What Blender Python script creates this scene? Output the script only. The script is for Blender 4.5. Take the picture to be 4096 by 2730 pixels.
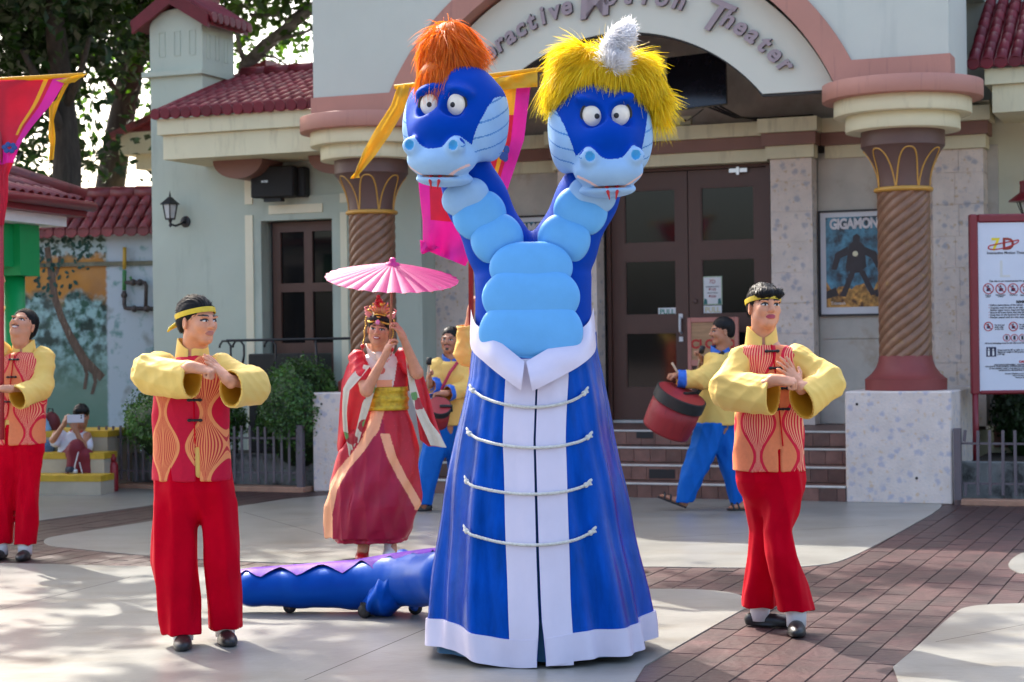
import bpy, bmesh, math, random
import numpy as np
from mathutils import Vector, Matrix, Euler
for o in list(bpy.data.objects): bpy.data.objects.remove(o)
scene = bpy.context.scene
COL = scene.collection
R = math.radians
# ------------------------------------------------------------------ camera, sky, sun, exposure
F, CX, CY, HCAM, RHO = 7200.0, 2048.0, 1365.0, 1.45, 0.0135
cam_d = bpy.data.cameras.new('camera'); cam = bpy.data.objects.new('camera', cam_d); COL.objects.link(cam)
cam.location = (0, 0, HCAM); cam.rotation_euler = (R(90), RHO, 0)
cam_d.sensor_width = 36; cam_d.lens = F / 4096 * 36; cam_d.clip_start = 0.1; cam_d.clip_end = 2000
cam_d.dof.use_dof = True; cam_d.dof.focus_distance = 8.6; cam_d.dof.aperture_fstop = 4.5
scene.camera = cam
SUN_EL, SUN_AZ = R(45), R(31)            # azimuth: degrees left of +Y (behind the building, to the left)
sdir = Vector((-math.sin(SUN_AZ) * math.cos(SUN_EL), math.cos(SUN_AZ) * math.cos(SUN_EL), math.sin(SUN_EL)))
w = bpy.data.worlds.new('World'); scene.world = w; w.use_nodes = True
nt = w.node_tree; nt.nodes.clear()
sky = nt.nodes.new('ShaderNodeTexSky'); sky.sky_type = 'NISHITA'; sky.sun_disc = False
sky.sun_elevation = SUN_EL; sky.sun_rotation = -SUN_AZ; sky.air_density = 1.0; sky.dust_density = 5.0; sky.ozone_density = 0.4
bg = nt.nodes.new('ShaderNodeBackground'); bg.inputs[1].default_value = 0.15
wo = nt.nodes.new('ShaderNodeOutputWorld')
nt.links.new(sky.outputs[0], bg.inputs[0]); nt.links.new(bg.outputs[0], wo.inputs[0])
sd = bpy.data.lights.new('sun', 'SUN'); sd.energy = 2.9; sd.angle = R(0.55); sd.color = (1.0, 0.94, 0.85)
sun = bpy.data.objects.new('sun', sd); COL.objects.link(sun)
sun.rotation_euler = sdir.to_track_quat('Z', 'Y').to_euler()
vs = scene.view_settings; vs.view_transform = 'Standard'; vs.look = 'None'; vs.gamma = 1; vs.use_curve_mapping = False
vs.exposure = 1.95
scene.cycles.max_bounces = 6; scene.cycles.use_denoising = True
# ------------------------------------------------------------------ pixel helpers (photo pixel -> place at a depth)
_cr, _sr = math.cos(RHO), math.sin(RHO)
def der(u, v):
    a, b = u - CX, v - CY
    return a * _cr - b * _sr, a * _sr + b * _cr
def at(u, v, Y):
    a, b = der(u, v); return Vector((a / F * Y, Y, HCAM - b / F * Y))
def gnd(u, v, z=0.0):
    a, b = der(u, v); Y = (HCAM - z) * F / b; return Vector((a / F * Y, Y, z))
def gD(x, y): return gnd(x * 1.7408, y * 1.7408)
TH = R(21.7); BO = Vector((3.487, 15.955, 0))
E1 = Vector((math.cos(TH), -math.sin(TH), 0)); E2 = Vector((math.sin(TH), math.cos(TH), 0))
def bw(s, t, z): return BO + E1 * s + E2 * t + Vector((0, 0, z))
# ------------------------------------------------------------------ objects
def tag(o, label=None, cat=None, group=None, kind=None):
    if label: o['label'] = label
    if cat: o['category'] = cat
    if group: o['group'] = group
    if kind: o['kind'] = kind
    return o
def empty(name, loc=(0, 0, 0), rz=0, **k):
    o = bpy.data.objects.new(name, None); COL.objects.link(o); o.location = loc; o.rotation_euler = (0, 0, rz)
    o.empty_display_size = 0.1
    return tag(o, **k)
def link(name, me, parent=None, loc=None, rot=None, **k):
    o = bpy.data.objects.new(name, me); COL.objects.link(o)
    if parent is not None: o.parent = parent
    if loc is not None: o.location = loc
    if rot is not None: o.rotation_euler = rot
    return tag(o, **k)
def mesh(name, verts, faces, mats, midx=None, smooth=False):
    me = bpy.data.meshes.new(name)
    me.from_pydata([tuple(v) for v in verts], [], faces)
    for m in (mats if isinstance(mats, (list, tuple)) else [mats]): me.materials.append(m)
    if midx is not None: me.polygons.foreach_set('material_index', np.asarray(midx, dtype=np.int32))
    if smooth: me.polygons.foreach_set('use_smooth', np.ones(len(me.polygons), dtype=bool))
    me.update(); return me
class MB:
    """collects shapes for one mesh"""
    def __init__(s): s.v = []; s.f = []; s.m = []
    def add(s, vs, fs, mi=0):
        b = len(s.v); s.v += [tuple(x) for x in vs]; s.f += [tuple(b + i for i in f) for f in fs]; s.m += [mi] * len(fs); return s
    def box(s, x0, x1, y0, y1, z0, z1, mi=0):
        return s.add([(x0,y0,z0),(x1,y0,z0),(x1,y1,z0),(x0,y1,z0),(x0,y0,z1),(x1,y0,z1),(x1,y1,z1),(x0,y1,z1)],
                     [(0,3,2,1),(4,5,6,7),(0,1,5,4),(1,2,6,5),(2,3,7,6),(3,0,4,7)], mi)
    def prism(s, pts, t0, t1, axis='t', mi=0):
        """polygon in (x,z) extruded along y, or (x,y) along z"""
        n = len(pts); A = sum(pts[i][0]*pts[(i+1)%n][1]-pts[(i+1)%n][0]*pts[i][1] for i in range(n))
        if A < 0: pts = pts[::-1]
        if axis == 't': lo = [(p[0],t0,p[1]) for p in pts]; hi = [(p[0],t1,p[1]) for p in pts]
        else: lo = [(p[0],p[1],t1) for p in pts]; hi = [(p[0],p[1],t0) for p in pts]
        fs = [tuple(range(n)), tuple(range(2*n-1, n-1, -1))] + [(i, n+i, n+(i+1)%n, (i+1)%n) for i in range(n)]
        if axis != 't': pass
        return s.add(lo + hi, fs, mi)
    def lathe(s, prof, n=32, c=(0,0), mi=0, caps=True):
        """profile of (r,z) bottom to top"""
        b = []; k = len(prof)
        for r, z in prof:
            for i in range(n):
                a = 2*math.pi*i/n; b.append((c[0]+r*math.cos(a), c[1]+r*math.sin(a), z))
        fs = [(j*n+i, j*n+(i+1)%n, (j+1)*n+(i+1)%n, (j+1)*n+i) for j in range(k-1) for i in range(n)]
        if caps: fs += [tuple(range(n-1,-1,-1)), tuple(range((k-1)*n, k*n))]
        return s.add(b, fs, mi)
    def tube(s, pts, r, n=8, mi=0, caps=True):
        pts = [Vector(p) for p in pts]; rs = r if isinstance(r, (list, tuple)) else [r]*len(pts)
        up = None; V = []
        for i, p in enumerate(pts):
            d = (pts[min(i+1,len(pts)-1)]-pts[max(i-1,0)]).normalized()
            if up is None:
                a = Vector((0,0,1)) if abs(d.z) < .9 else Vector((1,0,0)); up = (a - d*a.dot(d)).normalized()
            else:
                up = up - d*up.dot(d)
                up = up.normalized() if up.length > 1e-6 else Vector((1,0,0))
            sd = d.cross(up)
            for j in range(n):
                a = 2*math.pi*j/n; V.append(p + (up*math.cos(a) + sd*math.sin(a))*rs[i])
        k = len(pts)
        fs = [(i*n+j, i*n+(j+1)%n, (i+1)*n+(j+1)%n, (i+1)*n+j) for i in range(k-1) for j in range(n)]
        if caps: fs += [tuple(range(n-1,-1,-1)), tuple(range((k-1)*n, k*n))]
        return s.add(V, fs, mi)
    def grid(s, fn, nu, nv, mi=0, closeu=False):
        V = [fn(i/(nu if closeu else nu-1), j/(nv-1)) for j in range(nv) for i in range(nu)]
        fs = []
        for j in range(nv-1):
            for i in range(nu if closeu else nu-1):
                i2 = (i+1) % nu; fs.append((j*nu+i, j*nu+i2, (j+1)*nu+i2, (j+1)*nu+i))
        return s.add(V, fs, mi)
    def sphere(s, c, r, n=10, mi=0):
        rx, ry, rz = r if isinstance(r, (tuple, list)) else (r, r, r); m = n//2+1
        V = []
        for j in range(m+1):
            ph = math.pi*j/m - math.pi/2
            for i in range(n):
                a = 2*math.pi*i/n; V.append((c[0]+rx*math.cos(ph)*math.cos(a), c[1]+ry*math.cos(ph)*math.sin(a), c[2]+rz*math.sin(ph)))
        fs = [(j*n+i, j*n+(i+1)%n, (j+1)*n+(i+1)%n, (j+1)*n+i) for j in range(m) for i in range(n)]
        return s.add(V, fs, mi)
    def me(s, name, mats, smooth=False, bevel=0):
        me = mesh(name, s.v, s.f, mats, s.m, smooth)
        if bevel:
            bm = bmesh.new(); bm.from_mesh(me); bmesh.ops.bevel(bm, geom=list(bm.edges), offset=bevel, segments=1, affect='EDGES', profile=.5); bm.to_mesh(me); bm.free()
        return me
    def build(s, name, mats, parent=None, smooth=False, bevel=0, loc=None, rot=None, **k):
        return link(name, s.me(name, mats, smooth, bevel), parent, loc, rot, **k)
def smooth_angle(me, deg=40):
    me.polygons.foreach_set('use_smooth', np.ones(len(me.polygons), dtype=bool))
    try: me.set_sharp_from_angle(angle=R(deg))
    except Exception: pass
    return me
# ------------------------------------------------------------------ materials
def nd(m, t, **k):
    n = m.node_tree.nodes.new(t)
    for a, b in k.items(): setattr(n, a, b)
    return n
def lk(m, a, b): m.node_tree.links.new(a, b)
def rgb(h):
    if isinstance(h, (tuple, list)): return (*h[:3], 1)
    c = [int(h[i:i+2], 16)/255 for i in (0, 2, 4)]
    return (*[x/12.92 if x <= .04045 else ((x+.055)/1.055)**2.4 for x in c], 1)
def mat(name, col, rough=.6, var=.12, scale=6, bump=.0, bscale=60, metal=0, sheen=0, trans=0, dirt=None, stretch=None, coords='Object', spec=.5, var2=0, coat=0, alpha=1, subs=0, rand=0, tint=None):
    m = bpy.data.materials.new(name); m.use_nodes = True
    b = m.node_tree.nodes['Principled BSDF']
    b.inputs['Roughness'].default_value = rough; b.inputs['Metallic'].default_value = metal
    b.inputs['Specular IOR Level'].default_value = spec
    if tint: b.inputs['Specular Tint'].default_value = rgb(tint)
    if sheen: b.inputs['Sheen Weight'].default_value = sheen; b.inputs['Sheen Roughness'].default_value = .4
    if coat: b.inputs['Coat Weight'].default_value = coat
    if trans: b.inputs['Transmission Weight'].default_value = trans
    if subs: b.inputs['Subsurface Weight'].default_value = subs; b.inputs['Subsurface Radius'].default_value = (.012, .004, .002); b.inputs['Subsurface Scale'].default_value = 1
    c = rgb(col)
    tc = nd(m, 'ShaderNodeTexCoord')
    co = tc.outputs[coords] if coords != 'World' else nd(m, 'ShaderNodeNewGeometry').outputs['Position']
    if stretch:
        mp = nd(m, 'ShaderNodeMapping'); mp.inputs['Scale'].default_value = stretch; lk(m, co, mp.inputs[0]); co2 = mp.outputs[0]
    else: co2 = co
    n1 = nd(m, 'ShaderNodeTexNoise'); n1.inputs['Scale'].default_value = scale; n1.inputs['Detail'].default_value = 6; n1.inputs['Roughness'].default_value = .6
    lk(m, co2, n1.inputs[0])
    mx = nd(m, 'ShaderNodeMixRGB', blend_type='MULTIPLY'); mx.inputs[0].default_value = 1; mx.inputs[1].default_value = c
    rp = nd(m, 'ShaderNodeMapRange'); rp.inputs[1].default_value = .3; rp.inputs[2].default_value = .7; rp.inputs[3].default_value = 1-var; rp.inputs[4].default_value = 1+var*.6
    lk(m, n1.outputs[0], rp.inputs[0]); lk(m, rp.outputs[0], mx.inputs[2])
    out = mx.outputs[0]
    if rand:
        oi = nd(m, 'ShaderNodeObjectInfo'); r2 = nd(m, 'ShaderNodeMapRange'); r2.inputs[3].default_value = 1-rand; r2.inputs[4].default_value = 1+rand
        lk(m, oi.outputs['Random'], r2.inputs[0]); m2 = nd(m, 'ShaderNodeMixRGB', blend_type='MULTIPLY'); m2.inputs[0].default_value = 1
        lk(m, out, m2.inputs[1]); lk(m, r2.outputs[0], m2.inputs[2]); out = m2.outputs[0]
    if dirt:   # (colour, noise scale, threshold, amount, stretch)
        dc, ds, th, am, st = dirt
        mp = nd(m, 'ShaderNodeMapping'); mp.inputs['Scale'].default_value = st; lk(m, co, mp.inputs[0])
        n2 = nd(m, 'ShaderNodeTexNoise'); n2.inputs['Scale'].default_value = ds; n2.inputs['Detail'].default_value = 8; n2.inputs['Roughness'].default_value = .65
        lk(m, mp.outputs[0], n2.inputs[0])
        r2 = nd(m, 'ShaderNodeMapRange'); r2.inputs[1].default_value = th; r2.inputs[2].default_value = th+.15; r2.inputs[3].default_value = 0; r2.inputs[4].default_value = am
        lk(m, n2.outputs[0], r2.inputs[0])
        m3 = nd(m, 'ShaderNodeMixRGB'); lk(m, r2.outputs[0], m3.inputs[0]); lk(m, out, m3.inputs[1]); m3.inputs[2].default_value = rgb(dc); out = m3.outputs[0]
    lk(m, out, b.inputs['Base Color'])
    if bump:
        n3 = nd(m, 'ShaderNodeTexNoise'); n3.inputs['Scale'].default_value = bscale; n3.inputs['Detail'].default_value = 4
        lk(m, co, n3.inputs[0]); bp = nd(m, 'ShaderNodeBump'); bp.inputs['Strength'].default_value = bump; bp.inputs['Distance'].default_value = .01
        lk(m, n3.outputs[0], bp.inputs['Height']); lk(m, bp.outputs[0], b.inputs['Normal'])
    return m
def bsdf(m): return m.node_tree.nodes['Principled BSDF']
def text_me(body, size, mats, extrude=0.0, offset=0.0, align='LEFT', space=1.0):
    cu = bpy.data.curves.new('text', 'FONT'); cu.body = body; cu.size = size; cu.extrude = extrude; cu.offset = offset; cu.align_x = align; cu.space_character = space
    cu.resolution_u = 3
    ob = bpy.data.objects.new('text', cu); COL.objects.link(ob)
    dg = bpy.context.evaluated_depsgraph_get(); me = bpy.data.meshes.new_from_object(ob.evaluated_get(dg))
    bpy.data.objects.remove(ob); bpy.data.curves.remove(cu)
    me.materials.clear()
    for m in (mats if isinstance(mats, (list, tuple)) else [mats]): me.materials.append(m)
    return me
def xform(me, M): me.transform(M); me.update(); return me
UPR = Matrix.Rotation(R(90), 4, 'X')      # text lies in xy -> stands in xz facing -y
# ================================================================== materials of the place
WS = (3, 3, .35)
M = {}
M['wall'] = mat('painted wall pale grey green', (.45,.51,.43), .75, .07, 1.2, .12, 90, coords='World', dirt=('6f7a72', 2.2, .54, .30, (1.6,1.6,.3)))
M['portal'] = mat('painted wall pale grey', (.50,.53,.47), .75, .06, 1.0, .12, 90, coords='World', dirt=('7c8a88', 1.6, .56, .26, (1.8,1.8,.2)))
M['cream'] = mat('cream trim paint', (.68,.63,.42), .65, .07, 2, .08, 120, coords='World', dirt=('8d8467', 2.4, .55, .40, (2.6,2.6,.5)))
M['board'] = mat('cream sign board', (.56,.56,.47), .5, .03, 1.5, .03, 40, coords='World')
M['pink'] = mat('dusty pink trim paint', (.43,.20,.15), .6, .08, 2, .08, 100, coords='World', dirt=('6b4c4c', 2.5, .58, .4, (6,6,.4)))
M['brown'] = mat('brown trim paint', (.235,.115,.085), .6, .1, 2, .08, 100, coords='World')
M['cap'] = mat('dark brown capital paint', (.115,.062,.050), .5, .08, 3, .05, 80, coords='World')
M['gold'] = mat('ochre gold paint', (.52,.27,.045), .45, .1, 6)
M['red_base'] = mat('oxide red base paint', (.21,.038,.034), .55, .12, 4, .05, 60)
M['door'] = mat('dark brown door paint', (.085,.036,.024), .45, .08, 5, .04, 100)
M['black'] = mat('black plastic', (.012,.013,.014), .55, .2, 20, .1, 300)
M['iron'] = mat('black iron', (.012,.012,.014), .4, .1, 20)
M['steel'] = mat('brushed steel', (.6,.6,.6), .3, .05, 10, metal=1)
M['white'] = mat('white paint', (.78,.78,.77), .5, .05, 10)
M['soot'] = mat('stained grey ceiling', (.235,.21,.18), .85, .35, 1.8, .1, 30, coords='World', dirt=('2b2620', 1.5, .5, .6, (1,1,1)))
M['nosing'] = mat('pale stair nosing', (.55,.53,.48), .6, .15, 8)
M['green'] = mat('bright green paint', (.004,.30,.080), .4, .08, 3, .03, 60)
M['fence'] = mat('mauve grey metal paint', (.115,.095,.105), .5, .12, 8, .03, 80)
M['kerb'] = mat('painted salmon kerb', (.36,.20,.13), .8, .2, 8, .2, 60, coords='World')
M['redmetal'] = mat('dark red metal paint', (.19,.010,.020), .35, .08, 6)
M['glass'] = mat('dark window glass', (.008,.009,.010), .06, .3, 2, spec=.38)
def spiral_mat():
    m = mat('bronze painted spiral shaft', (.22,.11,.060), .38, .25, 7, .2, 40, dirt=('a8823c', 11, .60, .6, (1,1,1)))
    return m
M['shaft'] = spiral_mat()
def stone_mat(name, base, blot):
    m = mat(name, base, .8, .12, 5, .35, 45, coords='World')
    b = bsdf(m); src = b.inputs['Base Color'].links[0].from_socket
    g = nd(m, 'ShaderNodeNewGeometry')
    last = src
    for sc, c, th, am, seed in blot:
        v = nd(m, 'ShaderNodeTexVoronoi'); v.inputs['Scale'].default_value = sc; v.inputs['Randomness'].default_value = 1
        mp = nd(m, 'ShaderNodeMapping'); mp.inputs['Location'].default_value = (seed, seed*2, seed*3); lk(m, g.outputs['Position'], mp.inputs[0])
        n = nd(m, 'ShaderNodeTexNoise'); n.inputs['Scale'].default_value = sc*1.6; n.inputs['Detail'].default_value = 4
        lk(m, mp.outputs[0], n.inputs[0])
        ad = nd(m, 'ShaderNodeMixRGB', blend_type='ADD'); ad.inputs[0].default_value = .07; lk(m, mp.outputs[0], ad.inputs[1]); lk(m, n.outputs[1], ad.inputs[2])
        lk(m, ad.outputs[0], v.inputs['Vector'])
        r = nd(m, 'ShaderNodeMapRange'); r.inputs[1].default_value = th; r.inputs[2].default_value = th*.45; r.inputs[3].default_value = 0; r.inputs[4].default_value = am
        lk(m, v.outputs['Distance'], r.inputs[0])
        sp = nd(m, 'ShaderNodeSeparateColor'); lk(m, v.outputs['Color'], sp.inputs[0])
        gt = nd(m, 'ShaderNodeMath', operation='GREATER_THAN'); gt.inputs[1].default_value = .4; lk(m, sp.outputs[0], gt.inputs[0])
        mu = nd(m, 'ShaderNodeMath', operation='MULTIPLY'); lk(m, r.outputs[0], mu.inputs[0]); lk(m, gt.outputs[0], mu.inputs[1])
        mx = nd(m, 'ShaderNodeMixRGB'); lk(m, mu.outputs[0], mx.inputs[0]); lk(m, last, mx.inputs[1]); mx.inputs[2].default_value = rgb(c); last = mx.outputs[0]
    lk(m, last, b.inputs['Base Color']); return m
M['stone'] = stone_mat('speckled coral stone', (.68,.58,.50), [(11, (.27,.29,.36), .42, .62, 0), (14, (.50,.34,.17), .30, .62, 4.1), (26, (.40,.40,.44), .34, .4, 9)])
M['stone2'] = stone_mat('speckled painted plinth', (.66,.58,.52), [(13, (.32,.34,.46), .46, .62, 1.3), (16, (.60,.42,.24), .32, .62, 5.1), (30, (.44,.46,.52), .36, .45, 7)])
M['marble'] = mat('marbled grey wall', (.52,.48,.41), .6, .18, 2.2, .1, 30, coords='World', dirt=('9a7b56', 3.2, .57, .5, (1,1,1)))
M['rtile'] = mat('dark red roof tile glaze', (.150,.012,.020), .42, .25, 9, .08, 50, rand=.22, spec=.3)
M['rtile_far'] = mat('weathered red roof tile', (.19,.028,.030), .42, .35, 9, .15, 40, rand=.25, dirt=('2a1714', 4, .55, .6, (1,1,1)))
M['stair_tile'] = mat('brown stair tile', (.165,.082,.062), .45, .35, 7, .08, 60, coords='World', rand=.35, dirt=('6f655c', 6, .58, .5, (1,1,1)))
# ================================================================== ground and paving
M['mortar'] = mat('pale worn stamped joint', (.15,.115,.10), .85, .3, 8, .3, 40, coords='World')
M['slab'] = mat('cream painted concrete', (.225,.222,.20), .32, .22, 2.2, .15, 26, coords='World', dirt=('6f6656', 1.6, .50, .42, (1,2.6,1)))
M['paver'] = mat('worn maroon paver', (.046,.018,.017), .46, .5, 5, .6, 20, coords='World', rand=.30, dirt=('5e3a34', 6, .58, .5, (1,1,1)))
gm = MB(); gm.add([(-300,-40,-.004),(300,-40,-.004),(300,600,-.004),(-300,600,-.004)], [(0,1,2,3)])
ground = gm.build('ground', M['mortar'], kind='structure', label='dark base of the paved plaza')
jm = mat('dark slab joint', (.10,.095,.085), .9, .3, 20, coords='World')
def smooth_poly(pts, it=2):
    for _ in range(it):
        q = []
        for i in range(len(pts)):
            a, b = pts[i], pts[(i+1) % len(pts)]; q += [a*.75+b*.25, a*.25+b*.75]
        pts = q
    return pts
def dpoly(l): return [Vector(gD(x, y)[:2]) for x, y in l]
def W(*l): return [Vector(p) for p in l]
pA = dpoly([(97,1245),(120,1235),(346,1201),(543,1166),(742,1137),(1400,1120),(1943,1155),(2120,1158),(2183,1160),(2060,1230),(1950,1288),(1880,1305),(1700,1309),(1500,1305),(1200,1308),(1000,1305),(750,1299),(555,1294),(340,1280),(150,1262),(110,1256)])
pB = dpoly([(88,1199),(200,1184),(346,1164),(430,1148),(500,1131),(480,1110),(240,1085),(-250,1085),(-700,1100),(-700,1290),(-300,1250),(-60,1222)])
pC = dpoly([(-700,1290),(0,1296),(346,1306),(561,1308),(800,1318),(1100,1336),(1300,1350),(1464,1357),(1589,1357),(1660,1362),(1700,1370),(1722,1382),(1729,1393),(1700,1408),(1650,1436),(1565,1485),(1425,1568)]) + W((.2,3.5),(-6,-3),(-14,-3),(-14,11))
pD = dpoly([(2760,1380),(2353,1390),(2260,1393),(2225,1398),(2199,1406),(2107,1491),(2016,1568)]) + W((1.6,3.5),(4,-3),(9,-3),(10,10))
pE = dpoly([(2600,1268),(2353,1272),(2335,1280),(2322,1291),(2316,1302),(2322,1311),(2340,1319),(2353,1322),(2600,1330)])
SL = {}
for nm, p, it, lb in (('A', pA, 2, 'cream painted concrete before the entrance steps'), ('B', pB, 1, 'cream painted concrete by the left fence'), ('C', pC, 2, 'cream painted concrete under the costume'), ('D', pD, 2, 'cream painted concrete in the near right corner'), ('E', pE, 1, 'cream painted concrete tongue at the right edge')):
    p = smooth_poly(p, it); SL[nm] = p
    MB().prism([tuple(q) for q in p], -.004, .009, 'z').build('plaza_slab', M['slab'], kind='structure', label=lb)
def inside(p, poly):
    c = False; j = len(poly)-1
    for i in range(len(poly)):
        a, b = poly[i], poly[j]
        if (a.y > p.y) != (b.y > p.y) and p.x < (b.x-a.x)*(p.y-a.y)/(b.y-a.y)+a.x: c = not c
        j = i
    return c
random.seed(3)
bd = (gD(1729,1393)-gD(1425,1568)).normalized(); bd = Vector(bd[:2]); bn = Vector((-bd.y, bd.x))
BWD, BLN = .150, .36
bricks = []
def to_px(p):
    a = F*p.x/p.y; b = F*HCAM/p.y
    return CX+a*_cr+b*_sr, CY-a*_sr+b*_cr
for i in range(-110, 110):
    for j in range(-60, 60):
        c = Vector((.9, 9.0)) + bn*(i*BWD) + bd*((j+(.5 if i % 2 else 0))*BLN)
        if c.y < 4 or c.y > 18 or abs(c.x) > 6.5: continue
        u, v = to_px(c)
        if u < -250 or u > 4350 or v > 3000: continue
        cs = [c + bn*(sx*BWD*.5) + bd*(sy*BLN*.5) for sx in (-1,1) for sy in (-1,1)]
        if any(all(inside(q, P) for q in cs) for P in SL.values()): continue
        if (c.y - BO.y)*E2.y + (c.x - BO.x)*E2.x > -.47 and c.x < 4.2: continue
        bricks.append((c.y, c))
for (a_, b_) in (((1060,1415),(700,1568)),((1060,1415),(1480,1372)),((300,1330),(-60,1420)),((560,1180),(980,1300)),((1500,1240),(2040,1210)),((2150,1480),(2353,1440)),((640,1200),(1000,1170))):
    p0, p1 = gD(*a_), gD(*b_); d_ = (p1-p0).normalized(); n_ = Vector((-d_.y,d_.x,0))*.0035
    MB().add([(q.x,q.y,.0096) for q in (p0-n_,p1-n_,p1+n_,p0+n_)], [(0,1,2,3)]).build('slab_joint', jm, ground)
bricks.sort(key=lambda q: q[0])
def brick_me():
    mb = MB(); a, b = BLN/2-.0018, BWD/2-.0018
    mb.add([(-a,-b,-.003),(a,-b,-.003),(a,b,-.003),(-a,b,-.003),(-a+.003,-b+.003,.004),(a-.003,-b+.003,.004),(a-.003,b-.003,.004),(-a+.003,b-.003,.004)],
           [(4,5,6,7),(0,1,5,4),(1,2,6,5),(2,3,7,6),(3,0,4,7)])
    return mb
bme = brick_me().me('paver_brick', M['paver']); bang = math.atan2(bd.y, bd.x)
rest = MB(); proto = brick_me()
for k, (y, c) in enumerate(bricks):
    tz = random.uniform(-.0015, .001)
    if k < 300:
        link('paver_brick', bme, ground, (c.x, c.y, tz), (random.uniform(-.006,.006), random.uniform(-.004,.004), bang))
    else:
        rest.add([(c.x+v[0]*bd.x+v[1]*bn.x, c.y+v[0]*bd.y+v[1]*bn.y, v[2]+tz) for v in proto.v], proto.f)
if rest.v: rest.build('far_paver_bricks', M['paver'], ground, kind='stuff')
# ================================================================== theatre building (local frame: x along the front, y into the building, z up)
bld = empty('theater_building', BO, -TH, label='pale grey theatre front with pink arch, two twisted columns and brown double doors', cat='building')
def arc(cs, cz, r, a0, a1, n): return [(cs+r*math.cos(R(a0+(a1-a0)*i/n)), cz+r*math.sin(R(a0+(a1-a0)*i/n))) for i in range(n+1)]
AC, AZ = -2.62, 2.76           # arch centre
def ang(r, z): return math.degrees(math.asin((z-AZ)/r))
r_in, r_out, zb = 2.28, 2.50, 3.68
a = ang(r_in, zb)
MB().prism([(-5.70,zb),(-5.70,5.75)] + [(.455,5.75),(.455,zb)] + arc(AC, AZ, r_in+.015, a, 180-a, 40), -.32, .85).build('portal_wall', M['portal'], bld)
ao = ang(r_out, 3.872); ai = ang(r_in, zb)
MB().prism([(.47,zb-.01),(.47,3.872)] + arc(AC, AZ, r_out, ao, 180-ao, 40) + [(-5.715,3.872),(-5.715,zb-.01)] + arc(AC, AZ, r_in, 180-ai, ai, 40), -.35, -.05).build('arch_trim', M['pink'], bld)
MB().box(-5.68,.44,.86,6.5,4.78,5.70).build('roof_block', M['portal'], bld)
# arched sign board hung inside the arch
z0 = 3.652; rb = 2.25; ri, rz_ = 1.77, 2.54
a1 = ang(rb, z0); a2 = math.degrees(math.asin((z0-rz_)/ri))
bo = arc(AC, AZ, rb, a1, 180-a1, 40) + arc(-2.6, rz_, ri, 180-a2, a2, 40)
MB().prism(bo, -.16, -.14).build('sign_board', M['board'], bld)
back = arc(AC, AZ, rb-.01, a1, 180-a1, 40) + arc(-2.6, rz_, ri-.012, 180-a2, a2, 40)
MB().prism([(x, z-.012 if z < z0+.02 else z) for x, z in back], -.138, -.03).build('sign_board_backing', M['iron'], bld)
lm1 = mat('mauve sign letter face', (.30,.235,.25), .45, .08, 8); lm2 = mat('dark sign letter side', (.05,.04,.045), .5, .05, 8)
def letters(txt, a_start, a_end, r=2.03, size=.235, big=()):
    n = len(txt)
    for i, ch in enumerate(txt):
        an = a_start + (a_end-a_start)*i/(n-1)
        me = text_me(ch, size*(1.75 if i in big else 1), [lm1, lm2], extrude=.022, offset=.008, align='CENTER')
        me.transform(Matrix.Shear('XY', 4, (0, 0)) if False else Matrix(((1,.18,0,0),(0,1,0,0),(0,0,1,0),(0,0,0,1))))
        me.polygons.foreach_set('material_index', np.array([0 if abs(p.normal.z) > .7 else 1 for p in me.polygons], dtype=np.int32))
        me.transform(UPR)
        rr = r - (.09 if i in big else 0)
        x, z = -2.6+rr*math.cos(R(an)), rz_+rr*math.sin(R(an))
        link('letter', me, bld, (x, -.184, z), (0, -R(an-90), 0))
letters('Interactive', 137.5, 103.5)
letters('Motion', 96, 73, big=(0,))
letters('Theater', 63, 40.5, big=(0,))
# barrel vault behind the board with ribs
mb = MB()
mb.grid(lambda u, v: (AC+2.32*math.cos(math.pi*u), -.02+v*1.95, 3.42+1.32*math.sin(math.pi*u)), 33, 8)
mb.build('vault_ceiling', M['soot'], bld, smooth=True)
ribm = mat('grey ceiling rib', (.30,.27,.235), .8, .2, 4)
for tt in (.45, .62, 1.15, 1.35):
    rb2 = MB(); q = [(AC+2.30*math.cos(math.pi*i/28), 3.42+1.30*math.sin(math.pi*i/28)) for i in range(29)]
    q2 = [(AC+2.25*math.cos(math.pi*i/28), 3.42+1.25*math.sin(math.pi*i/28)) for i in range(29)]
    rb2.prism(q + q2[::-1], tt, tt+.07); rb2.build('ceiling_rib', ribm, bld)
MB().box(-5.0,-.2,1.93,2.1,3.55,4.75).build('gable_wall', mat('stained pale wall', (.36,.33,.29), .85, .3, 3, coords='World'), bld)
cab = MB()
for k in range(3):
    cab.tube([(-1.93-.06*k, 1.0, 3.72), (-1.85-.03*k, 1.5, 3.66), (-1.7, 1.86, 3.655+.012*k), (-1.2, 1.87, 3.66+.012*k)], .011, 6)
cab.tube([(-2.1,1.0,3.70), (-2.3,1.5,3.72), (-2.52,1.9,3.71)], .006, 6)
cab.build('cable', M['iron'], bld, smooth=True)
ob = MB(); ob.box(-2.65,-2.48,1.89,1.925,3.665,3.755); o_ = ob.build('outlet_box', M['cream'], bld)
MB().lathe([(.012,0),(.012,.02)], 10).build('socket', M['black'], o_, loc=(-2.54,1.89,3.71), rot=(R(90),0,0))
MB().box(-5.65,.515,2.61,6,0,4.77).build('building_core', M['portal'], bld)
MB().box(-5.2,.4,2.32,2.60,.5,3.7).build('inner_wall', M['soot'], bld)
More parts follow.
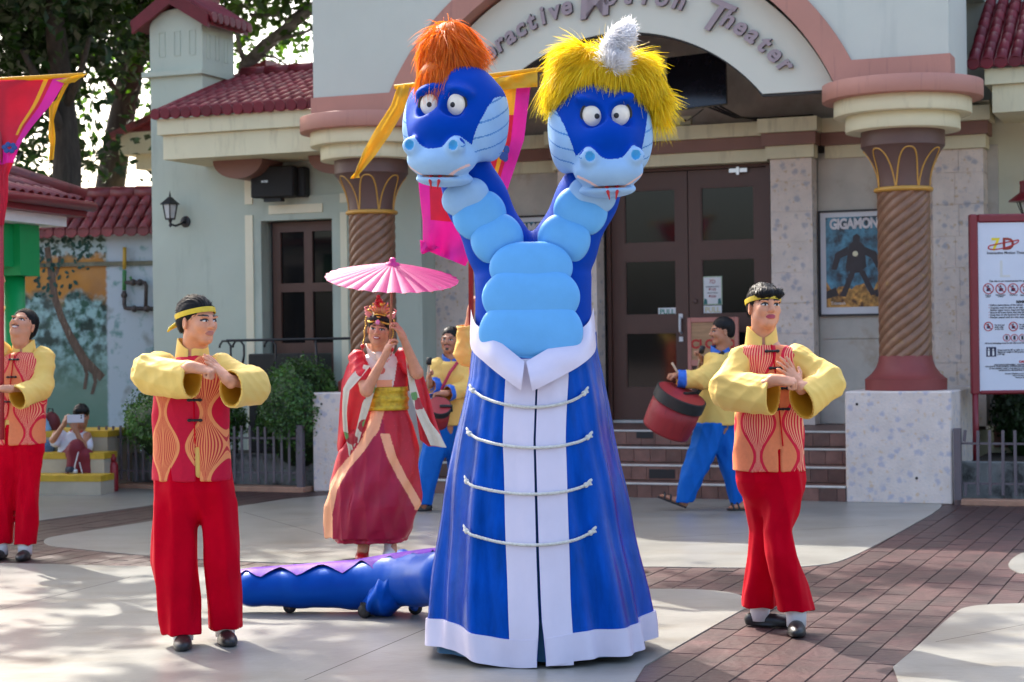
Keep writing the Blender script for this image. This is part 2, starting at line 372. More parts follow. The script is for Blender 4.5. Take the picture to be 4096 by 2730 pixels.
# entablature
def bands(s0, s1, tf, tb, jut=.03):
    for z0_, z1_, mm, d in ((3.24,3.365,'cream',.0), (3.367,3.49,'brown',.05), (3.492,3.632,'cream',.10)):
        MB().box(s0-d*.55, s1+d*.55, tf-d, tb, z0_, z1_).build('entablature_band', M[mm], bld)
bands(-3.40, -1.66, 1.80, 2.6)
bands(-1.08, .42, 1.84, 2.6)
bands(-5.6, -3.96, 1.84, 2.6)
bands(-1.63, -1.14, 1.60, 1.79)
bands(-3.905, -3.415, 1.60, 1.79)
bands(.02, .53, 1.52, 1.83)
# poster walls, pilasters of stone blocks
MB().box(-1.22,.60,1.905,2.3,.56,3.30).build('back_wall', M['marble'], bld)
MB().box(-5.5,-3.84,1.905,2.3,.56,3.30).build('back_wall', M['marble'], bld)
for (x0, x1) in ((-1.16, .0), (-5.2, -3.875)):
    zz = .575
    for h in (.85, .95, .87):
        for (a0, a1_) in (((x0, x1),)):
            MB().box(a0+.003, a1_-.003, 1.885, 1.91, zz+.003, zz+h-.003).build('stone_slab', M['marble'], bld)
        zz += h
def pilaster(s0, s1, tf, tb, z0_, z1_, bh, split, name='pilaster'):
    core = MB().box(s0+.008, s1-.008, tf+.008, tb, z0_, z1_).build(name, M['stone'], bld)
    z = z0_; row = 0
    while z < z1_-.02:
        zt = min(z+bh, z1_)
        if split:
            w_ = s1-s0; cut = [s0, s0+w_*(.44 if row % 2 else .52), s1]
        else: cut = [s0, s1]
        for a0, a1_ in zip(cut, cut[1:]):
            e = random.uniform(-.0015, .0015)
            MB().box(a0+.002 if a0 > s0 else a0, a1_-.002 if a1_ < s1 else a1_, tf+e, tb-.004, z+.0025, zt-.0025).build('stone_block', M['stone'], core)
        z = zt; row += 1
pilaster(-1.595, -1.175, 1.65, 1.9, .572, 3.239, .305, False)
pilaster(-3.87, -3.45, 1.65, 1.9, .572, 3.239, .305, False)
pilaster(.02, .50, 1.56, 1.92, .572, 3.239, .305, True)
pilaster(-.40, .018, 1.70, 1.92, .572, 3.239, .305, True)
pilaster(-5.6, -4.75, 1.56, 1.92, .572, 3.239, .305, True)
# ---------------- columns
def column(s):
    col = MB()
    n, m_ = 154, 46
    def sh(u, v):
        a = 2*math.pi*u; z = 1.262+v*1.46
        tw = a*11 - z*2*math.pi/.092
        f = abs(math.sin(tw/2)); r = .209+.024*f**.6
        return (s+r*math.cos(a), r*math.sin(a), z)
    col.grid(sh, n, 190, closeu=True)
    c = col.build('column', M['shaft'], bld, smooth=True)
    pl = MB(); pl.box(-.455+s, .455+s, -.455, .455+.9, 0, .97); p = pl.build('plinth', M['stone2'], c, bevel=.012)
    for (dx, dz) in ((-.35,.86), (.155,.225)):
        MB().lathe([(.012,0),(.012,.004)], 10).build('fixing_hole', M['iron'], c, loc=(s+dx,-.4575,dz), rot=(R(90),0,0))
    b = MB().lathe([(.356,.971),(.358,1.07),(.350,1.072),(.30,1.115),(.262,1.165),(.240,1.22),(.232,1.275),(.18,1.276)], 48, (s,0)); o = b.build('column_base', M['red_base'], c); smooth_angle(o.data, 35)
    g = MB(); prof = [(.235+.026*math.cos(t), 2.741+.022*math.sin(t)) for t in [math.pi*(-.5+i/8) for i in range(9)]]
    g.lathe(prof, 40, (s,0)); g.build('gold_ring', M['gold'], c, smooth=True)
    pr = [(.226,2.755)] + [(.226+.137*(k/10)**2.1, 2.755+.365*k/10) for k in range(1,11)] + [(.366,3.122),(.366,3.262)]
    o = MB().lathe(pr, 48, (s,0)).build('capital', M['cap'], c); smooth_angle(o.data, 30)
    # painted gold petals as raised lines
    gl = MB()
    for k in range(7):
        a0 = 2*math.pi*(k+.36)/7 - 1.57; pts = []
        for i in range(25):
            q = i/24; an = a0 + (q-.5)*2*math.pi/7*.96; hh = 1-abs(2*q-1)**2.6
            kk = .02+.90*hh; r = .226+.137*max(kk,0)**2.1+.002
            pts.append((s+r*math.cos(an), r*math.sin(an), 2.758+.365*kk))
        gl.tube(pts, .0075, 5)
    gl.build('gold_petal_line', M['gold'], c)
    for r, z0_, z1_, mm in ((.50,3.255,3.392,'cream'), (.60,3.392,3.53,'cream'), (.70,3.53,3.679,'pink')):
        o = MB().lathe([(r-.004,z0_),(r,z0_+.004),(r,z1_-.004),(r-.004,z1_)], 64, (s,0)).build('abacus_ring', M[mm], c); smooth_angle(o.data, 50)
column(0.0); column(-5.234)
# ---------------- steps
for k in range(4):
    t0 = -.455 + .33*k; z1_ = .143*(k+1); zr = .143*k
    sm = M['nosing']
    back_t = t0+.33 if k < 3 else 1.92
    st_ = MB().box(-4.775,-.459,t0+.012,back_t+.012,zr+.001,z1_-.018).build('step', M['soot'], bld)
    MB().box(-4.775,-.459,t0-.012,t0+.05,z1_-.018,z1_).build('step_nosing', sm, st_, bevel=.004)
    tread = MB().box(-4.775,-.459,t0+.052,back_t+.01,z1_-.02,z1_-.002).build('step_tread', M['stair_tile'], st_)
    x = -4.77; i = 0; off = random.uniform(0,.12)
    x -= off
    while x < -.462:
        w_ = random.choice((.14,.15,.155,.16)); a0 = max(x+.002,-4.774); a1_ = min(x+w_-.002,-.46)
        if a1_-a0 > .02: MB().box(a0, a1_, t0-.003, t0+.012, zr+.004, z1_-.02).build('riser_tile', M['stair_tile'], st_)
        x += w_
MB().box(-2.68,-2.51,-.455+.99-.008,-.44+.99,.492,.556).build('step_light', M['black'], bld)
MB().box(-2.35,-2.1,-.455+.33-.008,-.44+.33,.16,.245).build('step_light', M['black'], bld)
# ---------------- double door
fr = MB(); fr.box(-3.44,-3.40,1.96,2.12,.585,3.235); fr.box(-1.715,-1.675,1.96,2.12,.585,3.235); fr.box(-3.40,-1.715,1.96,2.12,3.205,3.235)
fr.build('door_frame', M['door'], bld)
MB().box(-3.41,-1.70,2.16,2.2,.57,3.24).build('door_back', M['iron'], bld)
MB().box(-3.39,-1.72,1.95,2.1,.572,.600).build('door_sill', M['nosing'], bld)
def leaf(x0, x1, px0, px1):
    zr = [(.605,.935),(1.52,1.70),(2.275,2.455),(3.02,3.20)]
    lf = MB()
    lf.box(x0, px0, 2.0, 2.05, .605, 3.20); lf.box(px1, x1, 2.0, 2.05, .605, 3.20)
    for a0, a1_ in zr: lf.box(px0, px1, 2.0, 2.05, a0, a1_)
    d = lf.build('door', M['door'], bld)
    for (a0, a1_) in ((.935,1.52),(1.70,2.275),(2.455,3.02)):
        MB().box(px0-.005, px1+.005, 2.02, 2.028, a0-.005, a1_+.005).build('pane', M['glass'], d)
        bd_ = MB()
        for (q0,q1,w0,w1) in ((px0,px0+.012,a0,a1_),(px1-.012,px1,a0,a1_),(px0+.012,px1-.012,a0,a0+.012),(px0+.012,px1-.012,a1_-.012,a1_)): bd_.box(q0,q1,2.006,2.019,w0,w1)
        bd_.build('glazing_bead', M['door'], d)
    return d
dl = leaf(-3.395, -2.563, -3.255, -2.692); dr = leaf(-2.553, -1.718, -2.418, -1.85)
h = MB(); h.tube([(-2.647,1.998,1.68),(-2.647,1.955,1.66),(-2.647,1.95,1.60),(-2.647,1.955,1.53),(-2.647,1.998,1.51)], .013, 8); h.box(-2.668,-2.626,1.99,1.999,1.66,1.71); h.box(-2.668,-2.626,1.99,1.999,1.42,1.47)
h.build('door_handle', M['white'], dl)
h = MB(); h.lathe([(.045,0),(.045,.012),(.02,.02),(.018,.05)], 20); h.build('lever_rose', M['white'], dr, loc=(-2.49,2.0,1.60), rot=(R(90),0,0))
MB().tube([(-2.49,1.95,1.60),(-2.44,1.945,1.597),(-2.35,1.95,1.592)], .014, 8).build('door_handle', M['white'], dr)
MB().lathe([(.026,0),(.026,.012),(.018,.022)], 16).build('lock', M['cap'], dr, loc=(-2.485,2.0,1.84), rot=(R(90),0,0))
c_ = MB(); c_.box(-2.10,-1.91,1.955,1.999,3.155,3.195); c_.box(-2.02,-1.99,1.94,1.95,3.13,3.21); c_.build('door_closer', M['steel'], dr)
# ================================================================== roof tiles
def tile_me(L=.26, r=.058, n=8, r2=.05):
    mb = MB(); V = []
    for k, (y, rr) in enumerate(((0, r), (L, r2))):
        for i in range(n+1):
            a_ = math.pi*i/n; V.append((rr*math.cos(a_), y, rr*math.sin(a_)))
    for i in range(n+1):
        a_ = math.pi*i/n; V.append(((r-.012)*math.cos(a_), 0, (r-.012)*math.sin(a_)))
    for i in range(n+1):
        a_ = math.pi*i/n; V.append(((r2-.012)*math.cos(a_), L, (r2-.012)*math.sin(a_)))
    fs = []
    for i in range(n):
        fs.append((i, i+1, n+2+i, n+1+i)); fs.append((2*n+2+i, 2*n+3+i, i+1, i)); fs.append((3*n+3+i,3*n+4+i,2*n+3+i,2*n+2+i))
    mb.add(V, fs); return mb
def roof(parent, s0, s1, te, ze, slope, rows, pitch=.125, rowstep=.20, m='rtile', caps=True, r=.058, name='roof_slope'):
    """tiles of one slope; x along the eave, y up-slope"""
    L = rows*rowstep
    core = MB(); ca, sa = math.cos(slope), math.sin(slope)
    core.add([(s0,te,ze-.03),(s1,te,ze-.03),(s1,te+L*ca,ze-.03+L*sa),(s0,te+L*ca,ze-.03+L*sa),(s0,te,ze-.055),(s1,te,ze-.055),(s1,te+L*ca,ze-.055+L*sa),(s0,te+L*ca,ze-.055+L*sa)],
             [(0,1,2,3),(7,6,5,4),(0,4,5,1),(1,5,6,2),(2,6,7,3),(3,7,4,0)])
    rf = core.build(name, M[m], parent)
    tm = tile_me(rowstep+.05, r).me('roof_tile', M[m], smooth=True)
    cap = MB().lathe([(r+.002,0),(r+.002,.03),(r-.008,.031)], 18).me('tile_end_cap', M[m])
    n = int((s1-s0)/pitch)
    for i in range(n+1):
        x = s0+.03+i*pitch
        if x > s1-.01: break
        for k in range(rows):
            y = k*rowstep
            link('roof_tile', tm, rf, (x+random.uniform(-.004,.004), te+y*ca, ze-.02+y*sa+random.uniform(0,.004)), (slope+.03, 0, random.uniform(-.02,.02)))
        if caps: link('tile_end_cap', cap, rf, (x, te+.012, ze-.012), (R(90), 0, 0))
    return rf
# ================================================================== left wing with chimney tower
lw = empty('side_wing', BO, -TH, label='pale green side wing with chimney turret, red tiled eave and brown window', cat='building')
TW = 1.10
wl = MB()
# front wall with window hole: panels round the opening (-7.035..-6.24, 1.15..2.775)
wx0, wx1, wz0, wz1 = -7.10, -6.235, .85, 2.79
wl.box(-8.50, wx0, TW, TW+.3, 0, 3.80); wl.box(wx1, -5.2, TW, TW+.3, 0, 3.80); wl.box(wx0, wx1, TW, TW+.3, wz1, 3.80); wl.box(wx0, wx1, TW, TW+.3, 0, wz0)
wl.build('wall', M['wall'], lw)
MB().box(-8.497,-5.25,TW+.31,5.5,0,3.75).build('wing_body', M['wall'], lw)
# raised surround
su = MB(); su.box(-7.38, wx0, TW-.03, TW-.001, .1, 3.26); su.box(wx0, -5.9, TW-.03, TW-.001, wz1, 3.05); su.box(-6.235, -5.9, TW-.03, TW-.001, .1, wz1); su.build('window_surround', M['wall'], lw)
st2 = mat('pale yellow relief strip', (.74,.70,.52), .6, .05, 3, coords='World')
for b_ in ((-7.29,-7.195,2.98,3.25), (-7.29,-7.195,.1,2.86), (-6.995,-6.34,2.86,2.955), (-6.13,-6.05,2.95,3.05), (-6.13,-6.05,.1,2.85)):
    MB().box(b_[0], b_[1], TW-.045, TW-.031, b_[2], b_[3]).build('relief_strip', st2, lw)
wf = MB(); y0, y1 = TW+.12, TW+.18
for b_ in ((-7.04,-6.945,wz0,2.775),(-6.275,-6.225,wz0,2.775),(-6.655,-6.555,wz0,2.775)): wf.box(b_[0],b_[1],y0,y1,b_[2],b_[3])
for (q0,q1) in ((-6.945,-6.655),(-6.555,-6.275)):
    for (a0,a1_) in ((wz0,1.46),(2.015,2.11),(2.67,2.775)): wf.box(q0,q1,y0,y1,a0,a1_)
wn = wf.build('window', mat('brown window timber', (.095,.045,.032), .5, .12, 6), lw)
for (q0,q1) in ((-6.945,-6.655),(-6.555,-6.275)):
    for (a0,a1_) in ((1.46,2.015),(2.11,2.67)): MB().box(q0-.004,q1+.004,y0+.03,y0+.036,a0-.004,a1_+.004).build('pane', M['glass'], wn)
MB().box(-7.1,-6.2,TW+.2,TW+.22,.8,2.8).build('window_back', M['iron'], lw)
# eave box
ev = MB(); ev.box(-7.80,-5.72,.25,TW-.002,3.42,3.675); ev.build('eave_beam', M['cream'], lw)
MB().box(-7.84,-5.715,.20,TW-.002,3.677,3.845).build('eave_fascia', M['cream'], lw)
roof(lw, -7.86, -5.72, .16, 3.905, R(19.5), 9)
rg = MB()
for i in range(7):
    x0 = -7.75+i*.31
    rg.tube([(x0,1.86,4.53),(x0+.34,1.86,4.535)], [.085,.075], 10)
rg.build('ridge_tiles', M['rtile'], lw, smooth=True)
# brackets under the eave
def bracket(s):
    pts = [(0,3.418),(0,3.2)] + [(.75*(1-math.cos(R(90*i/12)))*-1, 3.2+.218*(math.sin(R(90*i/12)))) for i in range(1,13)]
    mb = MB(); n = len(pts)
    V = [(s-.11, TW-.035+p[0], p[1]) for p in pts] + [(s+.11, TW-.035+p[0], p[1]) for p in pts]
    fs = [tuple(range(n-1,-1,-1)), tuple(range(n,2*n))] + [(i,(i+1)%n,n+(i+1)%n,n+i) for i in range(n)]
    mb.add(V, fs).build('bracket', M['brown'], lw)
for sx in (-7.0, -5.85): 
    mb = MB(); q = [(-.30,3.419)] + [(-.30*math.cos(R(i*10)), 3.419-.20*math.sin(R(i*10))) for i in range(1,18)] + [(.30,3.419)]
    mb.prism([(sx-.12+p[0]*1.0, p[1]) for p in q], .62, TW-.032); mb.build('bracket', M['brown'], lw)
# turret
T0, T1, TB = -8.50, -7.825, TW+.68
tw = MB(); tw.box(T0, T1, TW+.001, TB, 3.801, 4.99); tw.box(-8.50,-7.83,TW+.7,TB+.001,3.7,3.8)
apx = [(T0,4.99),(T1,4.99)] + [(-8.1625+.3375*math.cos(R(a_)), 4.99+.20*math.sin(R(a_))) for a_ in range(15,180,15)]
tw.prism(apx, TW+.001, TB)
tur = tw.build('turret', M['wall'], lw)
ld = MB(); ld.box(T0-.075, T1+.03, TW-.06, TB+.05, 4.445, 4.50); ld.build('turret_ledge', M['wall'], tur)
for k in range(3):
    x = -8.38+k*.195
    rc = MB()
    for q in ((x,x+.082,4.935,4.943),(x,x+.082,4.665,4.673),(x,x+.008,4.673,4.935),(x+.074,x+.082,4.673,4.935)): rc.box(q[0],q[1],TW-.006,TW,q[2],q[3])
    rc.build('relief_panel', M['wall'], tur)
    rc = MB(); yy = TW+.09+k*.19
    for q in ((yy,yy+.082,4.90,4.908),(yy,yy+.082,4.63,4.638),(yy,yy+.008,4.638,4.90),(yy+.074,yy+.082,4.638,4.90)): rc.box(T1,T1+.006,q[0],q[1],q[2],q[3])
    rc.build('relief_panel', M['wall'], tur)
# turret roof: two slopes (ridge along y)
for sg in (-1, 1):
    rl = .56; sl = R(33)
    slab = MB(); xa, za = -8.1625, 5.375
    dx, dz = sg*rl*math.cos(sl), -rl*math.sin(sl)
    y0, y1 = TW-.10, TB+.10
    slab.add([(xa,y0,za),(xa+dx,y0,za+dz),(xa+dx,y1,za+dz),(xa,y1,za),(xa,y0,za-.10),(xa+dx,y0,za+dz-.10),(xa+dx,y1,za+dz-.10),(xa,y1,za-.10)],
             [(0,1,2,3),(7,6,5,4),(0,4,5,1),(1,5,6,2),(2,6,7,3),(3,7,4,0)])
    rs = slab.build('turret_roof', M['rtile'], tur)
    tm = tile_me(rl+.05, .055).me('roof_tile', M['rtile'], smooth=True); cap = MB().lathe([(.057,0),(.057,.03),(.047,.031)], 16).me('tile_end_cap', M['rtile'])
    n = 7
    for i in range(n):
        y = y0+.06+i*(y1-y0-.12)/(n-1)
        # tile local y runs up slope
        ob = link('roof_tile', tm, rs, (xa+dx*1.06, y, za+dz*1.06+.005)); ob.rotation_euler = Matrix(((0,-sg*math.cos(sl),sg*math.sin(sl)),(1,0,0),(0,math.sin(sl),math.cos(sl)))).to_euler() if sg > 0 else Matrix(((0,math.cos(sl),-math.sin(sl)),(-1,0,0),(0,math.sin(sl),math.cos(sl)))).to_euler()
        oc = link('tile_end_cap', cap, rs, (xa+dx*1.06, y, za+dz*1.06)); oc.rotation_euler = (0, R(90)*sg, 0)
    vg = MB()
    vg.add([(xa,y0-.03,za+.02),(xa+dx*1.04,y0-.03,za+dz*1.04+.02),(xa+dx*1.04,y0-.03,za+dz*1.04-.13),(xa,y0-.03,za-.15),(xa,y0+.02,za+.02),(xa+dx*1.04,y0+.02,za+dz*1.04+.02),(xa+dx*1.04,y0+.02,za+dz*1.04-.13),(xa,y0+.02,za-.15)],
           [(3,2,1,0),(4,5,6,7),(0,1,5,4),(1,2,6,5),(2,3,7,6),(3,0,4,7)])
    vg.build('verge_tile', M['rtile'], rs)
MB().tube([(-8.1625,TW-.14,5.40),(-8.1625,TB+.12,5.40)], .095, 12).build('ridge_tiles', M['rtile'], tur, smooth=True)
# ================================================================== right wing
rw = empty('right_wing', BO, -TH, label='cream wing with red tiled eave right of the theatre front', cat='building')
MB().box(.52,6.5,1.94,2.4,0,3.75).build('wall', mat('cream wall paint', (.60,.585,.43), .7, .06, 1.5, .1, 90, coords='World'), rw)
MB().box(.521,6.5,1.925,1.939,.35,.80).build('wall_base_band', M['brown'], rw)
MB().box(.66,6.5,1.0,1.938,3.50,3.755).build('eave_beam', M['cream'], rw)
MB().box(.60,6.5,.95,1.938,3.757,3.90).build('eave_fascia', M['cream'], rw)
MB().box(-.55,6.4,2.42,6,3.8,5.6).build('upper_wall', M['portal'], rw)
roof(rw, .475, 2.4, .90, 3.965, R(30), 8)
# ================================================================== left mural wall with tiled coping
mw = empty('mural_wall', at(601, 1365, 21.6).to_tuple()[:2] + (0,), R(-9), label='stained painted wall with tree mural under a red tiled coping', cat='wall')
def MX(u, v):
    p = at(u, v, 21.5) - Vector(mw.location); return (p.x*math.cos(R(9)) - p.y*math.sin(R(9)), p.z)
def mural():
    m = mat('weathered mural paint', (.46,.49,.47), .85, .15, 2.5, .15, 25)
    b = bsdf(m); tc = nd(m, 'ShaderNodeTexCoord'); sp = nd(m, 'ShaderNodeSeparateXYZ'); lk(m, tc.outputs['Object'], sp.inputs[0])
    def noise(sc, det=5):
        n = nd(m, 'ShaderNodeTexNoise'); n.inputs['Scale'].default_value = sc; n.inputs['Detail'].default_value = det; lk(m, tc.outputs['Object'], n.inputs[0]); return n.outputs[0]
    def math_(op, a, b_):
        n = nd(m, 'ShaderNodeMath', operation=op)
        for i, q in enumerate((a, b_)):
            if hasattr(q, 'links'): lk(m, q, n.inputs[i])
            elif hasattr(q, 'is_output'): lk(m, q, n.inputs[i])
            else: n.inputs[i].default_value = q
        return n.outputs[0]
    def rng(x, a, b_, o0=0, o1=1):
        n = nd(m, 'ShaderNodeMapRange'); n.inputs[1].default_value = a; n.inputs[2].default_value = b_; n.inputs[3].default_value = o0; n.inputs[4].default_value = o1; lk(m, x, n.inputs[0]); return n.outputs[0]
    def mix(fac, c1, c2):
        n = nd(m, 'ShaderNodeMixRGB'); lk(m, fac, n.inputs[0])
        for i, q in ((1, c1), (2, c2)):
            if isinstance(q, (str, tuple)): n.inputs[i].default_value = rgb(q)
            else: lk(m, q, n.inputs[i])
        return n.outputs[0]
    src = b.inputs['Base Color'].links[0].from_socket
    z, x = sp.outputs[2], sp.outputs[0]
    # ochre upper field, pale blue-green foliage below, left part only (x < -.38)
    zl = math_('ADD', z, math_('MULTIPLY', noise(3.2), .9))
    fol = mix(rng(noise(9, 8), .45, .6), '8fb4b4', '24503f')
    fol = mix(rng(noise(5, 6), .47, .60), fol, '0f2c22')
    low = mix(rng(z, .9, 1.5), '5f7f6c', fol)
    field = mix(rng(zl, 2.45, 2.6), low, mix(rng(noise(2), .4, .7), 'bd7d12', '96601a'))
    field = mix(rng(zl, 2.95, 3.05), field, mix(rng(noise(14, 3), .48, .56), '9fb3b5', '2f4a3a'))
    xb = MX(405,1100)[0]; side = rng(math_('ADD', x, math_('MULTIPLY', noise(18), .05)), xb, xb+.03)
    right = mix(rng(noise(6, 8), .55, .68), 'aebac2', '5f8a86')
    right = mix(rng(noise(2.3, 8), .58, .70), right, '6d6a58')
    col = mix(side, field, right)
    col = mix(rng(noise(1.4, 6), .35, .75, 0, .22), col, src)
    lk(m, col, b.inputs['Base Color']); return m
MB().box(-4.5, .6, 0, .22, 0, 2.83).build('wall', mural(), mw)
MB().box(-4.5, .6, -.035, -.001, 2.42, 2.47).build('wall_ledge', mat('mossy ledge', (.16,.15,.10), .9, .4, 8, .3, 30), mw)
# painted mural trunk (flat paint on the wall, slightly raised paint film)
def MX(u, v):
    p = at(u, v, 21.5) - Vector(mw.location); return (p.x*math.cos(R(9)) - p.y*math.sin(R(9)), p.z)
tp = [MX(*q) for q in ((147,985),(158,1050),(166,1098),(180,1190),(207,1267),(246,1346),(309,1447),(385,1515))]; wd = [26,24,30,28,28,32,40,34]
tmb = MB(); n = len(tp); V = []
for sg in (-1, 1):
    for k in range(n):
        a_, b_ = tp[max(k-1,0)], tp[min(k+1,n-1)]; dx, dz = b_[0]-a_[0], b_[1]-a_[1]; l_ = math.hypot(dx, dz); w_ = wd[k]*.0015*sg; V.append((tp[k][0]-dz/l_*w_, -.004, tp[k][1]+dx/l_*w_))
tmb.add(V, [(i_, i_+1, n+i_+1, n+i_) for i_ in range(n-1)])
for br in (((168,1118),(186,1095),(198,1060),(203,1020)), ((300,1440),(318,1500),(308,1560)), ((345,1480),(355,1530),(340,1580))):
    q = [MX(*c) for c in br]; m_ = len(q); VV = [(c[0]-.022, -.0048, c[1]) for c in q] + [(c[0]+.022, -.0048, c[1]) for c in q]; tmb.add(VV, [(i_, i_+1, m_+i_+1, m_+i_) for i_ in range(m_-1)])
tmb.build('painted_trunk', mat('painted brown trunk', (.13,.085,.06), .85, .5, 3, stretch=(9,1,2.2), dirt=('b3ab98', 3, .57, .7, (9,1,1.4))), mw)
lfm = mat('painted dark green leaves', (.02,.07,.055), .85, .2, 6); random.seed(11)
lv = MB()
for k in range(120):
    x = random.uniform(-2.0,-.75); z = random.uniform(2.05,2.80)
    if z < 2.32 and (x < -1.5 or x > -.9): continue
    a_ = random.uniform(0,3.1); s_ = random.uniform(.018,.034); c, s2 = math.cos(a_), math.sin(a_)
    lv.add([(x+(px*c-pz*s2)*s_, -.006 if abs(z-2.445) > .05 else -.04, z+(px*s2+pz*c)*s_) for px, pz in ((-1.3,0),(-.5,.7),(.6,.7),(1.4,0),(.6,-.7),(-.5,-.7))], [(0,1,2,3,4,5)])
lv.build('painted_leaves', lfm, mw)
MB().box(-4.6,.7,-.10,.34,2.831,2.87).build('coping_bed', M['rtile_far'], mw)
roof(mw, -1.22, .62, -.20, 2.84, R(37), 3, .15, .25, 'rtile_far', True, .068, 'coping_tiles')
roof(mw, -3.4, -1.24, -.20, 2.84, R(37), 3, .15, .25, 'rtile_far', True, .068, 'coping_tiles')
rg = MB()
for i in range(13): rg.tube([(-3.4+i*.31,.41,3.32),(-3.07+i*.31,.41,3.32)], [.095,.085], 10)
rg.build('ridge_tiles', M['rtile_far'], mw, smooth=True)
# pipes on the mural wall
pp = empty('water_pipes', mw.location, R(-9), label='old water pipes with valves on the mural wall beside the turret wing', cat='pipes')
pm = [mat('rusty pipe', (.06,.045,.04), .6, .5, 14, .2, 60), mat('yellow pipe paint', (.50,.30,.03), .5, .2, 10), mat('green pipe paint', (.05,.20,.06), .5, .2, 10)]
def PX(u, v):
    p = at(u, v, 21.3) - Vector(mw.location); c, s_ = math.cos(R(9)), math.sin(R(9))
    return (p.x*c - p.y*s_, -.07, p.z)
MB().tube([PX(464,985),PX(463,1075)], .024, 8).build('yellow_pipe', pm[1], pp, smooth=True)
MB().tube([PX(463,1078),PX(462,1160)], .026, 8).build('green_pipe', pm[2], pp, smooth=True)
MB().tube([PX(462,1162),PX(462,1215),PX(466,1231),PX(480,1233),PX(598,1236)], .026, 8).build('bottom_pipe', pm[0], pp, smooth=True)
MB().tube([PX(465,1128),PX(520,1128),PX(552,1130),PX(556,1140),PX(554,1230)], .024, 8).build('loop_pipe', pm[0], pp, smooth=True)
for (u, v) in ((500,1128),(530,1128),(505,1235),(560,1235),(462,1180)):
    MB().sphere(PX(u,v), .042, 10).build('pipe_joint', pm[0], pp, smooth=True)
MB().tube([PX(495,1122),PX(488,1105)], .016, 6).build('valve_handle', pm[2], pp)
MB().tube([PX(598,1252),PX(598,1560)], .03, 8).build('down_pipe', pm[0], pp, smooth=True)
# ================================================================== green pavilion
gp = empty('green_pavilion', at(60, 1365, 16.9).to_tuple()[:2] + (0,), R(73.7), label='bright green round column carrying a red tiled pavilion roof', cat='pavilion')
MB().lathe([(.10,0),(.10,2.12)], 28).build('column', M['green'], gp, smooth=True)
MB().box(-.17,.17,-.17,.20,2.122,2.60).build('capital_box', M['green'], gp)
MB().box(-2.4,-.171,-.10,.14,2.20,2.598).build('beam', M['green'], gp)
MB().box(-2.4,.45,-.30,2.6,2.602,2.70).build('soffit', M['white'], gp)
MB().box(-2.4,.62,-.42,2.6,2.702,2.78).build('fascia', M['redmetal'], gp)
gt = MB(); gt.tube([(-2.4,-.47,2.80),(.66,-.47,2.80)], .05, 10); gt.build('gutter', M['redmetal'], gp, smooth=True)
roof(gp, -2.4, .5, -.43, 2.84, R(22), 6, .15, .26, 'rtile_far', False, .068)
MB().tube([(.60,-.42,2.90),(.1,.25,3.16),(-.5,1.0,3.46)], .075, 12).build('hip_tiles', M['rtile_far'], gp, smooth=True)
# ================================================================== fences, planters
random.seed(5)
def fence(p0, p1, n, label, lost=(), sgn=1):
    p0, p1 = Vector(p0), Vector(p1); d = p1-p0; L = d.length; rz = math.atan2(d.y, d.x)
    f = empty('picket_fence', p0, rz, label=label, cat='fence', group='low grey picket fences')
    pk = MB().box(-.013,.013,-.006,.006,-.275,.275).me('picket', M['fence'], bevel=.002)
    pks = MB().box(-.013,.013,-.006,.006,-.05,.05).me('picket', M['fence'])
    for i in range(n):
        x = (i+.9)*L/(n+.4)
        if i in lost:
            link('picket', pks, f, (x, 0, .59), (0, R(6), 0)); link('picket', pks, f, (x, 0, .13), (0, 0, 0)); continue
        link('picket', pk, f, (x+random.uniform(-.003,.003), 0, .365+random.uniform(-.006,.006)), (0, random.uniform(-.012,.012), 0))
    for z in (.525, .185): MB().box(.03, L-.03, .0075, .018, z-.009, z+.009).build('rail', M['fence'], f)
    return f
fl = fence(bw(-8.15,-.60,0), bw(-5.78,-.52,0), 27, 'low grey picket fence between the bleacher steps and the left plinth')
MB().box(2.33,2.395,-.03,.035,.0,.655).build('post', M['fence'], fl, bevel=.003)
fr_ = fence(bw(.47,-.44,0), bw(3.2,-.44,0), 26, 'low grey picket fence beside the right plinth', lost=(0,))
MB().box(-.0,.062,-.03,.035,.0,.655).build('post', M['fence'], fr_, bevel=.003)
M['oldwall'] = mat('stained planter concrete', (.20,.21,.20), .9, .4, 5, .4, 30, coords='World', dirt=('141412', 4.5, .47, .85, (1,1,.8)))
M['soil'] = mat('dark soil', (.03,.022,.016), .95, .5, 20, .5, 40, coords='World')
for nm, s0, s1, lb in (('l', -8.45, -5.72, 'stained concrete planter wall behind the left picket fence'), ('r', .47, 4.2, 'stained concrete planter wall behind the right picket fence')):
    pw = empty('planter', BO, -TH, label=lb, cat='planter')
    MB().box(s0, s1, -.22 if nm == 'l' else -.10, -.10 if nm == 'l' else .02, -.003, .345).build('planter_wall', M['oldwall'], pw, bevel=.008)
    MB().box(s0, s1, -.099 if nm == 'l' else .021, 1.09 if nm == 'l' else 1.9, -.003, .30).build('soil', M['soil'], pw)
    MB().box(s0, s1, -.60 if nm == 'l' else -.47, -.36 if nm == 'l' else -.32, -.003, .05).build('kerb', M['kerb'], pw, bevel=.006)
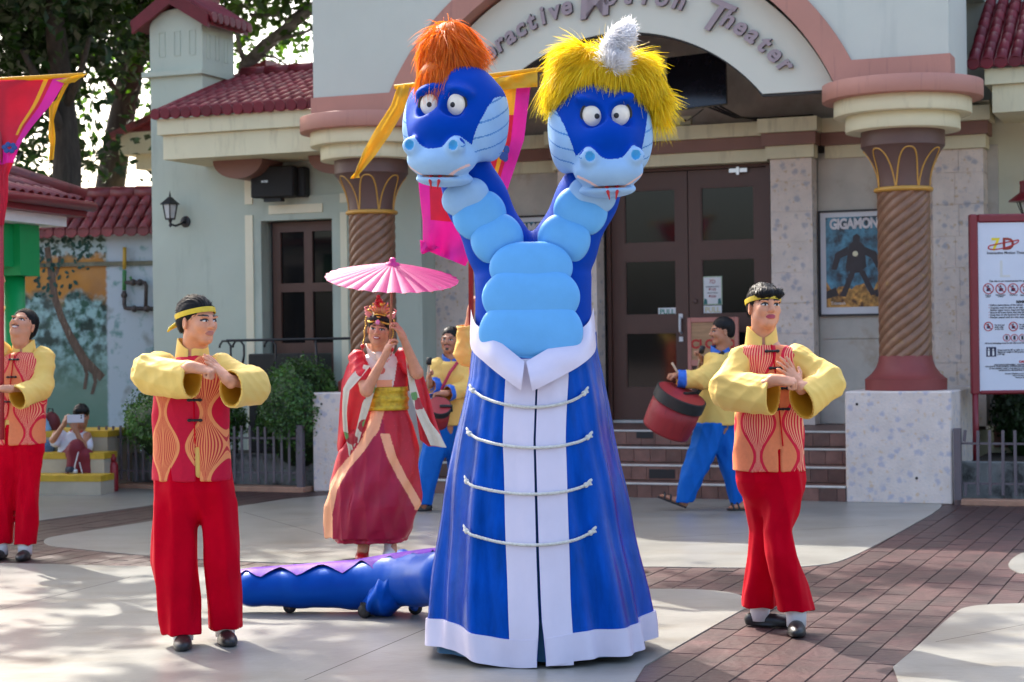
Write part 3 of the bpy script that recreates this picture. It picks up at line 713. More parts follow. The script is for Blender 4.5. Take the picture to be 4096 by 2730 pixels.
# ================================================================== foliage
def leaf_mat(name, col, tr=.35, var=.45):
    m = bpy.data.materials.new(name); m.use_nodes = True; nt_ = m.node_tree; b = bsdf(m)
    g = nd(m, 'ShaderNodeNewGeometry'); n = nd(m, 'ShaderNodeTexNoise'); n.inputs['Scale'].default_value = 3; lk(m, g.outputs['Position'], n.inputs[0])
    r = nd(m, 'ShaderNodeMapRange'); r.inputs[1].default_value = .3; r.inputs[2].default_value = .7; r.inputs[3].default_value = 1-var; r.inputs[4].default_value = 1+var; lk(m, n.outputs[0], r.inputs[0])
    ra = nd(m, 'ShaderNodeMapRange'); ra.inputs[3].default_value = .6; ra.inputs[4].default_value = 1.4; lk(m, g.outputs['Random Per Island'], ra.inputs[0])
    mu = nd(m, 'ShaderNodeMath', operation='MULTIPLY'); lk(m, r.outputs[0], mu.inputs[0]); lk(m, ra.outputs[0], mu.inputs[1])
    mx = nd(m, 'ShaderNodeMixRGB', blend_type='MULTIPLY'); mx.inputs[0].default_value = 1; mx.inputs[1].default_value = rgb(col); lk(m, mu.outputs[0], mx.inputs[2])
    lk(m, mx.outputs[0], b.inputs['Base Color']); b.inputs['Roughness'].default_value = .45
    t = nd(m, 'ShaderNodeBsdfTranslucent'); h = nd(m, 'ShaderNodeMixRGB', blend_type='MULTIPLY'); h.inputs[0].default_value = 1; lk(m, mx.outputs[0], h.inputs[1]); h.inputs[2].default_value = (2.2, 2.4, .6, 1)
    lk(m, h.outputs[0], t.inputs[0])
    ms = nd(m, 'ShaderNodeMixShader'); ms.inputs[0].default_value = tr; out = m.node_tree.nodes['Material Output']
    lk(m, b.outputs[0], ms.inputs[1]); lk(m, t.outputs[0], ms.inputs[2]); lk(m, ms.outputs[0], out.inputs[0])
    return m
rng = np.random.default_rng(7)
def leaf_cloud(name, pts, nrm, size, m, parent, jit=.9, aspect=2.0, loc=None):
    """pts (n,3): one folded leaf (two triangles) each"""
    n = len(pts); d = nrm + rng.normal(0, jit, (n,3)); d /= np.linalg.norm(d, axis=1)[:,None]+1e-9
    a = np.cross(d, rng.normal(0, 1, (n,3))); a /= np.linalg.norm(a, axis=1)[:,None]+1e-9
    b = np.cross(d, a); s = size*rng.uniform(.6, 1.3, (n,1))
    V = np.empty((n,4,3)); V[:,0] = pts - a*s*aspect*.5; V[:,1] = pts + b*s*.5 + d*s*.15; V[:,2] = pts + a*s*aspect*.5; V[:,3] = pts - b*s*.5 + d*s*.15
    me = bpy.data.meshes.new(name); me.vertices.add(4*n); me.vertices.foreach_set('co', V.reshape(-1))
    f = np.arange(4*n).reshape(n,4); idx = np.stack([f[:,0],f[:,1],f[:,2],f[:,0],f[:,2],f[:,3]], 1).reshape(-1)
    me.loops.add(6*n); me.loops.foreach_set('vertex_index', idx.astype(np.int32))
    me.polygons.add(2*n); me.polygons.foreach_set('loop_start', np.arange(0, 6*n, 3, dtype=np.int32))
    me.materials.append(m); me.update(calc_edges=True); me.validate()
    return link(name, me, parent, loc)
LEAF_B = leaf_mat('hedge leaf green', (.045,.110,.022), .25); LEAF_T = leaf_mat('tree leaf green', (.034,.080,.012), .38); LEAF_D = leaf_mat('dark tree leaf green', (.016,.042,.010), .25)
M['bark'] = mat('dark bark', (.050,.042,.036), .95, .45, 6, .8, 18, stretch=(3,3,.6)); M['bark2'] = mat('pale lichen bark', (.17,.155,.14), .9, .5, 7, .6, 22, dirt=('3a342c', 4, .5, .7, (1,1,1)))
def shrub(loc, rad, h, n, label, m=LEAF_B, size=.022):
    t = empty('shrub', loc, label=label, cat='shrub')
    u = rng.normal(0, 1, (n,3)); u[:,2] = np.abs(u[:,2])*1.0-.35; u /= np.linalg.norm(u, axis=1)[:,None]
    ph = np.arctan2(u[:,1], u[:,0]); lump = 1+.07*np.sin(ph*5+u[:,2]*7)+.05*np.sin(ph*9+2+u[:,2]*11)+.03*np.sin(ph*17+u[:,2]*23)
    rr = (lump*rng.uniform(.80, 1.06, n)**.6)[:,None]
    p = u*rr*np.array([rad, rad, h*.6]) + np.array([0,0,h*.42])
    leaf_cloud('foliage', p, u*1.2, size, m, t, .8, 1.6)
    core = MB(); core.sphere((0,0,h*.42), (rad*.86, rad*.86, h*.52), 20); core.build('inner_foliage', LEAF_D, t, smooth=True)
    MB().tube([(0,0,-.05),(0,0,h*.3)], .03, 8).build('stem', M['bark'], t)
    return t
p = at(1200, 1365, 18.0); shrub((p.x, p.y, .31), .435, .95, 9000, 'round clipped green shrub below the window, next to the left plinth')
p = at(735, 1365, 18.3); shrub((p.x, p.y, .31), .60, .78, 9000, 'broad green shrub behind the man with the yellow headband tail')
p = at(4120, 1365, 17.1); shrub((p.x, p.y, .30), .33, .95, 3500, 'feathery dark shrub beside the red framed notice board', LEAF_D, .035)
def tree(base, limbs, crown, label, m, bark, n, size=.085, cl=.5):
    """limbs: list of (points, radii); crown: list of (centre, radii)"""
    t = empty('tree', base, label=label, cat='tree', group='trees behind and beside the buildings'); b = Vector(base)
    tr = MB()
    for i, (pts, rs) in enumerate(limbs[:1]): tr.tube([Vector(q)-b for q in pts], rs, 12)
    tr.build('trunk', bark, t, smooth=True)
    for pts, rs in limbs[1:]: MB().tube([Vector(q)-b for q in pts], rs, 8).build('limb', bark, t, smooth=True)
    P = []
    tot = sum(r[0]*r[1]*r[2] for c, r in crown)
    for c, r in crown:
        k = int(n*r[0]*r[1]*r[2]/tot); nc = max(6, k//130)
        u = rng.normal(0, 1, (nc,3)); u /= np.linalg.norm(u, axis=1)[:,None]; cc = u*(rng.uniform(.15, 1, (nc,1))**.45)*np.array(r)
        q = cc[rng.integers(0, nc, k)] + rng.normal(0, cl, (k,3))*np.array([1,1,.6])
        P.append(q + np.array(Vector(c)-b))
    P = np.concatenate(P); nr = np.zeros_like(P); nr[:,2] = .6
    leaf_cloud('crown', P, nr, size, m, t, .9, 1.9)
    return t
A = lambda u, v, Y: tuple(at(u, v, Y))
def G(u, Y): p = at(u, 1365, Y); return (p.x, p.y, 0)
tree(G(400,29), [([G(400,29),A(425,1100,29),A(440,748,29),A(480,500,29),A(515,340,29),A(545,180,28.6),A(570,-60,28)], [.30,.27,.24,.215,.20,.18,.15]),
     ([A(500,420,29),A(440,330,28.5),A(380,200,28)], [.06,.05,.03]), ([A(530,250,28.8),A(620,120,28),A(700,-100,27.5)], [.09,.07,.05])],
     [((-6.2,26.5,9.2),(4.6,4.0,2.9)), (A(440,80,28.5),(1.6,1.2,.9)), (A(560,280,30.5),(.6,.6,1.1)), (A(340,560,31),(.4,.4,.5)), (A(330,120,30),(.9,.8,.8)), (A(590,480,31),(.4,.4,.5))], 'large tree with leaning dark trunk rising behind the tiled wall', LEAF_T, M['bark'], 52000, .10)
tree(G(250,25), [([G(250,25),A(262,900,25),A(268,640,25),A(250,400,25),A(225,150,24.5),A(200,-100,24)], [.26,.22,.20,.17,.14,.11]), ([A(262,560,25),A(180,380,24.6),A(90,200,24)], [.09,.07,.04]), ([A(255,450,25),A(320,300,24.6),A(360,150,24)], [.07,.05,.03])],
     [((-8.0,23.0,8.0),(3.4,3.4,2.6)), (A(140,200,25.5),(1.1,.9,.85)), (A(190,480,26.5),(.62,.5,.85)), (A(60,420,26.5),(.7,.5,1.0)), (A(60,60,25),(1.1,.8,.7)), (A(240,640,27),(.5,.4,.4))], 'dense dark tree behind the red banner', LEAF_D, M['bark'], 60000, .10)
tree(G(985,27), [([G(985,27),A(960,800,27),A(955,420,27),A(985,262,27),A(1060,185,26.7),A(1140,120,26.4),A(1230,50,26),A(1330,-60,25.6)], [.15,.14,.12,.11,.10,.085,.07,.05]),
     ([A(985,262,27),A(960,200,26.8),A(940,100,26.5)], [.05,.04,.03]), ([A(1130,140,26.5),A(1150,80,26.3),A(1230,20,26)], [.045,.035,.025]), ([A(1100,160,26.5),A(1190,140,26.3),A(1245,120,26)], [.035,.03,.02]), ([A(1000,60,26.6),A(1100,62,26.4),A(1160,10,26)], [.03,.025,.02]), ([A(1020,220,26.8),A(1100,230,26.6),A(1160,270,26.5)], [.025,.02,.012])],
     [((-2.2,25.5,8.6),(3.8,3.2,2.3)), (A(1060,50,29),(1.0,.6,.6)), (A(1130,190,30.5),(.9,.6,.4)), (A(1010,300,31),(.7,.5,.35))], 'tree with pale bare branches between the turret and the theatre front', LEAF_T, M['bark2'], 22000, .095)
tree((-9.2,14.0,0), [([(-9.2,14,0),(-9.1,14.1,2.5),(-8.6,14.3,5),(-7.6,14.6,7)], [.34,.28,.24,.16]), ([(-8.8,14.2,4.4),(-7.0,13.8,6.4),(-5.2,13.6,7.4)], [.14,.10,.06]), ([(-8.4,14.3,5.4),(-7.2,16,7.2),(-5.8,17.2,8)], [.12,.09,.05])],
     [((-6.2,14.2,8.3),(3.4,3.6,1.5)), ((-3.4,16.6,9.2),(3.0,2.6,1.2))], 'tall shade tree left of the plaza', LEAF_T, M['bark'], 3600, .14, .26)
for (x_, y_, lb_) in ((-7.5,-9.0,'broad tree behind the camera on the left'), (6.5,-10.5,'broad tree behind the camera on the right')):
    tree((x_,y_,0), [([(x_,y_,0),(x_+.1,y_,2.4),(x_-.1,y_+.2,4.6)], [.32,.26,.18])], [((x_,y_,5.2),(4.2,2.6,2.2)), ((x_+2.5,y_-.5,3.6),(1.6,1.2,1.0))], lb_, LEAF_D, M['bark'], 5000, .22, .5)
# ================================================================== far house and roof edge behind the turret wing
fh = empty('far_house', G(700,27.5), R(-21.7), label='cream house eave behind the turret wing', cat='house')
b_ = Vector(fh.location)
def loc27(u, v): 
    p = at(u, v, 27.5) - b_; return p.x, p.z
x0, z1 = loc27(472, 535); x1, z0_ = loc27(640, 610)
MB().box(x0, x1+2, -.2, 2.5, z0_-.02, z1+.02).build('eave_fascia', M['cream'], fh)
MB().box(x0+.2, x1+2, -.05, 2.5, z0_-.24, z0_-.021).build('eave_beam', M['cream'], fh)
rm = MB(); rm.add([(x0-.1,-.3,z1+.02),(x1+2,-.3,z1+.95),(x1+2,2.5,z1+.95),(x0-.1,2.5,z1+.02),(x0-.1,-.3,z1-.08),(x1+2,-.3,z1+.85),(x1+2,2.5,z1+.85),(x0-.1,2.5,z1-.08)], [(0,1,2,3),(7,6,5,4),(0,4,5,1),(1,5,6,2),(2,6,7,3),(3,7,4,0)])
rm.add([(x0,-.18,z1+.02),(x1+2,-.18,z1+.02),(x1+2,-.18,z1+.86)], [(0,1,2)])
rm.build('roof', [M['rtile_far']], fh)
MB().box(x0+.5, x1+2, .1, 2.5, 0, z0_-.24).build('wall', M['cream'], fh)
hw = empty('far_wall', G(450,33), R(-5), label='pale boundary wall behind the tree trunks', cat='wall')
MB().box(-14, 16, 0, .2, 0, 3.55).build('wall', mat('pale stained far wall', (.48,.45,.38), .9, .25, .8, coords='World', dirt=('5f5a48', 1, .52, .6, (1,1,.3))), hw)
MB().box(-14, 16, -.06, -.001, 3.2, 3.3).build('wall_ledge', M['cream'], hw)
# ================================================================== bleacher steps
bs = empty('bleacher_steps', gnd(403, 1985), R(-12), label='beige concrete bleacher steps with yellow painted edges', cat='steps')
M['beige'] = mat('beige painted concrete', (.42,.37,.28), .7, .15, 3, .1, 40, coords='World'); M['yel'] = mat('yellow edge paint', (.52,.33,.02), .6, .2, 9, coords='World')
for k in range(3):
    xr = 0 - .10*k
    so = MB().box(-3.4, xr, .30*k, .30*k+.31 if k < 2 else 1.4, 0, .2*(k+1)-.062).build('step', M['beige'], bs)
    MB().box(-3.4, xr+.006, .30*k-.006, .30*k+.3 if k < 2 else 1.4, .2*(k+1)-.061, .2*(k+1)).build('yellow_edge', M['yel'], so)
# ================================================================== things on the buildings
def onb(name, s, t, z, label, cat, rz=0, **k): 
    q = bw(s, t, z); return empty(name, q, -TH+rz, label=label, cat=cat, **k)
# loudspeaker under the eave
sp_ = onb('loudspeaker', -6.82, .95, 3.02, 'black wall loudspeaker hung under the left tiled eave', 'speaker', R(4))
b1 = MB(); b1.prism([(-.25,0),(.25,0),(.25,.33),(-.25,.33)], -.15, -.02); b1.build('grille', mat('black speaker grille', (.010,.011,.012), .7, .3, 90, .4, 400), sp_, bevel=.015)
MB().box(-.24,.33,-.019,.12,.005,.325).build('cabinet', M['black'], sp_, bevel=.015)
MB().box(-.12,.08,-.10,.0,-.04,-.002).build('bracket', M['black'], sp_)
me = xform(text_me('BOSE', .032, M['steel'], extrude=.002, offset=.001, align='CENTER'), UPR); link('badge', me, sp_, (-.08,-.153,.16))
# lantern
lt = onb('wall_lantern', -8.15, .92, 2.82, 'black carriage lantern on the turret wall', 'lantern')
MB().lathe([(.03,.02),(.055,.03),(.085,.18),(.02,.181)], 6).build('glass', mat('frosted lantern glass', (.55,.58,.58), .3, .1, 20), lt)
cg = MB()
for i in range(6):
    a_ = math.pi/3*i; cg.tube([(.056*math.cos(a_),.056*math.sin(a_),.025),(.088*math.cos(a_),.088*math.sin(a_),.185)], .008, 5)
cg.lathe([(.06,.015),(.06,.032)], 6); cg.lathe([(.12,.183),(.118,.19),(.06,.235),(.03,.262),(.012,.27),(.012,.29),(.0,.34)], 6); cg.lathe([(.0,-.07),(.02,-.05),(.012,-.02),(.025,.015)], 10)
cg.build('cage', M['iron'], lt)
ar = MB(); ar.tube([(0,0,-.03),(.03,.06,-.05),(.07,.12,-.02),(.085,.165,.0)], .013, 8); ar.build('arm', M['iron'], lt, smooth=True)
bp_ = MB(); bp_.lathe([(.065,0),(.06,.012),(.03,.02)], 20); bp_.build('backplate', M['iron'], lt, loc=(.085,.178,.0), rot=(R(90),0,0))
# red barn lamp
bl_ = onb('barn_lamp', .905, 1.45, 2.70, 'dark red barn lamp with wire guard on the cream wing', 'lamp')
s_ = MB(); s_.lathe([(.165,0),(.16,.012),(.06,.085),(.055,.16),(.06,.165),(.06,.19),(.03,.2)], 24); o = s_.build('shade', M['redmetal'], bl_); smooth_angle(o.data, 40)
MB().tube([(0,0,.19),(0,0,.28),(0,.06,.36),(0,.16,.37),(0,.24,.31),(0,.38,.30)], .014, 8).build('gooseneck', M['redmetal'], bl_, smooth=True)
gd = MB()
for i in range(4):
    a_ = math.pi/4*i; gd.tube([(.085*math.cos(a_)*q, .085*math.sin(a_)*q, -.14+.14*abs(q)**2.2) for q in (-1,-.8,-.5,-.2,0,.2,.5,.8,1)], .005, 5)
gd.build('wire_guard', M['iron'], bl_)
MB().sphere((0,0,-.03), (.04,.04,.055), 12).build('bulb', M['white'], bl_, smooth=True)
# tv screen in the arch
tvm = mat('dark glossy screen', (.012,.012,.018), .12, .5, 4, dirt=('3a3a46', 5, .56, .4, (1,1,1)))
tv = onb('screen', -2.14, 1.0, 3.98, 'dark flat screen hung under the vaulted entrance ceiling', 'screen'); tv.rotation_euler = (R(-8), R(-3), -TH)
MB().box(-.32,.28,-.02,.03,-.27,.27).build('panel', tvm, tv, bevel=.006)
MB().tube([(-.02,.03,.2),(-.02,.35,.35)], .02, 6).build('mount', M['iron'], tv)
# iron rail and black box before the window
rl_ = onb('iron_rail', -7.24, .45, 0, 'black iron rail with curled ends before the window', 'railing')
def hook(x): return [(x+.10,0,1.20),(x+.13,0,1.33),(x+.13,0,1.44),(x+.09,0,1.49),(x+.03,0,1.49),(x,0,1.45),(x-.005,0,1.42)]
MB().tube([(.06,0,1.495),(1.60,0,1.50)], .014, 8).build('top_rail', M['iron'], rl_)
for x in (-.02, .14, .52):
    q = MB(); q.tube(hook(x), .012, 8); q.tube([(x+.13,0,1.33),(x+.03,0,1.0),(x+.03,0,.3)] if x < .3 else [(x+.13,0,1.33),(x+.13,0,.3)], .012, 8); q.build('post', M['iron'], rl_, smooth=True)
for x in (1.12, 1.56):
    MB().tube([(x,0,1.49),(x+.015,0,1.2),(x+.02,0,.3)], .012, 8).build('post', M['iron'], rl_, smooth=True)
sb = onb('subwoofer', -6.62, .75, .30, 'black box speaker standing behind the clipped shrub', 'speaker')
MB().box(-.42,.42,-.10,.22,0,1.05).build('cabinet', M['black'], sb, bevel=.012)
MB().box(-.20,-.05,-.103,-.1005,.62,.635).build('badge', M['steel'], sb)
# posters
def film_poster(s, z, label):
    p = onb('film_poster', s, 1.865, z, label, 'poster', group='framed film posters')
    W_, H_ = .70, 1.02
    fb = MB(); e = .02
    fb.box(-W_/2-e,-W_/2,-.02,.01,-H_/2-e,H_/2+e); fb.box(W_/2,W_/2+e,-.02,.01,-H_/2-e,H_/2+e); fb.box(-W_/2,W_/2,-.02,.01,H_/2,H_/2+e); fb.box(-W_/2,W_/2,-.02,.01,-H_/2-e,-H_/2); fb.build('frame', M['iron'], p)
    MB().box(-W_/2,W_/2,-.006,.0,-H_/2,H_/2).build('mount_board', mat('poster white border', (.62,.62,.63), .4, .05, 5), p)
    pm_ = mat('printed poster sky', (.06,.24,.34), .3, .9, 7, dirt=('0a1016', 5.5, .47, .95, (1,1,1)))
    art = MB().box(-.295,.295,-.009,-.0065,-.44,.46).build('print', pm_, p)
    fire = mat('printed fire', (.60,.30,.06), .35, .9, 12, dirt=('3a0c06', 11, .48, .9, (1,1,1)))
    f1 = MB(); pts = [(-.295,-.44),(.295,-.44),(.295,-.20)]; 
    random.seed(2)
    for i in range(13): pts.append((.295-.59*(i+1)/14, -.30+.11*random.random()))
    pts.append((-.295,-.18)); f1.prism(pts, -.0105, -.0092); f1.build('print_fire', fire, art)
    dk = mat('printed dark figure', (.02,.018,.022), .4, .4, 12)
    fg = MB()   # generic dark figure: body, arms, legs, head
    fg.prism([(-.10,-.05),(-.06,.18),(-.025,.21),(-.02,.27),(.02,.29),(.05,.26),(.045,.21),(.09,.17),(.11,-.04),(.05,-.10),(-.04,-.10)], -.0125, -.0108)
    fg.prism([(-.07,.17),(-.20,.10),(-.24,-.06),(-.19,-.07),(-.15,.05),(-.07,.08)], -.0124, -.0108); fg.prism([(.09,.16),(.21,.10),(.26,-.03),(.21,-.06),(.16,.04),(.09,.08)], -.0124, -.0108)
    fg.prism([(-.05,-.08),(-.16,-.33),(-.10,-.34),(.0,-.09)], -.0123, -.0108); fg.prism([(.03,-.08),(.15,-.33),(.20,-.32),(.09,-.08)], -.0123, -.0108)
    fg.prism([(-.295,-.28),(-.2,-.24),(-.17,-.32),(-.295,-.36)], -.0122, -.0108); fg.prism([(.18,-.28),(.295,-.24),(.295,-.36),(.2,-.34)], -.0122, -.0108)
    fg.build('print_figure', dk, art)
    MB().lathe([(.028,0),(.02,.0015)], 14).build('print_glow', mat('printed glow', (.75,.70,.45), .4, .2, 30), art, loc=(.0,-.0126,.09), rot=(R(90),0,0))
    me = xform(text_me('GIGAMON', .135, mat('printed white title', (.66,.62,.62), .4, .25, 14), extrude=.0012, offset=.006, align='CENTER', space=.92), UPR); me.transform(Matrix.Diagonal((.80,1,1.05,1))); link('title', me, art, (-.01,-.012,.345))
    me = xform(text_me('Triotech', .042, M['white'], extrude=.001), UPR); link('caption', me, art, (-.25,-.0135,-.415))
film_poster(-.79, 2.185, 'framed film poster titled GIGAMON partly behind the right twisted column')
film_poster(-4.28, 2.26, 'framed film poster titled GIGAMON seen between the two dragon necks')
# paper signs on the doors
pap = mat('white paper sign', (.72,.73,.73), .5, .03, 20)
def paper(s, z, w_, h_, label, mm=None):
    p = onb('door_sign', s, 2.0145, z, label, 'sign'); MB().box(-w_/2,w_/2,.0,.003,-h_/2,h_/2).build('paper', mm or pap, p); return p
q = paper(-2.80, 1.735, .195, .082, 'white PULL sign with green letters on the left door pane')
link('text', xform(text_me('PULL', .074, mat('green print', (.01,.22,.14), .5, .05, 9), .0008, .0015, 'CENTER'), UPR), q, (0,-.002,-.026))
q = paper(-2.31, 1.748, .195, .084, 'white PULL sign with faded yellow letters on the right door pane')
link('text', xform(text_me('PULL', .074, mat('faded yellow print', (.62,.56,.30), .5, .05, 9), .0008, .0015, 'CENTER'), UPR), q, (0,-.002,-.026))
q = paper(-2.308, 1.945, .205, .296, 'price notice with 7D logo above the faded PULL sign', mat('pale green print border', (.45,.55,.40), .5, .2, 30))
MB().box(-.092,.092,-.0025,-.0005,-.135,.137).build('white_field', pap, q)
dg_ = mat('dark red print', (.30,.02,.03), .5, .05, 9); gy = mat('grey print', (.12,.13,.15), .5, .05, 9)
def T(par, txt, sz, m_, x, z, y=-.004, off=.0006, al='CENTER'): return link('text', xform(text_me(txt, sz, m_, .0004, off, al), UPR), par, (x, y, z))
T(q,'7D',.055,dg_,0,.075); T(q,'ADMISSION PRICE',.018,gy,0,.035); T(q,'\u20b1150',.036,dg_,0,.0); T(q,'GROUP PRICE',.018,gy,0,-.03); T(q,'\u20b1500',.036,dg_,0,-.072)
tl = mat('teal print', (.03,.16,.15), .5, .1, 9)
MB().prism([(-.095,-.14),(-.055,-.14),(-.06,-.09),(-.085,-.08)], -.0036,-.0028).prism([(.055,-.14),(.095,-.14),(.085,-.08),(.06,-.085)], -.0036,-.0028).build('print_figure', tl, q)
# pink easel notice CLOSED
ez = onb('closed_notice', -2.18, 1.55, .572, 'pink framed CLOSED notice standing before the right door', 'sign')
pkm = mat('salmon pink frame paint', (.50,.20,.155), .5, .08, 6)
ef = MB(); ef.box(-.265,-.225,-.02,.02,.0,1.09); ef.box(.225,.265,-.02,.02,.0,1.09); ef.box(-.225,.225,-.02,.02,1.04,1.09); ef.box(-.225,.225,-.02,.02,.60,.66); ef.build('frame', pkm, ez, bevel=.005)
MB().box(-.225,.225,-.008,.008,.66,1.04).build('panel', mat('tan notice panel', (.42,.24,.12), .6, .25, 5, stretch=(1,1,8)), ez)
T(ez, 'CLOSED', .125, [mat('red notice letters', (.45,.02,.015), .5, .05, 9)], 0, .78, -.011, .005)
# ================================================================== implicit-surface modelling (continuous organic meshes)
def _v(a): return np.asarray(a, dtype=np.float32)
class Blob:
    def __init__(s): s.ops = []
    def _add(s, fn, lo, hi, k, sub): s.ops.append((fn, _v(lo), _v(hi), k, sub)); return s
    def cone(s, p0, p1, r0, r1, k=.015, sub=False):
        p0, p1 = _v(p0), _v(p1); d = p1-p0; L2 = float(d@d)+1e-12
        def fn(x, y, z):
            t = np.clip(((x-p0[0])*d[0]+(y-p0[1])*d[1]+(z-p0[2])*d[2])/L2, 0, 1)
            return np.sqrt((x-p0[0]-t*d[0])**2+(y-p0[1]-t*d[1])**2+(z-p0[2]-t*d[2])**2)-(r0+(r1-r0)*t)
        r = max(r0, r1); return s._add(fn, np.minimum(p0,p1)-r, np.maximum(p0,p1)+r, k, sub)
    def path(s, pts, rs, k=.015, sub=False):
        for i in range(len(pts)-1): s.cone(pts[i], pts[i+1], rs[i], rs[i+1], k, sub)
        return s
    def ell(s, c, r, k=.015, rot=None, sub=False):
        c, r = _v(c), _v(r); Rm = np.eye(3, dtype=np.float32) if rot is None else np.array(rot, dtype=np.float32)[:3,:3]
        def fn(x, y, z):
            a, b, e = x-c[0], y-c[1], z-c[2]
            q0 = (a*Rm[0,0]+b*Rm[1,0]+e*Rm[2,0])/r[0]; q1 = (a*Rm[0,1]+b*Rm[1,1]+e*Rm[2,1])/r[1]; q2 = (a*Rm[0,2]+b*Rm[1,2]+e*Rm[2,2])/r[2]
            k0 = np.sqrt(q0*q0+q1*q1+q2*q2)+1e-6; k1 = np.sqrt((q0/r[0])**2+(q1/r[1])**2+(q2/r[2])**2)+1e-6
            return k0*(k0-1)/k1
        m = np.abs(Rm)@r; return s._add(fn, c-m, c+m, k, sub)
    def econe(s, p0, p1, ab0, ab1, side, k=.015, sub=False, ext0=0.0, p=2.0):
        """elliptic cone with flat ends; a along 'side', b across"""
        p0, p1 = _v(p0), _v(p1); d = p1-p0; L = float(np.linalg.norm(d)); w_ = d/L; sd_ = _v(side); sd_ = sd_-w_*(sd_@w_); sd_ /= np.linalg.norm(sd_); tn = np.cross(w_, sd_)
        def fn(x, y, z):
            a, b, e = x-p0[0], y-p0[1], z-p0[2]
            h = a*w_[0]+b*w_[1]+e*w_[2]; t = np.clip(h/L, 0, 1)
            A_ = ab0[0]+(ab1[0]-ab0[0])*t; B_ = ab0[1]+(ab1[1]-ab0[1])*t
            q = ((np.abs(a*sd_[0]+b*sd_[1]+e*sd_[2])/A_)**p+(np.abs(a*tn[0]+b*tn[1]+e*tn[2])/B_)**p)**(1/p)
            dr = (q-1)*np.minimum(A_, B_); da = np.maximum(-h-ext0, h-L)
            return np.maximum(dr, da)
        m = max(ab0+ab1) if isinstance(ab0, tuple) else .2
        return s._add(fn, np.minimum(p0,p1)-m, np.maximum(p0,p1)+m, k, sub)
    def vloft(s, zs, cx, cy, a, b, p=2.0, k=.015, sub=False, mod=None):
        zs = _v(zs); o_ = np.argsort(zs); zs = zs[o_]; cx, cy, a, b = (_v(q)[o_] for q in (cx, cy, a, b))
        def fn(x, y, z):
            zz = z.reshape(-1); A_, B_, X_, Y_ = (np.interp(zz, zs, q).astype(np.float32).reshape(z.shape) for q in (a, b, cx, cy))
            dx, dy = x-X_, y-Y_
            q = ((np.abs(dx)/A_)**p+(np.abs(dy)/B_)**p)**(1/p)
            if mod is not None: q = q/(1+mod(np.arctan2(dy, dx), z))
            return np.maximum((q-1)*np.minimum(A_, B_), np.maximum(zs[0]-z, z-zs[-1]))
        return s._add(fn, ((cx-a).min(), (cy-b).min(), zs[0]), ((cx+a).max(), (cy+b).max(), zs[-1]), k, sub)
    def box(s, lo, hi, k=.01, sub=False):
        lo, hi = _v(lo), _v(hi); c = (lo+hi)/2; e = (hi-lo)/2
        def fn(x, y, z): return np.maximum(np.maximum(np.abs(x-c[0])-e[0], np.abs(y-c[1])-e[1]), np.abs(z-c[2])-e[2])
        return s._add(fn, lo, hi, k, sub)
    def mesh(s, h, fine=(), pad=.02):
        add = [o for o in s.ops if not o[4]]
        lo = np.min([o[1] for o in add], 0)-pad; hi = np.max([o[2] for o in add], 0)+pad
        ax = []
        for i in range(3):
            p = [float(lo[i])]
            while p[-1] < hi[i]:
                hh = h
                for (flo, fhi, fh) in fine:
                    if flo[i]-h < p[-1] < fhi[i]: hh = min(hh, fh)
                p.append(p[-1]+hh)
            ax.append(np.array(p, dtype=np.float32))
        X, Y, Z = ax; BIG = .08
        Fv = np.full((len(X), len(Y), len(Z)), BIG, dtype=np.float32)
        for fn, l, u, k, sub in s.ops:
            m = k+.012+(h if h > .01 else 0)
            i0, i1 = np.searchsorted(X, l[0]-m), np.searchsorted(X, u[0]+m); j0, j1 = np.searchsorted(Y, l[1]-m), np.searchsorted(Y, u[1]+m); k0, k1 = np.searchsorted(Z, l[2]-m), np.searchsorted(Z, u[2]+m)
            if i1 <= i0 or j1 <= j0 or k1 <= k0: continue
            d = fn(X[i0:i1,None,None], Y[None,j0:j1,None], Z[None,None,k0:k1]); S_ = Fv[i0:i1,j0:j1,k0:k1]
            if sub:
                d = -d; hh = np.maximum(k-np.abs(S_-d), 0)/k; Fv[i0:i1,j0:j1,k0:k1] = np.maximum(S_, d)+hh*hh*k*.25
            else:
                hh = np.maximum(k-np.abs(S_-d), 0)/k; Fv[i0:i1,j0:j1,k0:k1] = np.minimum(S_, d)-hh*hh*k*.25
        ins = Fv < 0
        c = np.zeros((len(X)-1, len(Y)-1, len(Z)-1), dtype=np.uint8)
        for a in (0,1):
            for b in (0,1):
                for e in (0,1): c += ins[a:len(X)-1+a, b:len(Y)-1+b, e:len(Z)-1+e]
        act = (c > 0) & (c < 8); I, J, K = np.nonzero(act)
        vid = np.full(act.shape, -1, dtype=np.int32); vid[act] = np.arange(len(I), dtype=np.int32)
        pos = np.zeros((len(I),3), dtype=np.float32); cnt = np.zeros(len(I), dtype=np.float32)
        cor = [(a,b,e) for a in (0,1) for b in (0,1) for e in (0,1)]
        val = {q: Fv[I+q[0], J+q[1], K+q[2]] for q in cor}
        for q in cor:
            for axn in range(3):
                if q[axn]: continue
                r = list(q); r[axn] = 1; r = tuple(r); va, vb = val[q], val[r]; msk = (va < 0) != (vb < 0)
                t = np.where(msk, va/(va-vb+1e-12), 0)
                pq = np.stack([X[I+q[0]], Y[J+q[1]], Z[K+q[2]]], 1); pr = np.stack([X[I+r[0]], Y[J+r[1]], Z[K+r[2]]], 1)
                pos += np.where(msk[:,None], pq+(pr-pq)*t[:,None], 0); cnt += msk
        pos /= cnt[:,None]
        quads = []
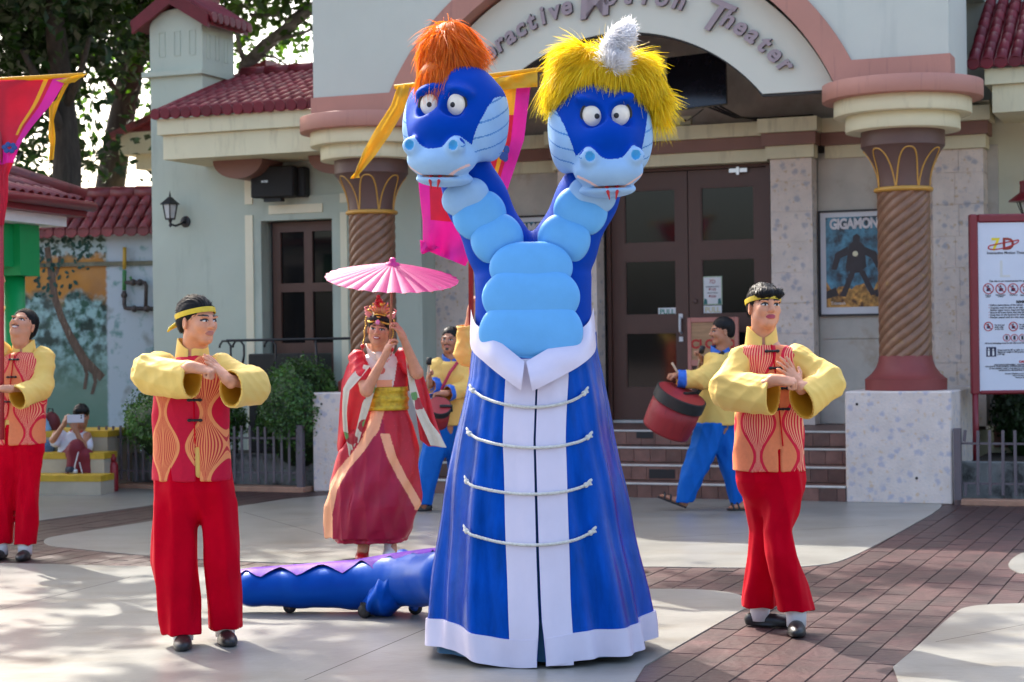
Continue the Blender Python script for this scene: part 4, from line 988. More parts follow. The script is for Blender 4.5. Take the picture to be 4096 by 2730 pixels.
        for axn in range(3):
            sl0 = [slice(1,-1)]*3; sl1 = [slice(1,-1)]*3; sl0[axn] = slice(0,-1); sl1[axn] = slice(1,None)
            a_, b_ = ins[tuple(sl0)], ins[tuple(sl1)]; ch = np.nonzero(a_ != b_); flip = a_[ch]
            idx = [ch[0].copy(), ch[1].copy(), ch[2].copy()]
            for q in range(3):
                if q != axn: idx[q] += 1
            o1, o2 = [(1,2),(2,0),(0,1)][axn]
            def cell(d1, d2):
                w_ = [idx[0], idx[1], idx[2]]; w_[o1] = w_[o1]-d1; w_[o2] = w_[o2]-d2; return vid[w_[0], w_[1], w_[2]]
            Q = np.stack([cell(1,1), cell(0,1), cell(0,0), cell(1,0)], 1); Q[~flip] = Q[~flip][:, ::-1]
            quads.append(Q)
        Q = np.concatenate(quads); Q = Q[(Q >= 0).all(1)]
        return pos, Q
def vnormals(V, Q):
    n = np.cross(V[Q[:,2]]-V[Q[:,0]], V[Q[:,3]]-V[Q[:,1]]); N = np.zeros_like(V)
    for i in range(4): np.add.at(N, Q[:,i], n)
    return N/(np.linalg.norm(N, axis=1)[:,None]+1e-12)
def qmesh(name, V, Q, mats, parent, base, midx=None, smooth=True, **k):
    me = bpy.data.meshes.new(name); b = np.array(base, dtype=np.float32)
    me.vertices.add(len(V)); me.vertices.foreach_set('co', (V-b).astype(np.float32).reshape(-1))
    me.loops.add(4*len(Q)); me.loops.foreach_set('vertex_index', Q.astype(np.int32).reshape(-1))
    me.polygons.add(len(Q)); me.polygons.foreach_set('loop_start', np.arange(0, 4*len(Q), 4, dtype=np.int32))
    for m in (mats if isinstance(mats, (list,tuple)) else [mats]): me.materials.append(m)
    if midx is not None: me.polygons.foreach_set('material_index', midx.astype(np.int32))
    if smooth: me.polygons.foreach_set('use_smooth', np.ones(len(Q), dtype=bool))
    me.update(calc_edges=True)
    return link(name, me, parent, **k)
def sdf(name, blob, h, mats, parent, base, fine=(), disp=None, region=None, relax=1, **k):
    V, Q = blob.mesh(h, fine)
    for _ in range(relax):      # gentle smoothing
        A_ = np.zeros_like(V); c = np.zeros(len(V), dtype=np.float32)
        for i in range(4):
            np.add.at(A_, Q[:,i], V[Q[:,(i+1)%4]]+V[Q[:,(i+3)%4]]); np.add.at(c, Q[:,i], 2)
        V = V*.5 + .5*A_/np.maximum(c,1)[:,None]
    if disp is not None:
        N_ = vnormals(V, Q); V = V + N_*(disp(V, N_) if disp.__code__.co_argcount == 2 else disp(V))[:,None]
    mi = None
    if region is not None:
        ctr = V[Q].mean(1); n = np.cross(V[Q[:,2]]-V[Q[:,0]], V[Q[:,3]]-V[Q[:,1]]); n /= np.linalg.norm(n, axis=1)[:,None]+1e-12
        mi = region(ctr, n)
    return qmesh(name, V, Q, mats, parent, base, mi, **k)
def wob(V, f=(9,7,11), ph=0.0):
    x, y, z = V[:,0], V[:,1], V[:,2]
    return (np.sin(f[0]*x+2.3*np.sin(f[1]*z*.7+ph)+ph)+np.sin(f[1]*z+1.7*np.sin(f[2]*x*.6+1+ph))+np.sin(f[2]*y+1.3*np.sin(f[0]*z*.5+ph*2)))/3
# ------------------------------------------------------------------ people
def ridge(V, f=(50,42,55), ph=0.0):
    x, y, z = V[:,0], V[:,1], V[:,2]
    a = np.sin(f[0]*x+f[1]*z*.8+2.2*np.sin(f[2]*.35*y+f[1]*.3*z+ph)+ph); b = np.sin(f[1]*z-f[0]*.5*x+1.9*np.sin(f[0]*.3*x+ph*1.7)+f[2]*.6*y)
    return (1-2*np.abs(a))*.6+(1-2*np.abs(b))*.4
def skin_mat(name, c): 
    m = mat(name, c, .48, .14, 16, .05, 260, subs=.12); return m
SK1 = skin_mat('skin light tan', (.62,.285,.165)); SK2 = skin_mat('skin tan', (.42,.19,.105)); SK3 = skin_mat('skin warm', (.56,.26,.15))
HAIR = mat('black hair', (.006,.005,.005), .5, .3, 60, .1, 200, stretch=(6,6,1.2), spec=.22); LINER = mat('dark brow and lash', (.010,.008,.008), .6, .1, 30)
EYEW = mat('eye white', (.62,.60,.57), .25, .02, 30); IRIS = mat('dark iris', (.012,.008,.006), .15, .02, 30)
LIPM = mat('rose lipstick', (.36,.045,.085), .4, .05, 30); LIPN = mat('natural lips', (.42,.16,.13), .45, .05, 30); LIPR = mat('red lipstick', (.33,.012,.02), .3, .05, 30); TEETH = mat('teeth', (.72,.70,.66), .3, .02, 30); STUB = mat('moustache shade', (.06,.04,.033), .6, .3, 40)
def headM(c, yaw=0, pitch=0, roll=0, sc=1.0):
    return Matrix.Translation(Vector(c)) @ (Matrix.Rotation(R(yaw), 4, 'Z') @ Matrix.Rotation(R(pitch), 4, 'X') @ Matrix.Rotation(R(roll), 4, 'Y')) @ Matrix.Scale(sc, 4)
def head_prims(B, Mh, neck, sc=1.0, smile=0.0, fem=False):
    Rm = np.array(Mh.to_3x3())/sc
    P = lambda x, y, z: np.array(Mh @ Vector((x, y, z)))
    E = lambda c, r, k=.012, sub=False, rot=None: B.ell(P(*c), [q*sc for q in r], k*sc, Rm if rot is None else Rm@np.array(rot), sub)
    E((0,.020,.036), (.075,.093,.080), .02); E((0,-.020,-.026), (.062,.070,.086), .03)
    jw = .031 if fem else .037
    E((0,-.056,-.090), (jw-.004,.026,.022), .028)
    for q in (-1, 1):
        E((q*.044,-.008,-.060), (.020,.034,.028), .03); E((q*.037,-.062,-.024+.006*smile), (.022,.020,.022), .025)
        E((q*.030,-.082,.022), (.024,.012,.008), .014)
        E((q*.031,-.098,.002), (.017,.014,.010), .010, True); E((q*.031,-.0755,.002), (.0165,.0135,.0125), .004)
        E((q*.0105,-.094,-.029), (.0085,.011,.0075), .008)
        E((q*.077,.010,-.012), (.0085,.017,.030), .008, rot=Matrix.Rotation(q*.35, 3, 'Z')); E((q*.0835,.008,-.010), (.003,.009,.016), .004, True)
    B.cone(P(0,-.080,.016), P(0,-.104,-.022), .0085*sc, .0115*sc, .014*sc)
    wl_ = .023+.004*smile
    E((0,-.0845,-.0525), (wl_,.0095,.0052), .006); E((0,-.083,-.0625), (wl_-.004,.0095,.0062), .006); E((0,-.0965,-.0575), (wl_-.002,.005,.0013), .003, True)
    B.path([P(0,.018,-.045), P(0,.022,-.10), neck], [.050*sc if not fem else .043*sc, .050*sc if not fem else .043*sc, .058 if not fem else .05], .03)
def face_region(Mh, sc, lips=1, moust=0, goatee=0, teeth=0, brow=.0045, gaze=(0,0), blush=0):
    """material index: 0 skin 1 lips 2 liner/brow 3 eye white 4 iris 5 teeth 6 stubble"""
    Mi = np.array(Mh.inverted())
    def fn(C, N):
        q = C@Mi[:3,:3].T+Mi[:3,3]; x, y, z = q[:,0], q[:,1], q[:,2]; ax = np.abs(x); fr = y < -.045; o = np.zeros(len(C), dtype=np.int32)
        near = (np.abs(q) < .16).all(1); fr &= near
        if moust: o[fr & (ax < .030) & (np.abs(z+.0425+.10*ax) < .0048) & (ax > .003)] = 6
        if goatee: o[fr & (ax < .013) & (z < -.070) & (z > -.092)] = 6
        lip = fr & (y < -.06) & ((x/.026)**2+((z+.0575-.10*x*x*40*(.25 if teeth else .15))/.0115)**2 < 1); o[lip] = 1
        if teeth: o[fr & (y < -.06) & ((x/.019)**2+((z+.0568-.9*x*x*4)/.0042)**2 < 1)] = 5
        e2_ = ((ax-.0315)/.0185)**2+((z-.0035)/.0105)**2; o[fr & (e2_ < 1) & (z > .0005-.06*(ax-.03))] = 2
        e1_ = ((ax-.031)/.0150)**2+((z-.0012)/.0046)**2; w_ = fr & (e1_ < 1); o[w_] = 3
        o[w_ & ((x-np.sign(x)*.031-gaze[0])**2+(z-.002-gaze[1])**2 < .0064**2)] = 4
        bz = .0265+.10*np.clip(ax-.016,0,1)-1.6*np.clip(ax-.034,0,1)**1.5
        o[fr & (ax > .013) & (ax < .052) & (np.abs(z-bz) < brow*(1-.5*np.clip((ax-.035)/.017,0,1)))] = 2
        return o
    return fn
def hair_short(Mh, sc, parent, base, style='slick', h=.0035):
    B = Blob(); Rm = np.array(Mh.to_3x3())/sc; P = lambda x, y, z: np.array(Mh @ Vector((x, y, z)))
    E = lambda c, r, k=.012, sub=False: B.ell(P(*c), [q*sc for q in r], k*sc, Rm, sub)
    E((0,.024,.040), (.081,.100,.087)); E((0,.052,-.015), (.068,.062,.065), .03)
    if style == 'slick': E((0,-.115,-.020), (.080,.095,.098), .012, True)
    elif style == 'fringe':
        E((0,-.118,-.045), (.080,.095,.098), .012, True); E((-.020,-.062,.062), (.058,.038,.030), .02); E((.045,-.050,.062), (.035,.036,.030), .02)
    elif style == 'crop': E((0,-.115,-.028), (.086,.092,.096), .012, True)
    elif style == 'bun': E((0,-.112,-.030), (.074,.092,.092), .012, True); E((0,.02,.11), (.045,.05,.035), .03)
    E((0,.05,-.115), (.12,.14,.055), .02, True)
    for q in (-1,1): E((q*.082,.000,-.045), (.03,.040,.052), .012, True)
    def dsp(V):
        q = (V-np.array(Mh.translation))@Rm
        return .0009*np.sin(q[:,0]*420+6*np.sin(q[:,1]*30))+.0012*np.sin(q[:,0]*150+q[:,2]*30)
    ho = sdf('hair', B, h*sc, HAIR, parent, base, disp=dsp)
    if h < .004:
        me = ho.data; n = len(me.vertices); V = np.empty(n*3, dtype=np.float32); me.vertices.foreach_get('co', V); V = V.reshape(-1,3); N = np.empty(n*3, dtype=np.float32); me.vertices.foreach_get('normal', N); N = N.reshape(-1,3)
        g = np.random.default_rng(2); q = (V+np.array(base)-np.array(Mh.translation))@Rm; ok = np.nonzero((q[:,2] > -.05) | (q[:,1] > .0))[0]; idx = g.choice(ok, 3800); p = V[idx]-N[idx]*.001; nn = N[idx]
        fl = np.tile(np.array([.15,.9,-.25]) if style in ('slick','bun') else np.array([-.45,-.65,-.45]), (len(idx),1)); fl[:,2] -= .5*(q[idx,2] < .03); d = fl@Rm.T; d = d-nn*np.einsum('ij,ij->i', d, nn)[:,None]+g.normal(0,.10,d.shape); d /= np.linalg.norm(d,axis=1)[:,None]
        sd_ = np.cross(d, nn); sd_ /= np.linalg.norm(sd_,axis=1)[:,None]+1e-6; L = g.uniform(.014,.030,(len(idx),1)); S = 4; W_ = np.empty((len(idx),2*S,3))
        for i in range(S):
            t = i/(S-1); c = p+d*L*t+nn*(L*(.06*t-.12*t*t)+.0014); ww = .0011*(1-t**2)+.0002; W_[:,2*i] = c-sd_*ww; W_[:,2*i+1] = c+sd_*ww
        Q = np.concatenate([np.arange(len(idx))[:,None]*2*S+np.array([2*i,2*i+1,2*i+3,2*i+2]) for i in range(S-1)]); qmesh('hair_strands', W_.reshape(-1,3), Q, HAIR, ho, (0,0,0))
    return ho
def headband(Mh, sc, parent, base, mat_, zf=.060, zb=.004, hw=.0125, tail=None):
    mb = MB(); n = 48
    def pt(u, v, off):
        a_ = 2*math.pi*u; z = zf+(zb-zf)*(1-math.cos(a_))/2 + (v-.5)*2*hw
        s_ = math.sqrt(max(.05, 1-((z-.038)/.098)**2)); x = .0845*s_*math.sin(a_); y = .022-.1055*s_*math.cos(a_)
        return Vector((x*(1+off), .022+(y-.022)*(1+off), z))
    b = Vector(base)
    mb.grid(lambda u, v: Mh @ pt(u, v, .0) - b, n, 4, closeu=True); mb.grid(lambda u, v: Mh @ pt(u, 1-v, .055) - b, n, 4, closeu=True)
    if tail:
        for t_ in tail:
            mb.tube([Mh @ Vector(q)-b for q in t_], [.006,.010,.009,.004][:len(t_)], 6)
    return mb.build('headband', mat_, parent, smooth=True)
def hand(B, wrist, d, n, curl=(20,20,20,20), thumb=(.75,.65,.1), sc=1.0, side=1, spread=.12, tcurl=20):
    """d: wrist->knuckles, n: palm normal (fingers curl to it); thumb on the +s side"""
    w_ = Vector(wrist); d = Vector(d).normalized(); n = Vector(n); n = (n-d*n.dot(d)).normalized(); s_ = d.cross(n).normalized()*side
    Rm = np.array([[d.x,s_.x,n.x],[d.y,s_.y,n.y],[d.z,s_.z,n.z]])
    B.ell(w_+d*.048*sc, (.050*sc,.039*sc,.0155*sc), .012, Rm); B.cone(w_-d*.02*sc, w_+d*.03*sc, .025*sc, .026*sc, .014)
    for i, (o_, L) in enumerate(((.029,.068),(.0095,.076),(-.010,.071),(-.028,.056))):
        p = w_+d*(.087 if i in (1,2) else .080)*sc+s_*o_*sc; a_ = 0; dd = d + s_*(o_/.03*spread)
        rr = .0092*sc*(1 if i < 3 else .87)
        for j, (fl, ca) in enumerate(((.44,1),(.32,1.15),(.24,.8))):
            a_ += R(curl[i])*ca; v_ = (dd*math.cos(a_)+n*math.sin(a_)).normalized(); q = p+v_*L*fl*sc
            B.cone(p, q, rr*(1-.1*j), rr*(.92-.1*j), .005); p = q
    p = w_+d*.022*sc+s_*.024*sc; v_ = (d*thumb[0]+s_*thumb[1]+n*thumb[2]).normalized(); q = p+v_*.045*sc
    B.cone(p, q, .0145*sc, .0108*sc, .012); v2 = (v_+n*math.sin(R(tcurl))+d*.3).normalized(); B.cone(q, q+v2*.030*sc, .0108*sc, .0085*sc, .005)
def hbox(c, r): c = np.array(c); return (c-r, c+r)
CY_ = mat('yellow satin cotton', (.76,.52,.14), .6, .06, 6, .12, 26, spec=.2); CYI = mat('amber lining', (.55,.26,.01), .6, .08, 8)
CBLUE = mat('royal blue trousers cloth', (.006,.12,.50), .65, .12, 7, .2, 26, spec=.12); CRED = mat('crimson trousers cloth', (.52,.001,.014), .7, .16, 5, .25, 14, spec=.25, tint=(1,.05,.08)); CBL2 = mat('blue trim satin', (.01,.12,.55), .5, .08, 8, .1, 30)
FROG = mat('black frog button', (.006,.006,.007), .6, .1, 40); SHOE = mat('black shoe leather', (.012,.012,.012), .4, .2, 14, .1, 60); SOCK = mat('white sock', (.72,.72,.74), .85, .05, 20, .2, 120); BAND = mat('yellow ribbon', (.66,.47,.02), .45, .08, 20, .05, 60)
def ogee(name, bg, ln, ln2, p=.115, lam=.30, x0=0.0, z0=0.0, N=9):
    """mirror-symmetric brocade of swelling bands with fanned lines"""
    m = mat(name, bg, .6, .06, 60, .1, 220, spec=.15); b = bsdf(m); src = b.inputs['Base Color'].links[0].from_socket
    tc = nd(m, 'ShaderNodeTexCoord'); sp = nd(m, 'ShaderNodeSeparateXYZ'); lk(m, tc.outputs['Object'], sp.inputs[0])
    def mt(op, a_, b_=0.0, c_=None):
        n = nd(m, 'ShaderNodeMath', operation=op)
        for i, q in enumerate((a_, b_) + ((c_,) if c_ is not None else ())):
            if isinstance(q, (int, float)): n.inputs[i].default_value = q
            else: lk(m, q, n.inputs[i])
        return n.outputs[0]
    x = mt('ADD', sp.outputs[0], 10*p*2-x0); z = mt('SUBTRACT', sp.outputs[2], z0)
    x = mt('ADD', x, mt('MULTIPLY', mt('ABSOLUTE', sp.outputs[1]), .35))
    c = mt('PINGPONG', x, p); sn = mt('SINE', mt('MULTIPLY', z, 2*math.pi/lam))
    ed = mt('MULTIPLY', mt('ADD', mt('MULTIPLY', sn, .33), .47), p)
    q = mt('SUBTRACT', c, ed); body = mt('LESS_THAN', q, 0.0)
    fr_ = mt('DIVIDE', q, mt('SUBTRACT', p*1.04, ed)); ph = mt('MULTIPLY', mt('POWER', mt('MAXIMUM', fr_, 0.0), .8), N*math.pi*2)
    li = mt('GREATER_THAN', mt('SINE', ph), -.05)
    edge = mt('MULTIPLY', mt('LESS_THAN', mt('ABSOLUTE', mt('SUBTRACT', q, .005)), .0075), 1.0)
    n1 = nd(m, 'ShaderNodeMixRGB'); lk(m, li, n1.inputs[0]); n1.inputs[1].default_value = rgb(ln2); n1.inputs[2].default_value = rgb(ln)
    n2 = nd(m, 'ShaderNodeMixRGB'); lk(m, body, n2.inputs[0]); lk(m, n1.outputs[0], n2.inputs[1]); lk(m, src, n2.inputs[2])
    n3 = nd(m, 'ShaderNodeMixRGB'); lk(m, edge, n3.inputs[0]); lk(m, n2.outputs[0], n3.inputs[1]); n3.inputs[2].default_value = rgb(ln)
    lk(m, n3.outputs[0], b.inputs['Base Color']); return m
VEST1 = ogee('red brocade with orange wave lines', (.52,.006,.035), (.75,.27,.10), (.50,.030,.035), .105, .33, .02, .05)
VEST2 = ogee('orange brocade with red wave lines', (.72,.21,.09), (.60,.012,.04), (.78,.34,.20), .105, .33, .055, .12, 8)
def sleeve(name, parent, base, pts, ab, side, mats, h=.006, hollow=.5, seed=0.0, cuffmat=None):
    """pts: shoulder, elbow, (mid,) cuff; ab radii (along side, across)"""
    B = Blob()
    for i in range(len(pts)-1): B.econe(pts[i], pts[i+1], ab[i], ab[i+1], side, .03)
    for i in range(len(pts)-1): B.ell(pts[i], (min(ab[i]),)*3, .03)
    p0, p1 = np.array(pts[-2]), np.array(pts[-1]); d = p1-p0; q0 = p1-d*hollow; a0, a1 = ab[-2], ab[-1]
    t = 1-hollow; am = tuple((a0[j]+(a1[j]-a0[j])*t)-.018 for j in (0,1)); ae = tuple(q-.015 for q in a1)
    B.econe(q0, p1+d*.08, am, ae, side, .004, True)
    dn = d/np.linalg.norm(d); L = np.linalg.norm(d)
    sd2 = np.array(side, dtype=np.float64); sd2 = sd2-dn*(sd2@dn); sd2 /= np.linalg.norm(sd2); tn2 = np.cross(dn, sd2)
    def inner(C, N):
        rel = C-p0; hgt = rel@dn; rad = rel-hgt[:,None]*dn; t = np.clip(hgt/L, 0, 1); A_ = a0[0]+(a1[0]-a0[0])*t; B_ = a0[1]+(a1[1]-a0[1])*t
        q = np.hypot((rel@sd2)/A_, (rel@tn2)/B_); return (np.einsum('ij,ij->i', N, rad) < 0) & (hgt > L*(1-hollow)-.02) & (q < .97), hgt
    def dsp(V, N):
        inn, hgt = inner(V, N); return (.007*wob(V, (23,19,21), seed)+.0045*ridge(V, (21,30,27), seed)+.002*ridge(V, (47,41,52), seed+1))*np.where(inn, 0, 1)*np.clip((L-hgt)/.03, .15, 1)
    def reg(C, N):
        o = np.zeros(len(C), dtype=np.int32); inn, hgt = inner(C, N); o[inn] = 1
        if cuffmat:
            rel = C-p0; rad = np.linalg.norm(rel-(rel@dn)[:,None]*dn, axis=1); o[(hgt > L*cuffmat) & ~inn & (rad < max(a1)*1.5)] = 2
        return o
    return sdf(name, B, h, mats, parent, base, disp=dsp, region=reg)
def collar(parent, base, c, rx, ry, h0, h1, m, tilt=0.0, open_=.22, flare=.0):
    mb = MB(); b = Vector(base); c = Vector(c)
    def pt(u, v, off):
        a_ = -math.pi/2 + open_*.5 + (2*math.pi-open_)*u; fr_ = max(0, -math.sin(a_)); hh = h1*(1-.42*fr_**3)
        return c + Vector(((rx+off+flare*v)*math.cos(a_), (ry+off+flare*v)*math.sin(a_), -h0*fr_*1.0+hh*v+tilt*math.cos(a_)*rx)) - b
    mb.grid(lambda u, v: pt(u, v, .004), 40, 5); mb.grid(lambda u, v: pt(1-u, v, -.002), 40, 5)
    mb.grid(lambda u, v: pt(u, 1, .004-.006*v), 40, 2)
    return mb.build('collar', m, parent, smooth=True)
def frogs(parent, base, pts, rz=0, L=.036):
    for i, p in enumerate(pts):
        q = Vector(p)-Vector(base); mb = MB(); c, s_ = math.cos(rz), math.sin(rz)
        for sx in (-1, 1): mb.sphere((sx*L*.72*c, sx*L*.72*s_, 0), (.012,.008,.008), 8)
        mb.tube([(-L*.8*c,-L*.8*s_,0),(L*.8*c,L*.8*s_,0)], .0055, 6); mb.sphere((0,-.004,0), .0075, 8)
        mb.build('frog_button', FROG, parent, loc=q, smooth=True)
def shoe(parent, base, heel, toe, m=SHOE, h=.075, w=.043, sole=None, name='shoe'):
    a, b = Vector(heel), Vector(toe); d = (b-a).normalized(); L = min((b-a).length, .275); b = a+d*L; B = Blob(); zz = Vector((0,0,1)); s_ = d.cross(zz)
    Rm = np.array([[s_.x,d.x,0],[s_.y,d.y,0],[s_.z,d.z,1]])
    B.ell(a+d*L*.20+zz*h*.40, (w*.80,L*.22,h*.60), .02, Rm); B.ell(a+d*L*.70+zz*.022, (w,L*.31,.034), .02, Rm); B.ell(a+d*L*.45+zz*h*.34, (w*.82,L*.30,h*.46), .03, Rm); B.ell(a+d*L*.5+zz*.008, (w*1.06,L*.51,.012), .006, Rm)
    B.ell(a+d*L*.16+zz*(h+.03), (w*.62,L*.16,.045), .012, Rm, True)
    lo = min(a.z, b.z)
    B.box((min(a.x,b.x)-.2,min(a.y,b.y)-.2,lo-.2),(max(a.x,b.x)+.2,max(a.y,b.y)+.2,lo+.002), .003, True)
    return sdf(name, B, .005, m, parent, base)
# ================================================================== the three vest performers
def folds(n1, n2, am, ph=0):
    return lambda a, z: am*(np.sin(n1*a+4*np.sin(z*5+ph)+ph)+.6*np.sin(n2*a-z*9+ph*2))
def performer(label, Y0, foot, head, neck, arms, torso, legs, shoes, vest, skin, hstyle, band, lips, slit, buttons, hands, moust=0, teeth=0, gaze=(0,0), sleeves=None, group=None, smile=.4):
    base = Vector((at(foot[0], foot[1], Y0).x, Y0, .009)); t = empty('person', base, label=label, cat='person')
    P = lambda u, v, dy=0.0: at(u, v, Y0+dy); px = Y0/F
    hc = P(*head[:3]); sc = head[6]; Mh = headM(hc, head[3], head[4], head[5], sc); nk = P(*neck)
    sh2 = []
    for lg, (dx_, dy_) in zip(legs, shoes):
        q = P(lg[-1][1], lg[-1][0], lg[-1][3]); dv = Vector((dx_, dy_, 0)).normalized(); hl = Vector((q.x, q.y, .009))-dv*.075; sh2.append((hl, hl+dv*.272))
    shoes = sh2
    B = Blob(); head_prims(B, Mh, nk, sc, smile)
    zt = [P(u, v).z for v, u, hw, b in torso]; cxt = [P(u, v).x for v, u, hw, b in torso]
    chest = Vector((cxt[2], Y0+.01, zt[2])); pelv = Vector((cxt[-1], Y0+.01, zt[-1]+.08))
    B.cone(nk, chest+Vector((0,.02,0)), .056, .07, .03).cone(chest, pelv, .08, .10, .03)
    for (sh, el, wr) in arms: B.path([chest+Vector((0,.02,-.06)), P(*sh)-Vector((0,0,.03)), P(*el), P(*wr)], [.04,.036,.034,.024], .02)
    for lg in legs:
        k = [P(u, v, dy) for v, u, hw, dy in lg]; B.path([pelv, k[0]-Vector((0,0,.06)), k[len(k)//2], k[-1]-Vector((0,0,.02)), Vector((k[-1].x,k[-1].y,.06))], [.08,.06,.045,.030,.026], .02)
    fine = [(*hbox(hc, .135*sc), .0026)]
    for hd in hands: hand(B, P(*hd['w']), hd['d'], hd['n'], hd['curl'], hd.get('thumb', (.75,.65,.1)), hd.get('sc', 1.0), hd.get('side', 1), hd.get('spread', .12), hd.get('tc', 20)); fine.append((*hbox(P(*hd['w'])+Vector(hd['d']).normalized()*.07, .085), .0042))
    sdf('body', B, .011, [skin, lips, LINER, EYEW, IRIS, TEETH, STUB], t, base, fine, region=face_region(Mh, sc, moust=moust, teeth=teeth, gaze=gaze))
    hair_short(Mh, sc, t, base, hstyle)
    if band is not None: headband(Mh, sc, t, base, BAND, tail=band)
    # vest
    a_ = [hw*px for v, u, hw, b in torso]; b_ = [b for v, u, hw, b in torso]
    V = Blob().vloft(zt, cxt, [Y0+.01]*len(torso), a_, b_, 2.35, mod=folds(3, 5, .010))
    sx, sw, sv = slit; xs = P(sx, 1500).x; zs = P(sx, sv).z
    V.box((xs-sw*px, Y0-.4, zt[-1]-.1), (xs+sw*px, Y0, zs), .004, True)
    def vd(q): return .0045*wob(q, (17,12,19), 1)+.0035*ridge(q, (24,14,26), 3)
    sdf('vest', V, .0065, vest, t, base, disp=vd)
    I = Blob().vloft([zt[-1]+.015, zt[-1]+.35], [cxt[-1]]*2, [Y0+.01]*2, [a_[-1]-.018, a_[-1]-.016], [b_[-1]-.02]*2, 2.35)
    sdf('shirt_tail', I, .009, CY_, t, base)
    cz = zt[1]+.005; collar(t, base, (cxt[0], Y0+.012, zt[0]-.012), .080, .078, .014, .098, CY_, flare=-.012)
    def front(u, v):
        q = P(u, v); zz = q.z; A_ = np.interp(zz, zt[::-1], a_[::-1]); B_ = np.interp(zz, zt[::-1], b_[::-1]); X_ = np.interp(zz, zt[::-1], cxt[::-1])
        f = max(0, 1-abs((q.x-X_)/A_)**2.35)**(1/2.35); return Vector((q.x, Y0+.01-B_*f-.007, zz))
    frogs(t, base, [front(u, v) for u, v in buttons])
    pl = MB(); ln = [front(u, v)-base+Vector((0,.004,0)) for u, v in [(buttons[0][0]+(buttons[-1][0]-buttons[0][0])*q, buttons[0][1]-25+(sv+10-buttons[0][1])*q) for q in [i/14 for i in range(15)]]]
    pl.tube(ln, .0035, 5); pl.build('front_seam', CRED, t)
    # sleeves
    for i, s_ in enumerate(sleeves): sleeve('sleeve', t, base, [P(*q) for q in s_['p']], s_['ab'], s_.get('side', (0,0,1)), [CY_, CYI], h=.0065, hollow=s_.get('hollow', .6), seed=i*2.1+Y0)
    # trousers
    T_ = Blob(); top = P(torso[-1][1], torso[-1][0]-60)
    for i, lg in enumerate(legs):
        pts = [P(u, v, dy) for v, u, hw, dy in lg]; T_.vloft([q.z for q in pts], [q.x for q in pts], [q.y for q in pts], [hw*px for v, u, hw, dy in lg], [hw*px*.98 for v, u, hw, dy in lg], 2.2, .006, mod=folds(5, 8, .030, i*1.7+Y0))
    T_.vloft([zt[-1]-.20, zt[-1]-.13, zt[-1]-.05, zt[-1]+.14], [cxt[-1]]*4, [Y0+.015]*4, [a_[-1]*q for q in (.15,.55,.88,.9)], [b_[-1]*q for q in (.3,.65,.9,.9)], 2.2, .05)
    sdf('trousers', T_, .0075, CRED, t, base, disp=lambda q: .007*wob(q, (23,6,25), Y0)+.009*ridge(q, (30,4,32), 1))
    for lg, sh_ in zip(legs, shoes):
        q = P(*(lg[-1][1], lg[-1][0], lg[-1][3])); hl = Vector(sh_[0])
        MB().tube([Vector((q.x,q.y,.035))-base, Vector((q.x,q.y,q.z+.06))-base], [.048,.052], 14).build('sock', SOCK, t, smooth=True)
        shoe(t, base, *sh_)
    return t
def gv(u, v): q = gnd(u, v); return Vector((q.x, q.y, .009))
m1 = performer('man in red wave patterned vest and yellow headband looking right, fist against palm', 8.7, (775,2590),
    head=(792,1285,-.02, 52, 2, 0, 1.0), neck=(782,1415,.02),
    arms=[((640,1455,.02),(565,1505,-.12),(772,1470,-.30)), ((905,1462,.02),(1045,1545,-.10),(905,1518,-.27))],
    torso=[(1424,768,62,.072),(1436,768,112,.09),(1466,767,146,.11),(1560,764,150,.125),(1740,764,152,.125),(1922,766,158,.13)],
    legs=[[(1800,706,62,.0),(1915,698,76,.0),(2010,695,90,-.0),(2250,698,98,.0),(2445,724,86,-.03),(2535,733,78,-.05)], [(1800,840,60,.02),(1915,858,70,.02),(2010,876,74,.02),(2250,890,76,.02),(2440,898,72,.04),(2512,900,70,.05)]],
    shoes=[(.15,-1),(.30,-1)],
    vest=VEST1, skin=SK1, hstyle='slick', band=[[(.0,.12,.0),(-.02,.14,-.02),(-.045,.15,-.04),(-.06,.15,-.055)],[(.0,.12,.0),(.0,.14,-.02),(-.02,.16,-.035),(-.035,.165,-.045)]], lips=LIPN,
    slit=(800,7,1785), buttons=[(788,1520),(795,1598),(797,1678)], gaze=(.004,0),
    hands=[dict(w=(775,1470,-.30), d=(1,-.05,-.22), n=(-.1,.35,-1), curl=(78,80,82,84), thumb=(.8,.45,.45), side=1, spread=0, tc=50), dict(w=(912,1522,-.25), d=(-.64,-.10,.77), n=(-.74,.30,-.6), curl=(4,4,5,6), thumb=(.8,.5,.2), side=-1, spread=.04)],
    sleeves=[dict(p=[(655,1462,.0),(584,1503,-.11),(771,1521,-.25)], ab=[(.066,.075),(.100,.078),(.090,.075)], hollow=.5),
             dict(p=[(885,1468,.0),(1024,1550,-.10),(922,1556,-.25)], ab=[(.062,.07),(.088,.08),(.092,.075)], hollow=.75)])
